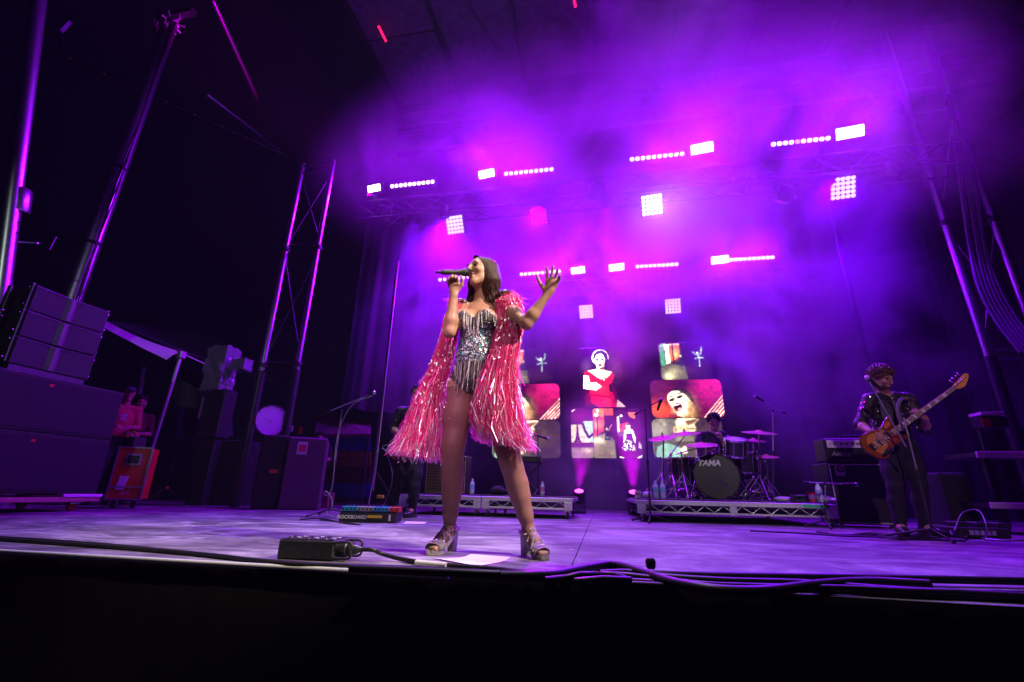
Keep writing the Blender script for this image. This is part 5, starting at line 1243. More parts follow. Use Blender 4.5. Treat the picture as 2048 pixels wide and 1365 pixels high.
b_.ell(hcb+HRb @ np.array((0, .055, -.085)), (.055, .045, .035), .02, HRb); b_.mesh('beard', material('brown_beard', (.05, .022, .014), .6, bump=.8, scale=120), .008, 0, tb)
MB().tube(curve([P(1815, 797, Y=YB-.02), P(1801, 800, Y=YB-.14), P(1795, 820, Y=YB-.17), P(1803, 850, Y=YB-.2), P(1808, 862, Y=YB-.2)], 6), .017, 4, smooth=False).build('guitar_strap', material('grey_strap', (.16, .16, .18), .7, bump=.3), tb)
for s_ in (-1, 1):
    MB().prism([(0, 0), (.028, -.015), (.045, -.16), (.012, -.25), (0, -.10)], 0, .006, facing(np.array(P(1774+s_*9, 800, Y=YB-.115)), (s_, -.05, 0), (0, 0, 1))).build('lapel', material('satin_lapel', (.10, .10, .12), .35), topb)
# ---- electric basses and guitars
def closed_curve(pts, n=5):
    p = [Vector((*q, 0)) for q in pts]; N = len(p); out = []
    for i in range(N):
        a, b_, c, d = p[i-1], p[i], p[(i+1) % N], p[(i+2) % N]
        for k in range(n):
            t = k/n; v = .5*((2*b_)+(c-a)*t+(2*a-5*b_+4*c-d)*t*t+(3*b_-a-3*c+d)*t**3); out.append((v.x, v.y))
    return out
def sunburst(name, a, b_, c):
    m = bpy.data.materials.new(name); m.use_nodes = True; nt = m.node_tree; bs = nt.nodes['Principled BSDF']; bs.inputs['Roughness'].default_value = .2; bs.inputs['Coat Weight'].default_value = .6
    at = nt.nodes.new('ShaderNodeAttribute'); at.attribute_name = 'tint'; nt.links.new(at.outputs['Color'], bs.inputs['Base Color']); return m
burst = sunburst('sunburst_lacquer', 0, 0, 0)
maple = material('amber_maple', (.80, .38, .06), .3, coat=.4, bump=.05, var=.12, scale=14, stretch=(.3, 4, 4)); fretb = material('rosewood_fretboard', (.34, .25, .19), .45)
tort = material('tortoiseshell', (.28, .03, .025), .25, coat=.5, var=.8, scale=28); ivory = material('ivory_inlay', (.82, .80, .72), .35)
def electric(name, M, label, cat, k=1.0, four=True):
    t = thing(name, M.translation, label, cat); T = M @ Matrix.Scale(k, 4)
    ol = closed_curve([(-.285, .0), (-.262, .10), (-.195, .158), (-.10, .160), (-.02, .125), (.06, .118), (.14, .150), (.215, .165), (.245, .140), (.205, .095), (.150, .055), (.135, 0), (.150, -.05), (.185, -.095), (.175, -.13), (.11, -.135), (.03, -.118), (-.06, -.145), (-.15, -.178), (-.235, -.145)])
    m = MB(); n = len(ol); rings = [(1, -.016), (1.0, .010), (.96, .019), (.72, .021), (.4, .0215), (.02, .0215)]
    cols = [(.05, .012, .006), (.10, .02, .008), (.28, .06, .015), (.62, .22, .05), (.78, .36, .09)]
    ring = lambda q, z: [T @ Vector((-.03+(x+.03)*q, y*q, z)) for x, y in ol]
    for i in range(len(rings)-1):
        m.col = cols[i]; a, b_ = ring(*rings[i]), ring(*rings[i+1]); m.add(a+b_, [(j, (j+1) % n, n+(j+1) % n, n+j) for j in range(n)], i > 0)
    m.col = cols[0]; m.add(ring(1, -.016), [tuple(range(n))[::-1]]); m.build('body', burst, t)
    pg = closed_curve([(.165, .065), (.10, .075), (.02, .055), (-.04, .02), (-.02, -.055), (-.10, -.10), (-.07, -.13), (.03, -.10), (.11, -.115), (.165, -.10), (.14, -.05), (.13, 0)], 4)
    MB().prism(pg, .022, .0255, T).build('pickguard', tort, t)
    MB().prism([(-.06, -.155), (-.03, -.128), (-.11, -.092), (-.20, -.125), (-.19, -.15)], .022, .026, T).build('control_plate', MT['chrome'], t)
    L_ = 1.0 if four else .72
    MB().prism([(.10, -.031), (L_, -.0205), (L_, .0205), (.10, .031)], .004, .030, T).build('neck', maple, t)
    fb = MB().prism([(.10, -.031), (L_, -.0205), (L_, .0205), (.10, .031)], .0302, .036, T).build('fretboard', fretb, t)
    sc = L_+.20
    for i in range(1, 21):
        x = L_-sc*(1-2**(-i/12))
        if x < .105: break
        w = .0205+(.031-.0205)*(L_-x)/(L_-.1)
        MB().prism([(x-.0016, -w), (x+.0016, -w), (x+.0016, w), (x-.0016, w)], .0355, .0378, T).build('fret', MT['chrome'], fb)
        if i in (3, 5, 7, 9, 12, 15, 17, 19):
            x2 = L_-sc*(1-2**(-(i-1)/12)); MB().prism([(x+.005, -w*.8), (x2-.005, -w*.8), (x2-.005, w*.8), (x+.005, w*.8)], .0355, .0368, T).build('inlay', ivory, fb)
    hs = closed_curve([(L_, -.0205), (L_+.035, -.040), (L_+.075, -.047), (L_+.12, -.036), (L_+.17, -.012), (L_+.205, .010), (L_+.225, .035), (L_+.205, .058), (L_+.17, .056), (L_+.10, .040), (L_+.03, .034), (L_, .0205)], 4)
    h_ = MB().prism(hs, .006, .022, T).build('headstock', maple, t)
    ns = 4 if four else 6
    for i in range(ns):
        x = L_+.035+i*(.042 if four else .028); y = .024+.004*i
        MB().lathe([(.011, .022), (.009, .026), (.006, .034)], T @ Vector((x, y-.012, 0)), T.to_3x3() @ Vector((0, 0, 1)), 10).build('tuning_post', MT['chrome'], h_)
        m = MB(); m.tube([T @ Vector((x, y, .010)), T @ Vector((x, y+.045, .010))], .004, 6); m.ball(T @ Vector((x, y+.055, .010)), .014*k, 8, 5); m.build('tuning_key', MT['chrome'], h_)
        yy = (i-(ns-1)/2)*(.056/(ns-1)); MB().tube([T @ Vector((-.19, yy, .036)), T @ Vector((.10, yy, .042)), T @ Vector((L_, yy*.6, .040)), T @ Vector((x, y-.012, .030))], .0013, 5).build('string', MT['steel'], t)
    MB().prism([(-.215, -.042), (-.165, -.042), (-.165, .042), (-.215, .042)], .022, .036, T).build('bridge', MT['chrome'], t)
    for x in (-.10, .03): MB().prism([(x-.018, -.045), (x+.018, -.045), (x+.018, .045), (x-.018, .045)], .0255, .036, T).build('pickup', MT['black'], t)
    for i in range(3): MB().lathe([(.012, .026), (.011, .040), (.003, .041)], T @ Vector((-.055-i*.045, -.118-.004*i, 0)), T.to_3x3() @ Vector((0, 0, 1)), 10).build('knob', MT['black'], t)
    return t
o0, o1 = P(1770, 876, Y=5.10), P(1925, 764, Y=5.03)
electric('bass_guitar', facing(o0, o1-o0, Vector((-.62, .1, .78))), 'sunburst bass guitar with a red tortoiseshell pickguard and orange headstock', 'bass guitar', .81)
# ---- guitarist half hidden by the cape
YG = 5.86
G1 = dict(front=(.1, -1, 0), head=P(834, 789, Y=YG), face=unit((.45, -.85, -.2)), neck=P(830, 818, Y=YG+.03), chest=P(828, 853, Y=YG+.03), waist=P(822, 892, Y=YG+.03), pelvis=P(817, 916, Y=YG+.03), shA=P(801, 824, Y=YG), shB=P(860, 826, Y=YG+.05),
          elA=P(785, 858, Y=YG-.03), wrA=P(804, 872, Y=YG-.22), elB=P(877, 868, Y=YG-.02), wrB=P(868, 852, Y=YG-.2), hipA=P(803, 930, Y=YG+.02), hipB=P(831, 930, Y=YG+.02), knA=P(793, 973, Y=YG-.04), knB=P(829, 972, Y=YG-.02),
          anA=fix(P(780, 1022, Y=YG), .09), anB=fix(P(824, 1024, Y=YG-.02), .09), toeA=(-.4, -1, 0), toeB=(-.05, -1, 0))
tg = thing('person', fix(P(806, 1030, Y=YG), 0), 'guitarist in a sequinned black shirt and dark jeans half hidden behind the pink cape', 'person')
wA = np.array(G1['wrA'])
HRg, hatg, topg = clothed(tg, G1, MT['skin'], jacket_m, jeans_m, 1.0, .10, [(wA, unit(np.array(P(816, 878, Y=YG-.26))-wA), (.1, 1, -.1), (.3, 0, .9), .4, .1, 1.0, .3)], seq=420, top_name='shirt')
curly(tg, HRg, np.array(G1['head']), 500, .016, (.084, .100, .094), mat=material('black_hair', (.012, .009, .010), .4, bump=.5, scale=80))
o0, o1 = P(812, 888, Y=YG-.26), P(905, 850, Y=YG-.3)
electric('electric_guitar', facing(o0, o1-o0, (-.3, .1, .95)), 'sunburst electric guitar of the guitarist mostly hidden behind the pink tinsel', 'guitar', .88, False)
MB().tube(curve([P(800, 895, Y=YG-.2), P(775, 890, Y=YG-.2), P(764, 897, Y=YG-.2), P(772, 905, Y=YG-.2), P(785, 960, Y=YG-.2), fix(P(760, 1030, Z=0), .01)], 6), .005, 6).build('guitar_lead', cabm, tg)
# ---- drummer
YD = 8.0
D1 = dict(front=(-.1, -1, 0), head=P(1428, 844, Y=YD), face=unit((-.25, -.95, -.2)), neck=P(1425, 866, Y=YD+.03), chest=P(1424, 890, Y=YD+.04), waist=P(1423, 915, Y=YD+.05), pelvis=(KX+.02, YD+.1, RZ+.56), shA=P(1403, 873, Y=YD+.02), shB=P(1447, 871, Y=YD+.03),
          elA=P(1394, 897, Y=YD-.12), wrA=P(1408, 906, Y=YD-.34), elB=P(1454, 897, Y=YD-.10), wrB=P(1443, 879, Y=YD-.24), hipA=(KX-.07, YD+.06, RZ+.53), hipB=(KX+.11, YD+.06, RZ+.53), knA=(KX-.22, YD-.32, RZ+.50), knB=(KX+.28, YD-.32, RZ+.50),
          anA=(KX-.23, YD-.28, RZ+.09), anB=(KX+.34, YD-.26, RZ+.09))
td = thing('person', (KX+.02, YD, RZ), 'drummer in a dark t-shirt seated behind the drum kit with a raised stick', 'person')
wB = np.array(D1['wrB']); wA = np.array(D1['wrA'])
HRd, hatd, topd = clothed(td, D1, MT['skin'], material('dark_tshirt', (.02, .014, .03), .8, bump=.2), jeans_m, .8, 0, [(wB, (-.2, -.4, .9), (-.9, .2, -.1), (-.3, -.9, 0), .9, .05, 1.0, .6), (wA, (.3, -.9, -.2), (0, .2, -1), (.9, .2, 0), .9, .05, 1.0, .6)], vox=.012, top_name='t_shirt')
curly(td, HRd, np.array(D1['head']), 420, .03, (.094, .108, .10), mat=bpy.data.materials['black_hair'])
for a, b_, lab in ((P(1447, 884, Y=YD-.26), P(1422, 830, Y=YD-.5), 'drum stick raised in front of the face of the drummer'), (P(1411, 905, Y=YD-.36), P(1424, 902, Y=YD-.75), 'drum stick resting low over the snare drum')):
    tag(MB().tube([a, Vector(a)*.2+Vector(b_)*.8, b_, Vector(b_)+(Vector(b_)-Vector(a)).normalized()*.012], [.0075, .007, .004, .006], 8).build('drum_stick', MT['wood']), lab, 'drum stick')
# ---- crew at the left
def crew(px_, py, Y, face, label, top_m, hair_m, top_name='shirt', legs=jeans_m, s=1.0, drop=0.0, arm=None):
    h = np.array(P(px_, py, Y=Y)); H_ = h[2]; k = H_/1.66; z = lambda q: q*k
    f = unit((face[0], face[1], 0)); l = np.array((-f[1], f[0], 0)); c = np.array((h[0], h[1], 0))-f*.03
    J = dict(front=f, head=h, face=unit(face), neck=c+(0, 0, z(1.46)), chest=c+(0, 0, z(1.27)), waist=c+(0, 0, z(1.07)), pelvis=c+(0, 0, z(.95)))
    for a, q in (('A', 1), ('B', -1)):
        J['sh'+a] = c+l*q*.175+(0, 0, z(1.41)); J['el'+a] = c+l*q*.235+f*.05+(0, 0, z(1.14)); J['wr'+a] = c+l*q*.10+f*.26+(0, 0, z(1.12))
        J['hip'+a] = c+l*q*.085+(0, 0, z(.90)); J['kn'+a] = c+l*q*.10+f*.02+(0, 0, z(.50)); J['an'+a] = c+l*q*.11+(0, 0, .09)
    t = thing('person', c, label, 'person')
    hs = [(J['wr'+a], unit(f-l*q*.5), (0, 0, -1), l*-q+f*.3, .5, .08, 1.0, .3) for a, q in (('A', 1), ('B', -1))]
    HR_, hat_, top = clothed(t, J, MT['skin'], top_m, legs, 1.0, .0, hs, vox=.013, top_name=top_name)
    return t, HR_, h, hat_, top, J, f, l
redt = material('red_tshirt', (.55, .03, .10), .8, bump=.2)
t, HR_, h_, hat_, top, J, f, l = crew(259, 787, 6.35, (.85, -.5, -.1), 'stagehand in a red shirt and dark cap behind the black speakers', redt, None, 't_shirt')
capm = material('dark_cap', (.05, .03, .07), .7); cp_ = Body(); cp_.ell(h_+HR_ @ np.array((0, -.01, .05)), (.088, .104, .07), .02, HR_); z_ = h_[2]+.035; cp_.clip = lambda X, Y, Z: z_-Z
co = cp_.mesh('cap', capm, .008, 0, t); MB().ball(h_+HR_ @ np.array((0, .11, .045)), (.07, .06, .008), 12, 6, Matrix(HR_.tolist())).build('visor', capm, co)
for i, wd in enumerate((.10, .07, .09)):
    MB().box(np.array(J['chest'])+f*.134+(0, 0, .04-.035*i), (.006, wd, .018), Matrix.Rotation(math.atan2(f[1], f[0]), 3, 'Z')).build('shirt_print', MT['white'], top)
t, HR_, h_, hat_, top, J, f, l = crew(283, 806, 6.6, (.8, -.6, -.05), 'dark haired crew member in a maroon jacket wearing a lanyard badge', material('maroon_jacket', (.09, .01, .03), .8, bump=.2), None, 'jacket')
curly(t, HR_, h_, 300, .03, (.09, .106, .10), mat=bpy.data.materials['black_hair'], low=-.6)
m = MB(); a_ = np.array(J['neck']); m.tube(curve([a_+l*.06, a_+f*.13+l*.04-(0, 0, .12), a_+f*.15-(0, 0, .42)], 5), .004, 5); m.tube(curve([a_-l*.06, a_+f*.13-l*.04-(0, 0, .12), a_+f*.15-(0, 0, .42)], 5), .004, 5); m.build('lanyard', MT['teal'], t)
MB().box(a_+f*.16-(0, 0, .48), (.006, .075, .11), Matrix.Rotation(math.atan2(f[1], f[0]), 3, 'Z')).build('badge', MT['white'], t)
t, HR_, h_, hat_, top, J, f, l = crew(640, 878, 8.4, (.5, -.8, 0), 'crew member in black with a face mask standing in the dark behind the left tower', MT['cloth'], None, 'jacket', MT['cloth'])
curly(t, HR_, h_, 300, .03, (.09, .106, .10), mat=bpy.data.materials['black_hair'], low=-.7)
mk = Body(); mk.ell(h_+HR_ @ np.array((0, .06, -.055)), (.062, .05, .05), .02, HR_); mk.mesh('face_mask', MT['cloth'], .008, 0, t)
# ================================================================ LEFT SIDE: speaker stack, tower, canopy, backstage things
XF = -6.3
def side_box(x0, y0, y1, z0, z1, b=.012): return MB().bx((x0, y0, z0), (XF, y1, z1), b)
dl = thing('speaker_dolly', (-6.8, 4.4, 0), 'low wooden dolly with castors under the black speaker stack', 'dolly')
MB().bx((-7.35, 3.2, .11), (XF+.02, 5.06, .165), .006).build('platform', MT['wood'], dl)
for yy in (3.5, 4.85):
    for xx in (XF-.12, -7.2):
        f_ = MB().bx((xx-.04, yy-.05, .085), (xx+.04, yy+.05, .109)).build('caster', MT['steel'], dl); MB().lathe([(.02, -.02), (.05, -.02), (.055, 0), (.05, .02), (.02, .02)], (xx, yy, .055), (1, .2, 0), 16).build('wheel', MT['red'] if yy > 4 else MT['rubber'], f_)
MB().bx((XF-.10, 4.62, .166), (XF+.03, 5.07, .20), .004).build('white_edge_board', MT['paper'], dl)
for k, (z0, z1, lab) in enumerate(((.205, .86, 'lower of the two wide black subwoofers at the left edge'), (.868, 1.49, 'upper of the two wide black subwoofers under the small speakers'))):
    t = thing('subwoofer', (-6.8, 4.2, z0), lab, 'speaker', 'subwoofers in the left stack')
    side_box(-7.3, 3.3, 5.0, z0, z1).build('case', MT['black'], t)
    MB().bx((XF+.001, 3.33, z0+.03), (XF+.012, 4.97, z1-.03), .004).build('grille', MT['grille'], t)
    MB().bx((XF-.03, 3.3, z1-.012), (XF+.006, 5.003, z1+.001), .003).build('top_edge', MT['darkmetal'], t)
    MB().bx((-6.9, 4.999, (z0+z1)/2-.1), (-6.6, 5.016, (z0+z1)/2+.1), .01).build('handle_cup', MT['darkmetal'], t)
    MB().bx((XF+.0121, 4.12, z1-.10), (XF+.015, 4.16, z1-.07)).build('badge', MT['red'], t)
gv = material('array_grille', (.05, .05, .056), .45, .3, bump=.8, scale=420, var=.2); wav = material('array_waveguide', (.11, .10, .12), .45)
zb_ = 1.50
for k in range(3):
    z0 = zb_+.06+k*.312; z1 = z0+.300
    t = thing('array_speaker', (-6.6, 4.1, z0), ('bottom', 'middle', 'top')[k]+' one of the three small black array speakers stacked on the subwoofers', 'speaker', 'array speakers in the left stack')
    y0, y1 = 3.68, 4.50; ym = (y0+y1)/2
    M_ = MB(); M_.prism([(XF-.02, y0), (XF-.06, ym-.10), (XF-.06, ym+.10), (XF-.02, y1), (XF-.55, y1-.10), (XF-.55, y0+.10)][::-1], z0, z1); M_.build('case', MT['black'], t)
    for a, b_ in (((XF-.018, y0+.004), (XF-.055, ym-.062)), ((XF-.055, ym+.062), (XF-.018, y1-.004))):
        MB().prism([(a[0], a[1]), (b_[0], b_[1]), (b_[0]+.014, b_[1]), (a[0]+.014, a[1])], z0+.012, z1-.012).build('grille', gv, t)
    M_ = MB(); M_.prism([(XF-.042, ym-.062), (XF-.012, ym-.02), (XF-.012, ym+.02), (XF-.042, ym+.062), (XF-.06, ym+.06), (XF-.06, ym-.06)], z0+.010, z1-.010); M_.build('waveguide', wav, t)
    MB().prism([(XF-.016, y0), (XF-.05, ym), (XF-.016, y1), (XF-.004, y1), (XF-.034, ym), (XF-.004, y0)], z1-.010, z1-.001).build('top_lip', MT['darkmetal'], t)
    for dy in (-.045, .045):
        for zz in (z0+.04, z1-.04): MB().lathe([(.008, 0), (.008, .008), (.002, .009)], (XF-.018, ym+dy, zz), (1, 0, 0), 8).build('screw', MT['black'], t)
    for yy in (y0-.012, y1+.012):
        MB().bx((XF-.09, yy-.012, z0+.01), (XF-.03, yy+.012, z1+.03), .004).build('rigging_bar', MT['darkmetal'], t); MB().bx((XF-.42, yy-.010, z0+.02), (XF-.36, yy+.010, z1+.02), .004).build('rigging_bar', MT['darkmetal'], t)
        for zz in (z0+.06, z1-.03): MB().lathe([(.012, -.03), (.012, .03)], (XF-.06, yy, zz), (0, 1, 0), 8).build('rigging_pin', MT['chrome'], t)
    MB().lathe([(.07, 0), (.075, .006), (.05, .006), (.045, -.02), (.001, -.02)], (XF-.27, y0+.045, (z0+z1)/2), (-.18, -1, 0), 16).build('handle_cup', MT['darkmetal'], t)
MB_ = MB(); MB_.prism([(XF-.02, 3.70), (XF-.02, 4.48), (XF-.5, 4.4), (XF-.5, 3.78)], 1.492, 1.552); tag(MB_.build('array_base_plate', MT['darkmetal']), 'flat dark base plate between the subwoofers and the array speakers', 'base plate')
# red flight case
fc = P(229, 1000, Y=5.75); x0, x1 = P(199, 990, Y=5.55).x, P(245, 990, Y=5.55).x; z1 = P(245, 893, Y=5.55).z
fcedge = material('dull_case_edge', (.30, .29, .32), .45, .6, bump=.2, var=.3)
t = fcase = thing('flight_case', ((x0+x1)/2, 5.8, 0), 'red flight case with silver edges and a white tag beside the subwoofers', 'flight case')
MB().bx((x0+.01, 5.56, .13), (x1-.01, 6.1, z1-.01)).build('shell', MT['red'], t)
for xx in (x0, x1):
    MB().bx((xx-.010, 5.545, .12), (xx+.010, 5.575, z1)).build('edge', fcedge, t)
for zz in (.12, .12+.22*(z1-.12), z1-.02): MB().bx((x0+.0105, 5.546, zz), (x1-.0105, 5.574, zz+.018)).build('edge', fcedge, t)
MB().bx((x0+.10, 5.540, z1-.26), (x1-.10, 5.559, z1-.10), .006).build('handle_plate', fcedge, t); MB().bx((x0+.125, 5.532, z1-.235), (x1-.125, 5.545, z1-.125), .005).build('handle', MT['rubber'], t)
MB().box(((x0+x1)/2-.06, 5.553, z1-.50), (.10, .004, .19), Matrix.Rotation(.12, 3, 'Y')).build('tag', MT['paper'], t)
text('0802', .06, facing(((x0+x1)/2, 5.5575, .20), (1, 0, 0), (0, 0, 1)), material('pink_print', (.8, .35, .4), .5), 'lettering', t)
for xx in (x0+.08, x1-.08): MB().lathe([(.02, -.02), (.05, -.02), (.05, .02), (.02, .02)], (xx, 5.64, .052), (1, 0, 0), 14).build('wheel', MT['rubber'], t)
MB().bx((x0+.05, 5.6, z1), (x1-.12, 5.8, z1+.14), .01).build('tool_box', MT['darkmetal']); tb_ = C.objects[-1]; tag(tb_, 'small dark tool box on top of the red flight case', 'box')
MB().tube(curve([(x0+.10, 5.65, z1+.14), (x0+.12, 5.65, z1+.22), (x0+.2, 5.66, z1+.2), (x0+.24, 5.66, z1+.14)], 5), .012, 6).build('handle', MT['yellow'], tb_)
fcase.rotation_euler.z = rad(38)
# canopy tent
cn = thing('canopy_tent', (-8.6, 7.3, 0), 'pale canopy tent with a thin leg standing behind the speaker stack', 'canopy')
pale = material('canopy_fabric', (.82, .78, .86), .7, bump=.3, scale=14); tarp = material('dark_tarpaulin', (.06, .05, .09), .6, bump=.6, scale=5)
c0, c1 = P(214, 645, Y=7.2), P(362, 706, Y=7.2); c2 = P(600, 765, Y=9.6)
m = MB(); vs = []
for i in range(13):
    q = i/12; a = c0*(1-q)+c1*q; a.z += .05*math.sin(q*math.pi)*-1; d = .22*(.35+.65*q**2); vs += [a+Vector((0, 0, .02)), a+Vector((.0, -.16+.012*math.sin(i*2.1), -d*.45)), a+Vector((0, -.26+.02*math.sin(i*1.3), -d))]
m.add(vs, [(3*i+j, 3*i+3+j, 3*i+4+j, 3*i+1+j) for i in range(12) for j in range(2)], True); m.build('valance', pale, cn)
MB().add([c0+Vector((0, 0, .03)), c1+Vector((0, 0, .03)), c1+Vector((.0, 3.0, .03)), c0+Vector((-.5, 3.0, .9))], [(0, 1, 2, 3)]).build('roof_sheet', tarp, cn)
lg = P(268, 1006, Y=7.2); MB().tube([(c1.x, 7.22, c1.z), (lg.x+.0, 7.22, .02)], .03, 10).build('leg', pale, cn)
MB().tube([P(288, 735, Y=8.2), P(262, 900, Y=8.2)], .035, 8).build('leg', pale, cn); MB().tube([c1, P(445, 745, Y=8.2)], .012, 6).build('tie_rope', pale, cn)
MB().bx((c1.x-.07, 7.15, c1.z-.12), (c1.x+.06, 7.29, c1.z+.04), .02).build('corner_bracket', MT['alu'], cn)
MB().lathe([(.12, 0), (.12, .01)], (lg.x, 7.22, .002), (0, 0, 1), 14).build('foot_plate', MT['steel'], cn)
vs = []; 
for i in range(17):
    for j in range(5): vs.append(P(340+i*7.5, 745+j*32, Y=8.9)+Vector((0, .12*math.sin(i*1.1+j*.6), 0)))
tag(MB().add(vs, [(5*i+j, 5*i+5+j, 5*i+6+j, 5*i+1+j) for i in range(16) for j in range(4)], True).build('tarpaulin', tarp), 'dark crumpled tarpaulin hanging behind the thin canopy leg', 'tarpaulin')
# thin stand with an orange collar
s0 = P(327, 1004, Z=0); t = thing('light_stand', s0, 'thin black tripod stand with an orange collar left of the folded cloth', 'stand')
MB().tube([s0+Vector((0, 0, .25)), Vector((s0.x, s0.y, P(335, 885, Y=s0.y).z))], .014, 8).build('pole', MT['black'], t)
MB().lathe([(.03, -.03), (.04, 0), (.03, .03)], s0+Vector((0, 0, .27)), (0, 0, 1), 10).build('collar', MT['orange'], t)
for i in range(3): MB().tube([s0+Vector((0, 0, .27)), s0+Vector((.42*math.cos(.3+2.1*i), .42*math.sin(.3+2.1*i), .01))], .011, 6).build('leg', MT['black'], t)
MB().tube([Vector((s0.x-.07, s0.y, P(335, 875, Y=s0.y).z)), Vector((s0.x+.07, s0.y, P(335, 875, Y=s0.y).z))], .012, 6).build('crossbar', MT['black'], t)
# low barrier slats far back
t = thing('slat_barrier', (-8.5, 9.4, 0), 'low dark barrier with tan slats glimpsed behind the stands at the left', 'barrier')
tanm = material('tan_slat', (.62, .36, .14), .6, bump=.2, var=.2)
for i, (x, w) in enumerate(((262, 6), (283, 5), (292, 6), (303, 5), (372, 4), (382, 6), (398, 5), (408, 4), (270, 4), (312, 4))):
    a = P(x, 1003, Y=9.4); b_ = P(x+w*1.1, 976, Y=9.4); MB().bx((a.x, 9.4, max(.02, a.z)), (a.x+w*.0105, 9.42, b_.z)).build('slat', tanm, t)
a, b_ = P(255, 1004, Y=9.45), P(415, 1004, Y=9.45); MB().bx((a.x, 9.43, .0), (b_.x, 9.48, .55)).build('backing', MT['black'], t)
# plastic wrapped moving light on a stand
wr = P(441, 735, Y=7.3); t = thing('wrapped_light', (wr.x, 7.3, 0), 'stage light wrapped in clear crinkled plastic on a tall black stand', 'wrapped light')
film = material('plastic_film', (.30, .26, .36), .14, trans=.3, bump=.8, scale=9, spec=.9)
def wrinkled(c, sz, n=(9, 7, 16)):
    m = MB(); c = Vector(c)
    for a in range(3):
        p, q = [k for k in range(3) if k != a]
        for sg in (-1, 1):
            vs = []
            for i in range(n[p]+1):
                for j in range(n[q]+1):
                    v = [0, 0, 0]; v[a] = sg*sz[a]/2; v[p] = (i/n[p]-.5)*sz[p]; v[q] = (j/n[q]-.5)*sz[q]; x, y, z = v
                    w = .045*math.sin(x*23+z*9+y*4)+.040*math.sin(z*31-x*14)+.035*math.sin(y*37+z*17+x*21)+.02*math.sin(z*67+x*41)
                    k = 1+w*1.2-.20*max(0, -z/sz[2])*(.6+.4*math.sin(z*20)); vs.append(c+Vector((x*k, y*k, z*(1+w*.5)+.05*x)))
            J = n[q]+1; m.add(vs, [(J*i+j, J*i+J+j, J*i+J+j+1, J*i+j+1) for i in range(n[p]) for j in range(n[q])])
    return m
wm = wrinkled((wr.x+.02, 7.3, wr.z-.05), (.42, .36, .86)); o_ = wrinkled((wr.x+.46, 7.3, wr.z+.02), (.30, .22, .22), (7, 5, 5)); wm.build('plastic_wrap', film, t); o_.build('plastic_wrap', film, t)
MB().bx((wr.x-.10, 7.2, wr.z-1.35), (wr.x+.34, 7.5, wr.z-.45), .02).build('base_case', MT['black'], t); MB().bx((wr.x-.06, 7.25, .0), (wr.x+.3, 7.5, wr.z-1.36), .02).build('stand', MT['black'], t)
MB().bx((wr.x-.13, 7.18, wr.z-1.0), (wr.x-.09, 7.2, wr.z-.6)).build('printed_strip', MT['alu'], t)
# folded cloth and cable loops on dark cases
t = thing('cable_case', (P(410, 1000, Y=7.4).x, 7.4, 0), 'black trunk with coiled cables and a rag hung on it left of the leaning pole', 'case')
a, b_ = P(386, 1004, Y=7.4), P(462, 880, Y=7.4); MB().bx((a.x, 7.4, 0), (b_.x+.25, 7.9, b_.z), .02).build('case', MT['black'], t)
rag = material('grey_rag', (.40, .40, .50), .8, bump=.5)
m = MB(); m.tube(curve([P(402, 878, Y=7.37), P(424, 874, Y=7.37), P(413, 890, Y=7.36), P(404, 905, Y=7.36), P(396, 925, Y=7.36)], 5), [.02]*6+[.025]*6+[.03]*6+[.045]*3, 6); m.build('rag', rag, t)
m = MB()
for i in range(5): m.tube([P(415+i*3, 885+i*2, Y=7.36)+Vector((.15*math.cos(q)*.8, 0, .28*math.sin(q)-.2)) for q in np.linspace(0, 6.28, 20)], .009, 5, False)
m.build('cable_coil', MT['rubber'], t)
# leaning pole
p0 = P(422, 1006, Z=.02); p1 = P(506, 905, Y=p0.y+.3)
t = thing('leaning_pole', p0, 'bright metal pole leaning at a slant before the dark cases', 'pole'); MB().tube([p0, p0*.35+p1*.65], .028, 10).build('pole', MT['steel'], t); MB().tube([p0*.35+p1*.65, p1], .036, 10).build('sleeve', MT['darkmetal'], t)
# tall mast and raking pole behind the stack
X2, Y2 = P(240, 330, Y=5.25).x, 5.25
t = thing('roof_mast', (X2, Y2, 0), 'tall silver mast with strapped cables rising behind the speaker stack', 'mast', 'roof masts at the left')
zt = P(340, 45, Y=Y2).z; MB().tube([(X2, Y2, 0), (X2, Y2, zt)], .125, 18).build('tube', MT['steel'], t)
for i in range(4):
    o_ = [(X2+.15+.014*i+.02*math.sin(z*2+i), Y2-.05+.012*math.sin(z*3+i*2), z) for z in np.linspace(.2, zt-.1, 22)]; MB().tube(o_, .010, 6).build('cable', MT['rubber'], t)
for z in (3.0, 4.1, 5.6): MB().lathe([(.115, -.03), (.13, 0), (.115, .03)], (X2+.02, Y2, z), (0, 0, 1), 16, caps=False).build('strap', MT['black'], t)
kn_ = Vector((X2, Y2, zt)); m = MB()
for i in range(14):
    d = Vector(rng.normal(0, 1, 3)).normalized(); m.tube([kn_+d*.05, kn_+d*rng.uniform(.15, .3)], rng.uniform(.015, .035), 7)
for i in range(3): m.tube([kn_+Vector((-.25-.2*math.sin(q)-.05*i, .1*i, .25+.35*math.cos(q))) for q in np.linspace(1.2, 4.6, 14)], .012, 6)
o = m.build('clamps', MT['alu'], t); o['kind'] = 'stuff'
MB().bx((X2-.35, Y2-.06, zt+.12), (X2+.5, Y2+.06, zt+.24)).build('top_bracket', MT['darkmetal'], t)
a, b_ = P(-12, 690, X=-7.7), P(78, -22, X=-7.7)
t = thing('roof_mast', (a.x, a.y, 0), 'thick silver pole at the far left edge leaning past the stack', 'mast', 'roof masts at the left')
MB().tube([(a.x, a.y+(a.y-b_.y)*a.z/(b_.z-a.z), 0), b_], .098, 18).build('tube', MT['steel'], t)
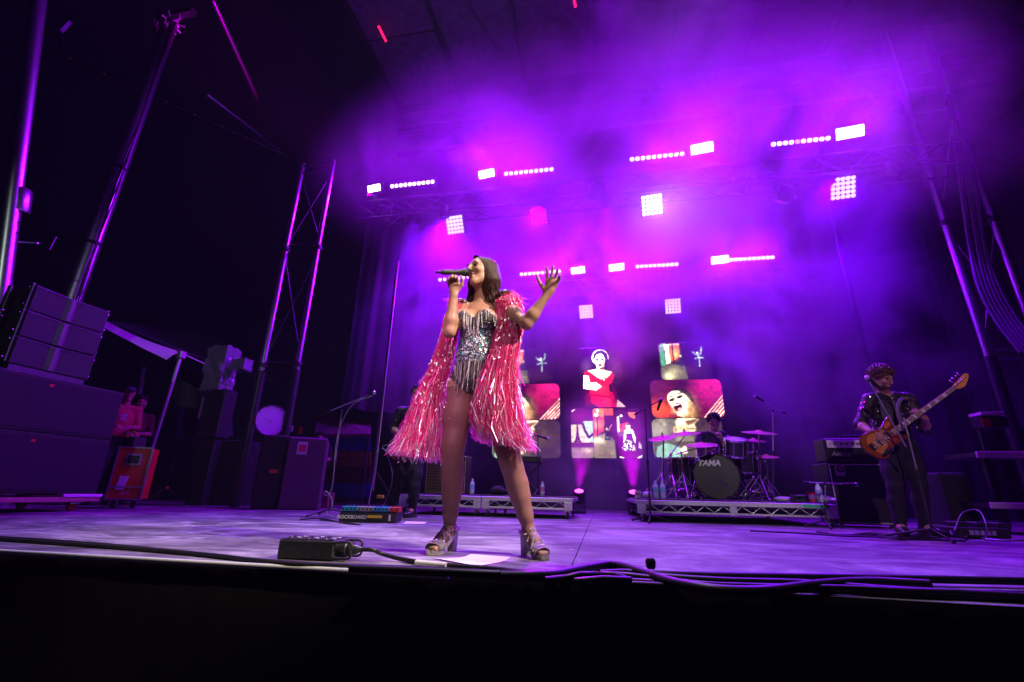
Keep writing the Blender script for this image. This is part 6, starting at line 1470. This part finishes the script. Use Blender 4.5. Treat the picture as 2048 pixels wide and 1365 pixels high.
q = P(38, 400, X=-7.7); d = (b_-a).normalized(); MB().lathe([(.11, -.18), (.125, -.16), (.125, .14), (.11, .16)], q, d, 18).build('sleeve', MT['steel'], t)
for k in (-.35, -.2, -.5): MB().lathe([(.012, 0), (.012, .02)], q+d*k+Vector((.095, -.03, 0)), (1, -.3, 0), 8).build('bolt', MT['black'], t)
MB().tube([q+d*-.6, q+d*-.6+Vector((.35, .05, -.02))], .012, 6).build('hook', MT['alu'], t)
MB().tube([P(44, 350, X=-7.66), P(58, 180, X=-7.66)], .022, 6).build('red_stripe', MT['red'], t)
tag(MB().tube([P(98, 500, Y=7.0), P(112, 474, Y=7.0)], .03, 8).build('pipe_end', MT['steel']), 'short bright pipe end sticking up between the two left masts', 'pipe')
# roof tubes
t = thing('roof_brace', P(430, 100, Z=10.0), 'magenta lit roof tubes meeting above the left tower', 'roof tubes')
for a, b_, r in (((425, 0), (537, 248), .055), ((428, -60), (425, 0), .055), ((415, 190), (520, 270), .045), ((520, 270), (572, 312), .04)): MB().tube([P(*a, Z=9.9), P(*b_, Z=9.9)], r, 10).build('tube', MT['steel'], t)
MB().tube([P(90, 95, Z=9.7), P(570, 310, Z=9.7)], .07, 8).build('edge_beam', MT['darkmetal'], t)
for i in range(7):
    u = .08+.12*i; p = P(90, 95, Z=9.62)*(1-u)+P(570, 310, Z=9.62)*u; MB().ball(p, .028, 8, 6).build('beam_bolt', MT['orange'], t)
t = thing('hanging_motor', P(128, 55, Z=9.0), 'small hoist hanging from the dark roof at the top left', 'hoist'); p = P(128, 52, Z=9.0)
MB().box(p, (.16, .14, .34), Matrix.Rotation(.5, 3, 'Y'), .04).build('case', MT['darkmetal'], t); MB().tube([p+Vector((0, 0, -.2)), P(125, 98, Z=9.0)], .03, 6).build('chain', MT['steel'], t)
# left tower
t = thing('truss_tower', (-5.7, 7.1, 0), 'left roof tower of two shiny tubes with thin braces and a clock hung on it', 'tower')
XT0, XT1 = -6.05, -5.33
for x, r in ((XT0, .055), (XT1, .05)):
    MB().tube([(x, 7.1, 2.35), (x, 7.1, 6.95)], r, 14).build('leg', MT['steel'], t); MB().tube([(x, 7.1, 0), (x, 7.1, 2.34)], r*1.5, 14).build('sleeve', MT['darkmetal'], t)
for z in (2.35, 2.5, 4.75, 4.95, 6.7, 6.88): MB().tube([(XT0, 7.1, z), (XT1, 7.1, z)], .020, 8).build('rung', MT['darkmetal'], t)
for a, b_ in (((XT0, 2.6), (XT1, 4.7)), ((XT1, 2.6), (XT0, 4.7)), ((XT0, 5.0), (XT1, 6.65)), ((XT1, 5.0), (XT0, 6.65))): MB().tube([(a[0], 7.13, a[1]), (b_[0], 7.13, b_[1])], .011, 6).build('diagonal', MT['darkmetal'], t)
for x in (XT0, XT1):
    for z in (4.85, 2.45): MB().lathe([(.075, -.04), (.085, 0), (.075, .04)], (x, 7.1, z), (0, 0, 1), 12).build('clamp', MT['darkmetal'], t)
for (x, y, m_) in ((582, 858, MT['paper']), (600, 862, MT['red'])):
    c = P(x, y, Y=6.98); MB().bx((c.x-.035, 6.972, c.z-.05), (c.x+.035, 6.985, c.z+.05), .003).build('sticker', m_, t)
c = P(543, 841, Y=6.9); t = thing('wall_clock', c, 'round white faced clock with thin dark hands hung on the left tower', 'clock')
ax = Vector((.76, -.62, .03)).normalized(); rc = .245
MB().lathe([(rc+.015, -.05), (rc+.02, .02), (rc+.006, .035), (rc-.008, .02)], c, ax, 36, caps=False).build('rim', MT['chrome'], t)
MB().lathe([(.001, .018), (rc, .018), (rc, -.05), (.001, -.05)], c, ax, 36, caps=False).build('face', material('clock_face', (.62, .58, .64), .5), t)
F_ = facing(c+ax*.022, ax.orthogonal() if False else Vector((.62, .76, 0)), (0, 0, 1))
for (dx, dy, w) in ((-.13, .02, .008), (-.06, -.09, .007)): MB().prism([(-w, -w), (w, -w), (dx+w*.3, dy), (dx-w*.3, dy)], 0, .004, F_).build('hand', MT['black'], t)
for i in range(12): 
    a = math.pi*i/6; MB().prism([(q0*math.cos(a)-q1*math.sin(a), q0*math.sin(a)+q1*math.cos(a)) for q0, q1 in ((rc*.86, -.004), (rc*.95, -.004), (rc*.95, .004), (rc*.86, .004))], 0, .002, F_).build('hour_mark', MT['darkmetal'], t)
MB().tube([c-ax*.04, c-ax*.3+Vector((-.05, 0, 0))], .03, 8).build('bracket', MT['darkmetal'], t); MB().bx((c.x-.42, 6.95, c.z-.06), (c.x-.30, 7.0, c.z+.06), .01).build('red_label', MT['red'], t)
# cabinet with the stickers below it
a, b_ = P(555, 1012, Z=0), P(612, 1012, Z=0); Yc = 6.75; x0, x1 = P(548, 1000, Y=Yc).x, P(616, 1000, Y=Yc).x; zc = P(585, 875, Y=Yc).z
t = thing('dimmer_cabinet', ((x0+x1)/2, 7, 0), 'dark maroon cabinet with a white and pink sticker below the clock', 'cabinet')
MB().bx((x0, Yc, .0), (x1, 7.5, zc), .02).build('case', material('maroon_cabinet', (.14, .055, .12), .6, bump=.3, scale=30, var=.2), t)
dcab = t
c = P(590, 897, Y=Yc); MB().bx((c.x-.075, Yc-.006, c.z-.10), (c.x+.075, Yc, c.z+.10)).build('sticker', MT['paper'], t); MB().bx((c.x-.05, Yc-.009, c.z-.055), (c.x+.055, Yc-.0061, c.z+.06)).build('sticker_print', material('pink_sticker', (.8, .03, .12), .5), t)
MB().bx((x0-.38, Yc+.05, 0), (x0-.02, 7.4, zc+.02), .02).build('side_case', MT['black'], t); c = P(545, 944, Y=Yc+.04); MB().bx((c.x-.06, Yc+.042, c.z-.027), (c.x+.06, Yc+.05, c.z+.027)).build('label', material('amber_label', (.7, .38, .06), .6), t)
dcab.rotation_euler.z = rad(30)
# painted wall and brown awning seen through the gap
t = thing('painted_wall', (P(690, 950, Y=9.9).x, 9.9, 0), 'wall of blue tan and maroon boards seen in the gap left of the guitarist', 'wall')
for (ya, yb_, m_) in ((868, 882, (.02, .10, .35)), (883, 902, (.02, .13, .42)), (903, 915, (.48, .28, .12)), (916, 934, (.32, .17, .08)), (935, 950, (.10, .03, .05)), (951, 966, (.12, .035, .05)), (967, 979, (.02, .10, .32)), (980, 994, (.02, .08, .25)), (995, 1004, (.03, .03, .05))):
    a, b_ = P(628, yb_, Y=9.9), P(742, ya, Y=9.9); MB().bx((a.x, 9.9, P(690, yb_, Y=9.9).z), (b_.x, 9.94, P(690, ya, Y=9.9).z-.004), .004).build('board', material('painted_board', m_, .6, bump=.3, scale=12, var=.3), t)
t = thing('awning', P(690, 840, Y=8.9), 'brown sloping awning above the painted wall', 'awning'); m = MB()
vs = [P(x, y, Y=Y) for (x, y, Y) in ((636, 815, 9.8), (742, 842, 9.8), (742, 868, 8.7), (630, 868, 8.7), (636, 822, 9.8), (742, 849, 9.8), (742, 875, 8.7), (630, 875, 8.7))]
m.add(vs, [(0, 1, 2, 3), (7, 6, 5, 4), (3, 2, 6, 7), (0, 3, 7, 4), (1, 5, 6, 2), (0, 4, 5, 1)]); m.build('cover', material('brown_awning', (.14, .07, .08), .8, bump=.4, scale=8, var=.3), t)
for x in (634, 738): MB().tube([P(x, 870, Y=8.75), (P(x, 870, Y=8.75).x, 8.75, 0)], .025, 8).build('post', MT['darkmetal'], t)
# blue bag, pink bin
bg_ = P(620, 1003, Y=7.6); g = Body()
for i in range(7): g.ell((bg_.x+rng.normal(0, .09), 7.6+rng.normal(0, .06), .12+abs(rng.normal(0, .08))), np.array((.12, .10, .10))*rng.uniform(.8, 1.2), .03)
g.clip = lambda X, Y, Z: .004-Z
tag(g.mesh('plastic_bag', material('blue_plastic_bag', (.04, .08, .55), .35, bump=1.0, scale=14), .014), 'crumpled blue plastic bag on the floor beside the maroon cabinet', 'bag')
a = P(638, 1010, Y=7.7); tag(MB().bx((a.x-.02, 7.7, 0), (a.x+.16, 7.9, .26), .01).build('cardboard_box', material('dusky_card', (.35, .12, .14), .8)), 'small dusky pink box next to the blue plastic bag', 'box')
# bare vertical lamp stand left of the guitarist
bx_ = P(765, 800, Y=6.9).x; t = thing('lamp_mast', (bx_, 6.9, 0), 'slim vertical mast catching purple light left of the guitarist', 'mast')
MB().tube([(bx_, 6.9, .3), (bx_, 6.9, 4.3)], .026, 10).build('pole', MT['steel'], t)
for i in range(3): MB().tube([(bx_, 6.9, .62), (bx_+.5*math.cos(.9+2.1*i), 6.9+.5*math.sin(.9+2.1*i), .015)], .014, 6).build('leg', MT['black'], t)
c = P(761, 994, Y=6.8); MB().bx((c.x-.05, 6.77, c.z-.025), (c.x+.05, 6.83, c.z+.025), .008).build('tension_knob', MT['yellow'], t)
# ================================================================ RIGHT SIDE
t = thing('truss_tower', (6.55, 8.3, 0), 'right roof tower with a magenta lit tube and a thick tube beside hanging cables', 'tower')
for x, r in ((6.19, .062), (6.92, .06)):
    MB().tube([(x, 8.3, 2.55), (x, 8.3, 9.6)], r, 14).build('leg', MT['steel'], t); MB().tube([(x, 8.3, 0), (x, 8.3, 2.54)], r*1.45, 14).build('sleeve', MT['darkmetal'], t)
for z in (2.5, 2.65, 4.95, 5.1, 7.5): MB().tube([(6.19, 8.3, z), (6.92, 8.3, z)], .022, 8).build('rung', MT['steel'], t)
for a, b_ in (((6.19, 2.7), (6.92, 4.9)), ((6.19, 5.2), (6.92, 7.4)), ((6.92, 2.7), (6.19, 4.9))): MB().tube([(a[0], 8.33, a[1]), (b_[0], 8.33, b_[1])], .014, 6).build('diagonal', MT['steel'], t)
for x in (6.19, 6.92): MB().lathe([(.08, -.05), (.09, 0), (.08, .05)], (x, 8.3, 5.02), (0, 0, 1), 12).build('clamp', MT['darkmetal'], t)
cablegrey = material('dusty_cable', (.16, .15, .17), .5, bump=.5, scale=40)
for k in range(6):
    tag(MB().tube(curve([P(1895+k*5+rng.normal(0, 2), 190, Y=8.1)+Vector((0, .05*k, 0)), P(1915+k*6, 330, Y=8.1), P(1935+k*7+rng.normal(0, 3), 480, Y=8.1), P(1955+k*8, 570, Y=8.1), P(1990+k*9, 640, Y=8.1), P(2040+k*9, 705, Y=8.0)], 6), .024, 7).build('hanging_cable', cablegrey), ('leftmost', 'second', 'third', 'fourth', 'fifth', 'rightmost')[k]+' of the six thick black cables swinging down the right tower', 'cable', 'cables hanging down the right tower')
t = thing('back_mast', (4.44, 8.9, 0), 'faint vertical mast in the blue smoke above the bass amplifier', 'mast'); MB().tube([(P(1740, 750, Y=8.9).x, 8.9, 0), (P(1740, 750, Y=8.9).x, 8.9, 7.5)], .045, 10).build('pole', MT['darkmetal'], t)
pinkboard = material('pale_case_edge', (.66, .50, .58), .5)
def bench(x0, x1, Y, ytop, th, label):
    a, b_ = P(x0, ytop, Y=Y), P(x1, ytop, Y=Y); z = a.z; t = thing('case_shelf', ((a.x+b_.x)/2, Y, 0), label, 'shelf', 'pale edged shelves at the right')
    MB().bx((a.x, Y, z-th), (b_.x+1.2, Y+.03, z), .004).build('edge_board', pinkboard, t); MB().bx((a.x+.02, Y+.031, z-th*.8), (b_.x+1.2, Y+.6, z-.005)).build('top', MT['black'], t)
    for xx in (a.x+.12, b_.x+.9): MB().bx((xx, Y+.1, 0), (xx+.06, Y+.16, z-th)).build('leg', MT['black'], t)
bench(1953, 2040, 6.6, 903, .075, 'upper shelf with a pale edge glowing pink at the right edge')
bench(1981, 2040, 6.2, 1005, .065, 'lower shelf with a pale edge near the floor at the right edge')
c = P(1983, 842, Y=7.4); t = thing('junction_box', c, 'small dark box with a red label fixed near the right tower', 'box')
MB().bx((c.x-.12, 7.4, c.z-.09), (c.x+.2, 7.6, c.z+.06), .01).build('case', MT['darkmetal'], t); MB().bx((c.x-.12, 7.37, c.z+.075), (c.x+.16, 7.6, c.z+.12), .004).build('lid', pinkboard, t); MB().bx((c.x-.115, 7.39, c.z-.08), (c.x-.02, 7.399, c.z+.04)).build('label', MT['red'], t)
MB().tube([(c.x, 7.65, 0), (c.x, 7.65, c.z+.1)], .03, 8).build('post', MT['darkmetal'], t)
w0 = P(1900, 1030, Y=6.7); w1 = P(1952, 1030, Y=6.7); wz = P(1920, 945, Y=6.7).z
t = thing('monitor_speaker', ((w0.x+w1.x)/2, 7, 0), 'dark monitor speaker standing in the shadow behind the bass player', 'speaker')
MB().bx((w0.x, 6.7, .02), (w1.x, 7.15, wz), .02).build('case', MT['black'], t); MB().bx((w0.x+.02, 6.69, .05), (w1.x-.02, 6.699, wz-.03), .003).build('grille', MT['grille'], t)
for xx in (w0.x, w1.x): MB().bx((xx-.008, 6.688, .03), (xx+.008, 6.72, wz-.01)).build('edge', MT['darkmetal'], t)
# bass player's microphone stand
mb = Vector((P(1869, 1080, Y=4.98).x, 4.98, 0)); top_ = Vector((mb.x, mb.y, P(1806, 831, Y=mb.y).z))
mic_stand(mb, top_, P(1816, 900, Y=mb.y-.04), P(1735, 756, Y=mb.y-.10), 'boom microphone stand in front of the bass player', r=.34, micd=(.5, .1, -.55))
# pedal board and leads at his feet
yy = 5.42; pa, pb = P(1900, 1080, Y=yy), P(2006, 1080, Y=yy)
t = thing('pedal_board', ((pa.x+pb.x)/2, yy, 0), 'black pedal board with pale lettering on the floor right of the bass player', 'pedal board')
MB().bx((pa.x, yy-.12, .01), (pb.x, yy+.25, .10), .01).build('frame', MT['black'], t)
for i in range(5): MB().bx((pa.x+.10+.045*i, yy-.1225, .035), (pa.x+.135+.045*i, yy-.1205, .075)).build('pale_mark', MT['alu'], t)
for i in range(3):
    MB().bx((pa.x+.05+.17*i, yy-.06, .101), (pa.x+.16+.17*i, yy+.1, .145), .008).build('pedal', MT['darkmetal'], t)
def floor_cable(pts, r, label, mat=None, z=None, n=8, group='cables lying on the stage'):
    q = [P(x, y, Z=(z or r)) for x, y in pts]
    return tag(MB().tube(curve(q, n), r, 8).build('cable', mat or MT['rubber']), label, 'cable', group)
floor_cable([(1500, 1062), (1580, 1066), (1660, 1070), (1740, 1074), (1800, 1078), (1850, 1080), (1930, 1082)], .007, 'thin black lead running along the floor past the bass cabinet')
for k in range(4):
    floor_cable([(1640+rng.uniform(-10, 20), 1064+k*2), (1690, 1070+k), (1750+rng.uniform(-20, 20), 1066+k*3), (1800, 1074+k*2), (1840, 1068+k*3), (1880, 1076)], .006, ('nearest', 'second', 'third', 'farthest')[3-k]+' of the tangled black leads around the shoes of the bass player')
floor_cable([(1865, 1060), (1930, 1070), (1985, 1080), (2048, 1081), (2100, 1080)], .009, 'pale lead lying across the floor right of the bass player', MT['alu'])
tag(MB().tube(curve([P(1900, 1052, Z=.02), P(1905, 1068, Z=.1), P(1930, 1050, Z=.12)+Vector((0, 0, .1)), P(1965, 1048, Z=.16)+Vector((0, 0, .1)), P(1975, 1062, Z=.12), P(1968, 1078, Z=.02)], 8), .005, 6).build('cable', cabm), 'grey lead arching over the right pedal board', 'cable')
# ================================================================ FRONT OF THE STAGE
# pedal board of the guitarist
pa, pb = P(677, 1045, Z=0), P(790, 1047, Z=0); u = (pb-pa).normalized(); v = Vector((-u.y, u.x, 0)); Lp = (pb-pa).length
t = thing('pedal_board', pa, 'black pedal board with bright teal pedals and white lettering left of the singer', 'pedal board'); RZp = Matrix(((u.x, v.x, 0), (u.y, v.y, 0), (0, 0, 1)))
def onb(x, y, z): return pa+u*x+v*y+Vector((0, 0, z))
hb = .095
MB().add([onb(0, 0, .006), onb(Lp, 0, .006), onb(Lp, .36, .006), onb(0, .36, .006), onb(0, .0, hb), onb(Lp, .0, hb), onb(Lp, .36, hb+.03), onb(0, .36, hb+.03)], [(3, 2, 1, 0), (4, 5, 6, 7), (0, 1, 5, 4), (1, 2, 6, 5), (2, 3, 7, 6), (3, 0, 4, 7)]).build('frame', MT['black'], t)
fm = lambda x, z: facing(onb(x, -.002, z), u, (0, 0, 1))
text('ROCKBOARD', .048, fm(.13, .052), MT['white'], 'lettering', t, .0, .001, .0012)
MB().box(onb(.36, -.003, .06), (.15, .004, .028), RZp).build('display', MT['yellow'], t); MB().box(onb(Lp-.06, -.003, .05), (.02, .004, .06), RZp).build('spec_label', MT['white'], t)
for i, (w, m_) in enumerate(((.155, MT['teal']), (.155, material('grey_enamel', (.30, .31, .30), .35)), (.155, material('blue_enamel', (.02, .26, .48), .35)), (.10, MT['red']))):
    x = .01+sum((.163, .163, .163, .11)[:i]); pd = MB().box(onb(x+w/2, .10, hb+.035), (w, .17, .05), RZp, .006).build('pedal', m_, t)
    for k in range(4 if w > .12 else 2):
        xx = x+w*(k+.5)/(4 if w > .12 else 2); MB().lathe([(.008, 0), (.008, .016), (.003, .017)], onb(xx, .07, hb+.059), (0, 0, 1), 8).build('knob', MT['black'], pd)
        MB().box(onb(xx, .0135, hb+.035), (.014, .004, .02), RZp).build('jack', MT['black'], pd)
    MB().lathe([(.012, 0), (.012, .02), (.004, .021)], onb(x+w/2, .15, hb+.059), (0, 0, 1), 10).build('foot_switch', MT['chrome'], pd)
    if i < 3: MB().box(onb(x+w+.004, .05, hb+.04), (.012, .05, .03), RZp).build('patch_plug', MT['yellow'], t)
floor_cable([(600, 1040), (640, 1037), (690, 1047), (720, 1050), (660, 1042), (640, 1040)], .006, 'thin black lead looped in front of the teal pedals')
# papers
def paper(px4, label, lift=.004):
    q = [P(x, y, Z=.003) for x, y in px4]; vs = []; N = 6
    for i in range(N+1):
        for j in range(N+1):
            a = q[0]*(1-i/N)+q[1]*(i/N); b_ = q[3]*(1-i/N)+q[2]*(i/N); p = a*(1-j/N)+b_*(j/N); p.z += lift*(abs(i/N-.45)*2)**3*(1.0 if i > 3 else .3)+.0005; vs.append(p)
    top = [(7*i+j, 7*i+7+j, 7*i+8+j, 7*i+1+j) for i in range(N) for j in range(N)]
    tag(MB().add(vs, top, True).build('paper_sheet', MT['paper']), label, 'paper', 'paper sheets on the stage floor')
paper([(869, 1118), (942, 1115.5), (1021, 1122), (952, 1133)], 'large white sheet of paper on the stage between the shoes of the singer', .012)
paper([(804, 1048), (812, 1044.5), (853, 1045.5), (848, 1048.5)], 'small white sheet of paper right of the teal pedal board')
# stage box
pa, pb = P(551, 1119, Z=0), P(664, 1124, Z=0); u = (pb-pa).normalized(); v = Vector((-u.y, u.x, 0)); Lp = (pb-pa).length; RZp = Matrix(((u.x, v.x, 0), (u.y, v.y, 0), (0, 0, 1)))
t = thing('stage_box', pa, 'black metal stage box at the stage edge with a thick multicore plug', 'stage box')
MB().box(pa+u*Lp/2+v*.075+Vector((0, 0, .045)), (Lp, .15, .088), RZp, .008).build('case', material('black_steel_box', (.022, .022, .025), .4, .3, bump=.3, scale=90, var=.3), t)
MB().box(pa+u*Lp/2+v*.075+Vector((0, 0, .0905)), (Lp-.03, .12, .003), RZp).build('top_plate', MT['darkmetal'], t)
for i in range(6):
    for j in range(2):
        MB().lathe([(.012, 0), (.013, .004), (.009, .005), (.008, -.002)], pa+u*(.03+i*(Lp-.06)/5)+v*(.05+.05*j)+Vector((0, 0, .092)), (0, 0, 1), 10).build('socket', MT['alu'] if i % 2 else MT['chrome'], t)
pl = pa+u*Lp+v*.06+Vector((0, 0, .05))
for s_ in (-1, 1): MB().tube(curve([pl+v*.055*s_+u*-.02+Vector((0, 0, .03)), pl+v*.055*s_+u*.075+Vector((0, 0, .034)), pl+v*.055*s_+u*.085, pl+v*.055*s_+u*.075+Vector((0, 0, -.034)), pl+v*.055*s_-u*.02+Vector((0, 0, -.034))], 4), .006, 6).build('guard_rail', MT['black'], t)
MB().lathe([(.034, 0), (.036, .02), (.036, .04), (.030, .045), (.033, .05), (.033, .065), (.024, .07), (.022, .088), (.014, .10), (.012, .115)], pl, u, 18).build('plug', MT['darkmetal'], t)
e = pl+u*.11; q = [e, e+u*.06+Vector((0, 0, .0)), P(765, 1108, Z=.03), P(800, 1118, Z=.014), P(845, 1126, Z=.012), P(870, 1128.5, Z=.012), P(905, 1132, Z=.012), P(985, 1138, Z=.012), P(1060, 1147, Z=.012)]
tag(MB().tube(curve(q, 8), .0105, 8).build('cable', MT['rubber']), 'thick multicore cable leaving the stage box towards the paper', 'cable')
a, b_ = P(832, 1125.5, Z=.0125), P(893, 1131.5, Z=.0125); tag(MB().tube([a, a*.5+b_*.5, b_], .0125, 8).build('cable_label', MT['paper']), 'pale label sleeve wrapped round the multicore cable', 'label')
# the cables along the edge
front = [
 ([(-40, 1076), (120, 1087), (260, 1097), (420, 1111), (560, 1127), (700, 1133), (860, 1139), (1000, 1147), (1110, 1155)], .011, 'black cable along the left stage edge'),
 ([(-40, 1073), (150, 1085), (330, 1101), (500, 1119), (640, 1130), (800, 1136), (960, 1143), (1100, 1152), (1250, 1156)], .009, 'second black cable along the left stage edge'),
 ([(700, 1137), (850, 1143), (1000, 1149), (1100, 1148), (1160, 1136), (1215, 1128), (1262, 1138), (1300, 1147), (1420, 1152), (1560, 1154), (1760, 1157), (2100, 1164)], .016, 'long thick black cable curving over the others towards the right'),
 ([(1000, 1152), (1100, 1150), (1180, 1135), (1230, 1130), (1290, 1147), (1350, 1166), (1440, 1181), (1540, 1181), (1640, 1169), (1740, 1164), (1860, 1170)], .018, 'thickest black cable dipping towards the stage edge right of the singer'),
 ([(760, 1140), (900, 1147), (1050, 1156), (1180, 1160), (1260, 1163), (1330, 1167)], .012, 'black cable in the flat bundle below the paper'),
 ([(820, 1144), (980, 1153), (1100, 1160), (1220, 1166), (1340, 1172)], .010, 'black cable nearest the edge below the paper'),
 ([(1200, 1147), (1260, 1145), (1330, 1154), (1450, 1162), (1600, 1166), (1760, 1178), (1900, 1186), (2100, 1196)], .013, 'black cable drifting to the edge at the far right'),
 ([(1090, 1160), (1170, 1152), (1240, 1150), (1330, 1160), (1420, 1170), (1560, 1174), (1700, 1177), (1850, 1184), (2100, 1190)], .011, 'thin black cable under the thickest one on the right'),
 ([(1120, 1162), (1230, 1158), (1340, 1166), (1500, 1177), (1650, 1180), (1800, 1189), (2100, 1202)], .010, 'black cable along the right stage edge'),
]
for k, (pts, r, lab) in enumerate(front): floor_cable(pts, r, lab, z=r+.004*(k % 4), n=10, group='cables along the stage edge')
k0 = P(1303, 1150, Z=.01); t = thing('cable_plug', k0, 'small black plug standing up between the cables at the stage edge', 'plug')
MB().lathe([(.012, 0), (.013, .02), (.020, .03), (.022, .05), (.016, .062), (.002, .065)], k0, (0, .1, 1), 12).build('plug', MT['black'], t)
for (a, b_) in (((1130, 1157), (1190, 1149)), ((1150, 1163), (1260, 1160)), ((1200, 1150), (1250, 1157))):
    tag(MB().tube([P(*a, Z=.03), P((a[0]+b_[0])/2, (a[1]+b_[1])/2-3, Z=.045), P(*b_, Z=.03)], .012, 8).build('cable_tie', MT['rubber']), ('left', 'middle', 'right')[(a[0] > 1140)+(a[0] > 1180)]+' dark tape wrap round the cable bundle right of the singer', 'tape', 'tape round the cable bundle')
for (x0, x1, y) in ((1536, 1600, 1184), (1795, 1880, 1191)):
    a, b_ = P(x0, y, Z=.004), P(x1, y+4, Z=.004); tag(MB().box((a+b_)/2, ((b_-a).length, .022, .003), Matrix.Rotation(math.atan2(b_.y-a.y, b_.x-a.x), 3, 'Z')).build('floor_tape', MT['paper']), 'strip of white tape at the right stage edge '+('near the thickest cable' if x0 < 1700 else 'farther right'), 'tape')
c = P(1143, 1100, Z=.003); tag(MB().box(c, (.018, .018, .003)).build('floor_marker', MT['paper']), 'tiny white tape mark on the floor seam', 'tape mark')
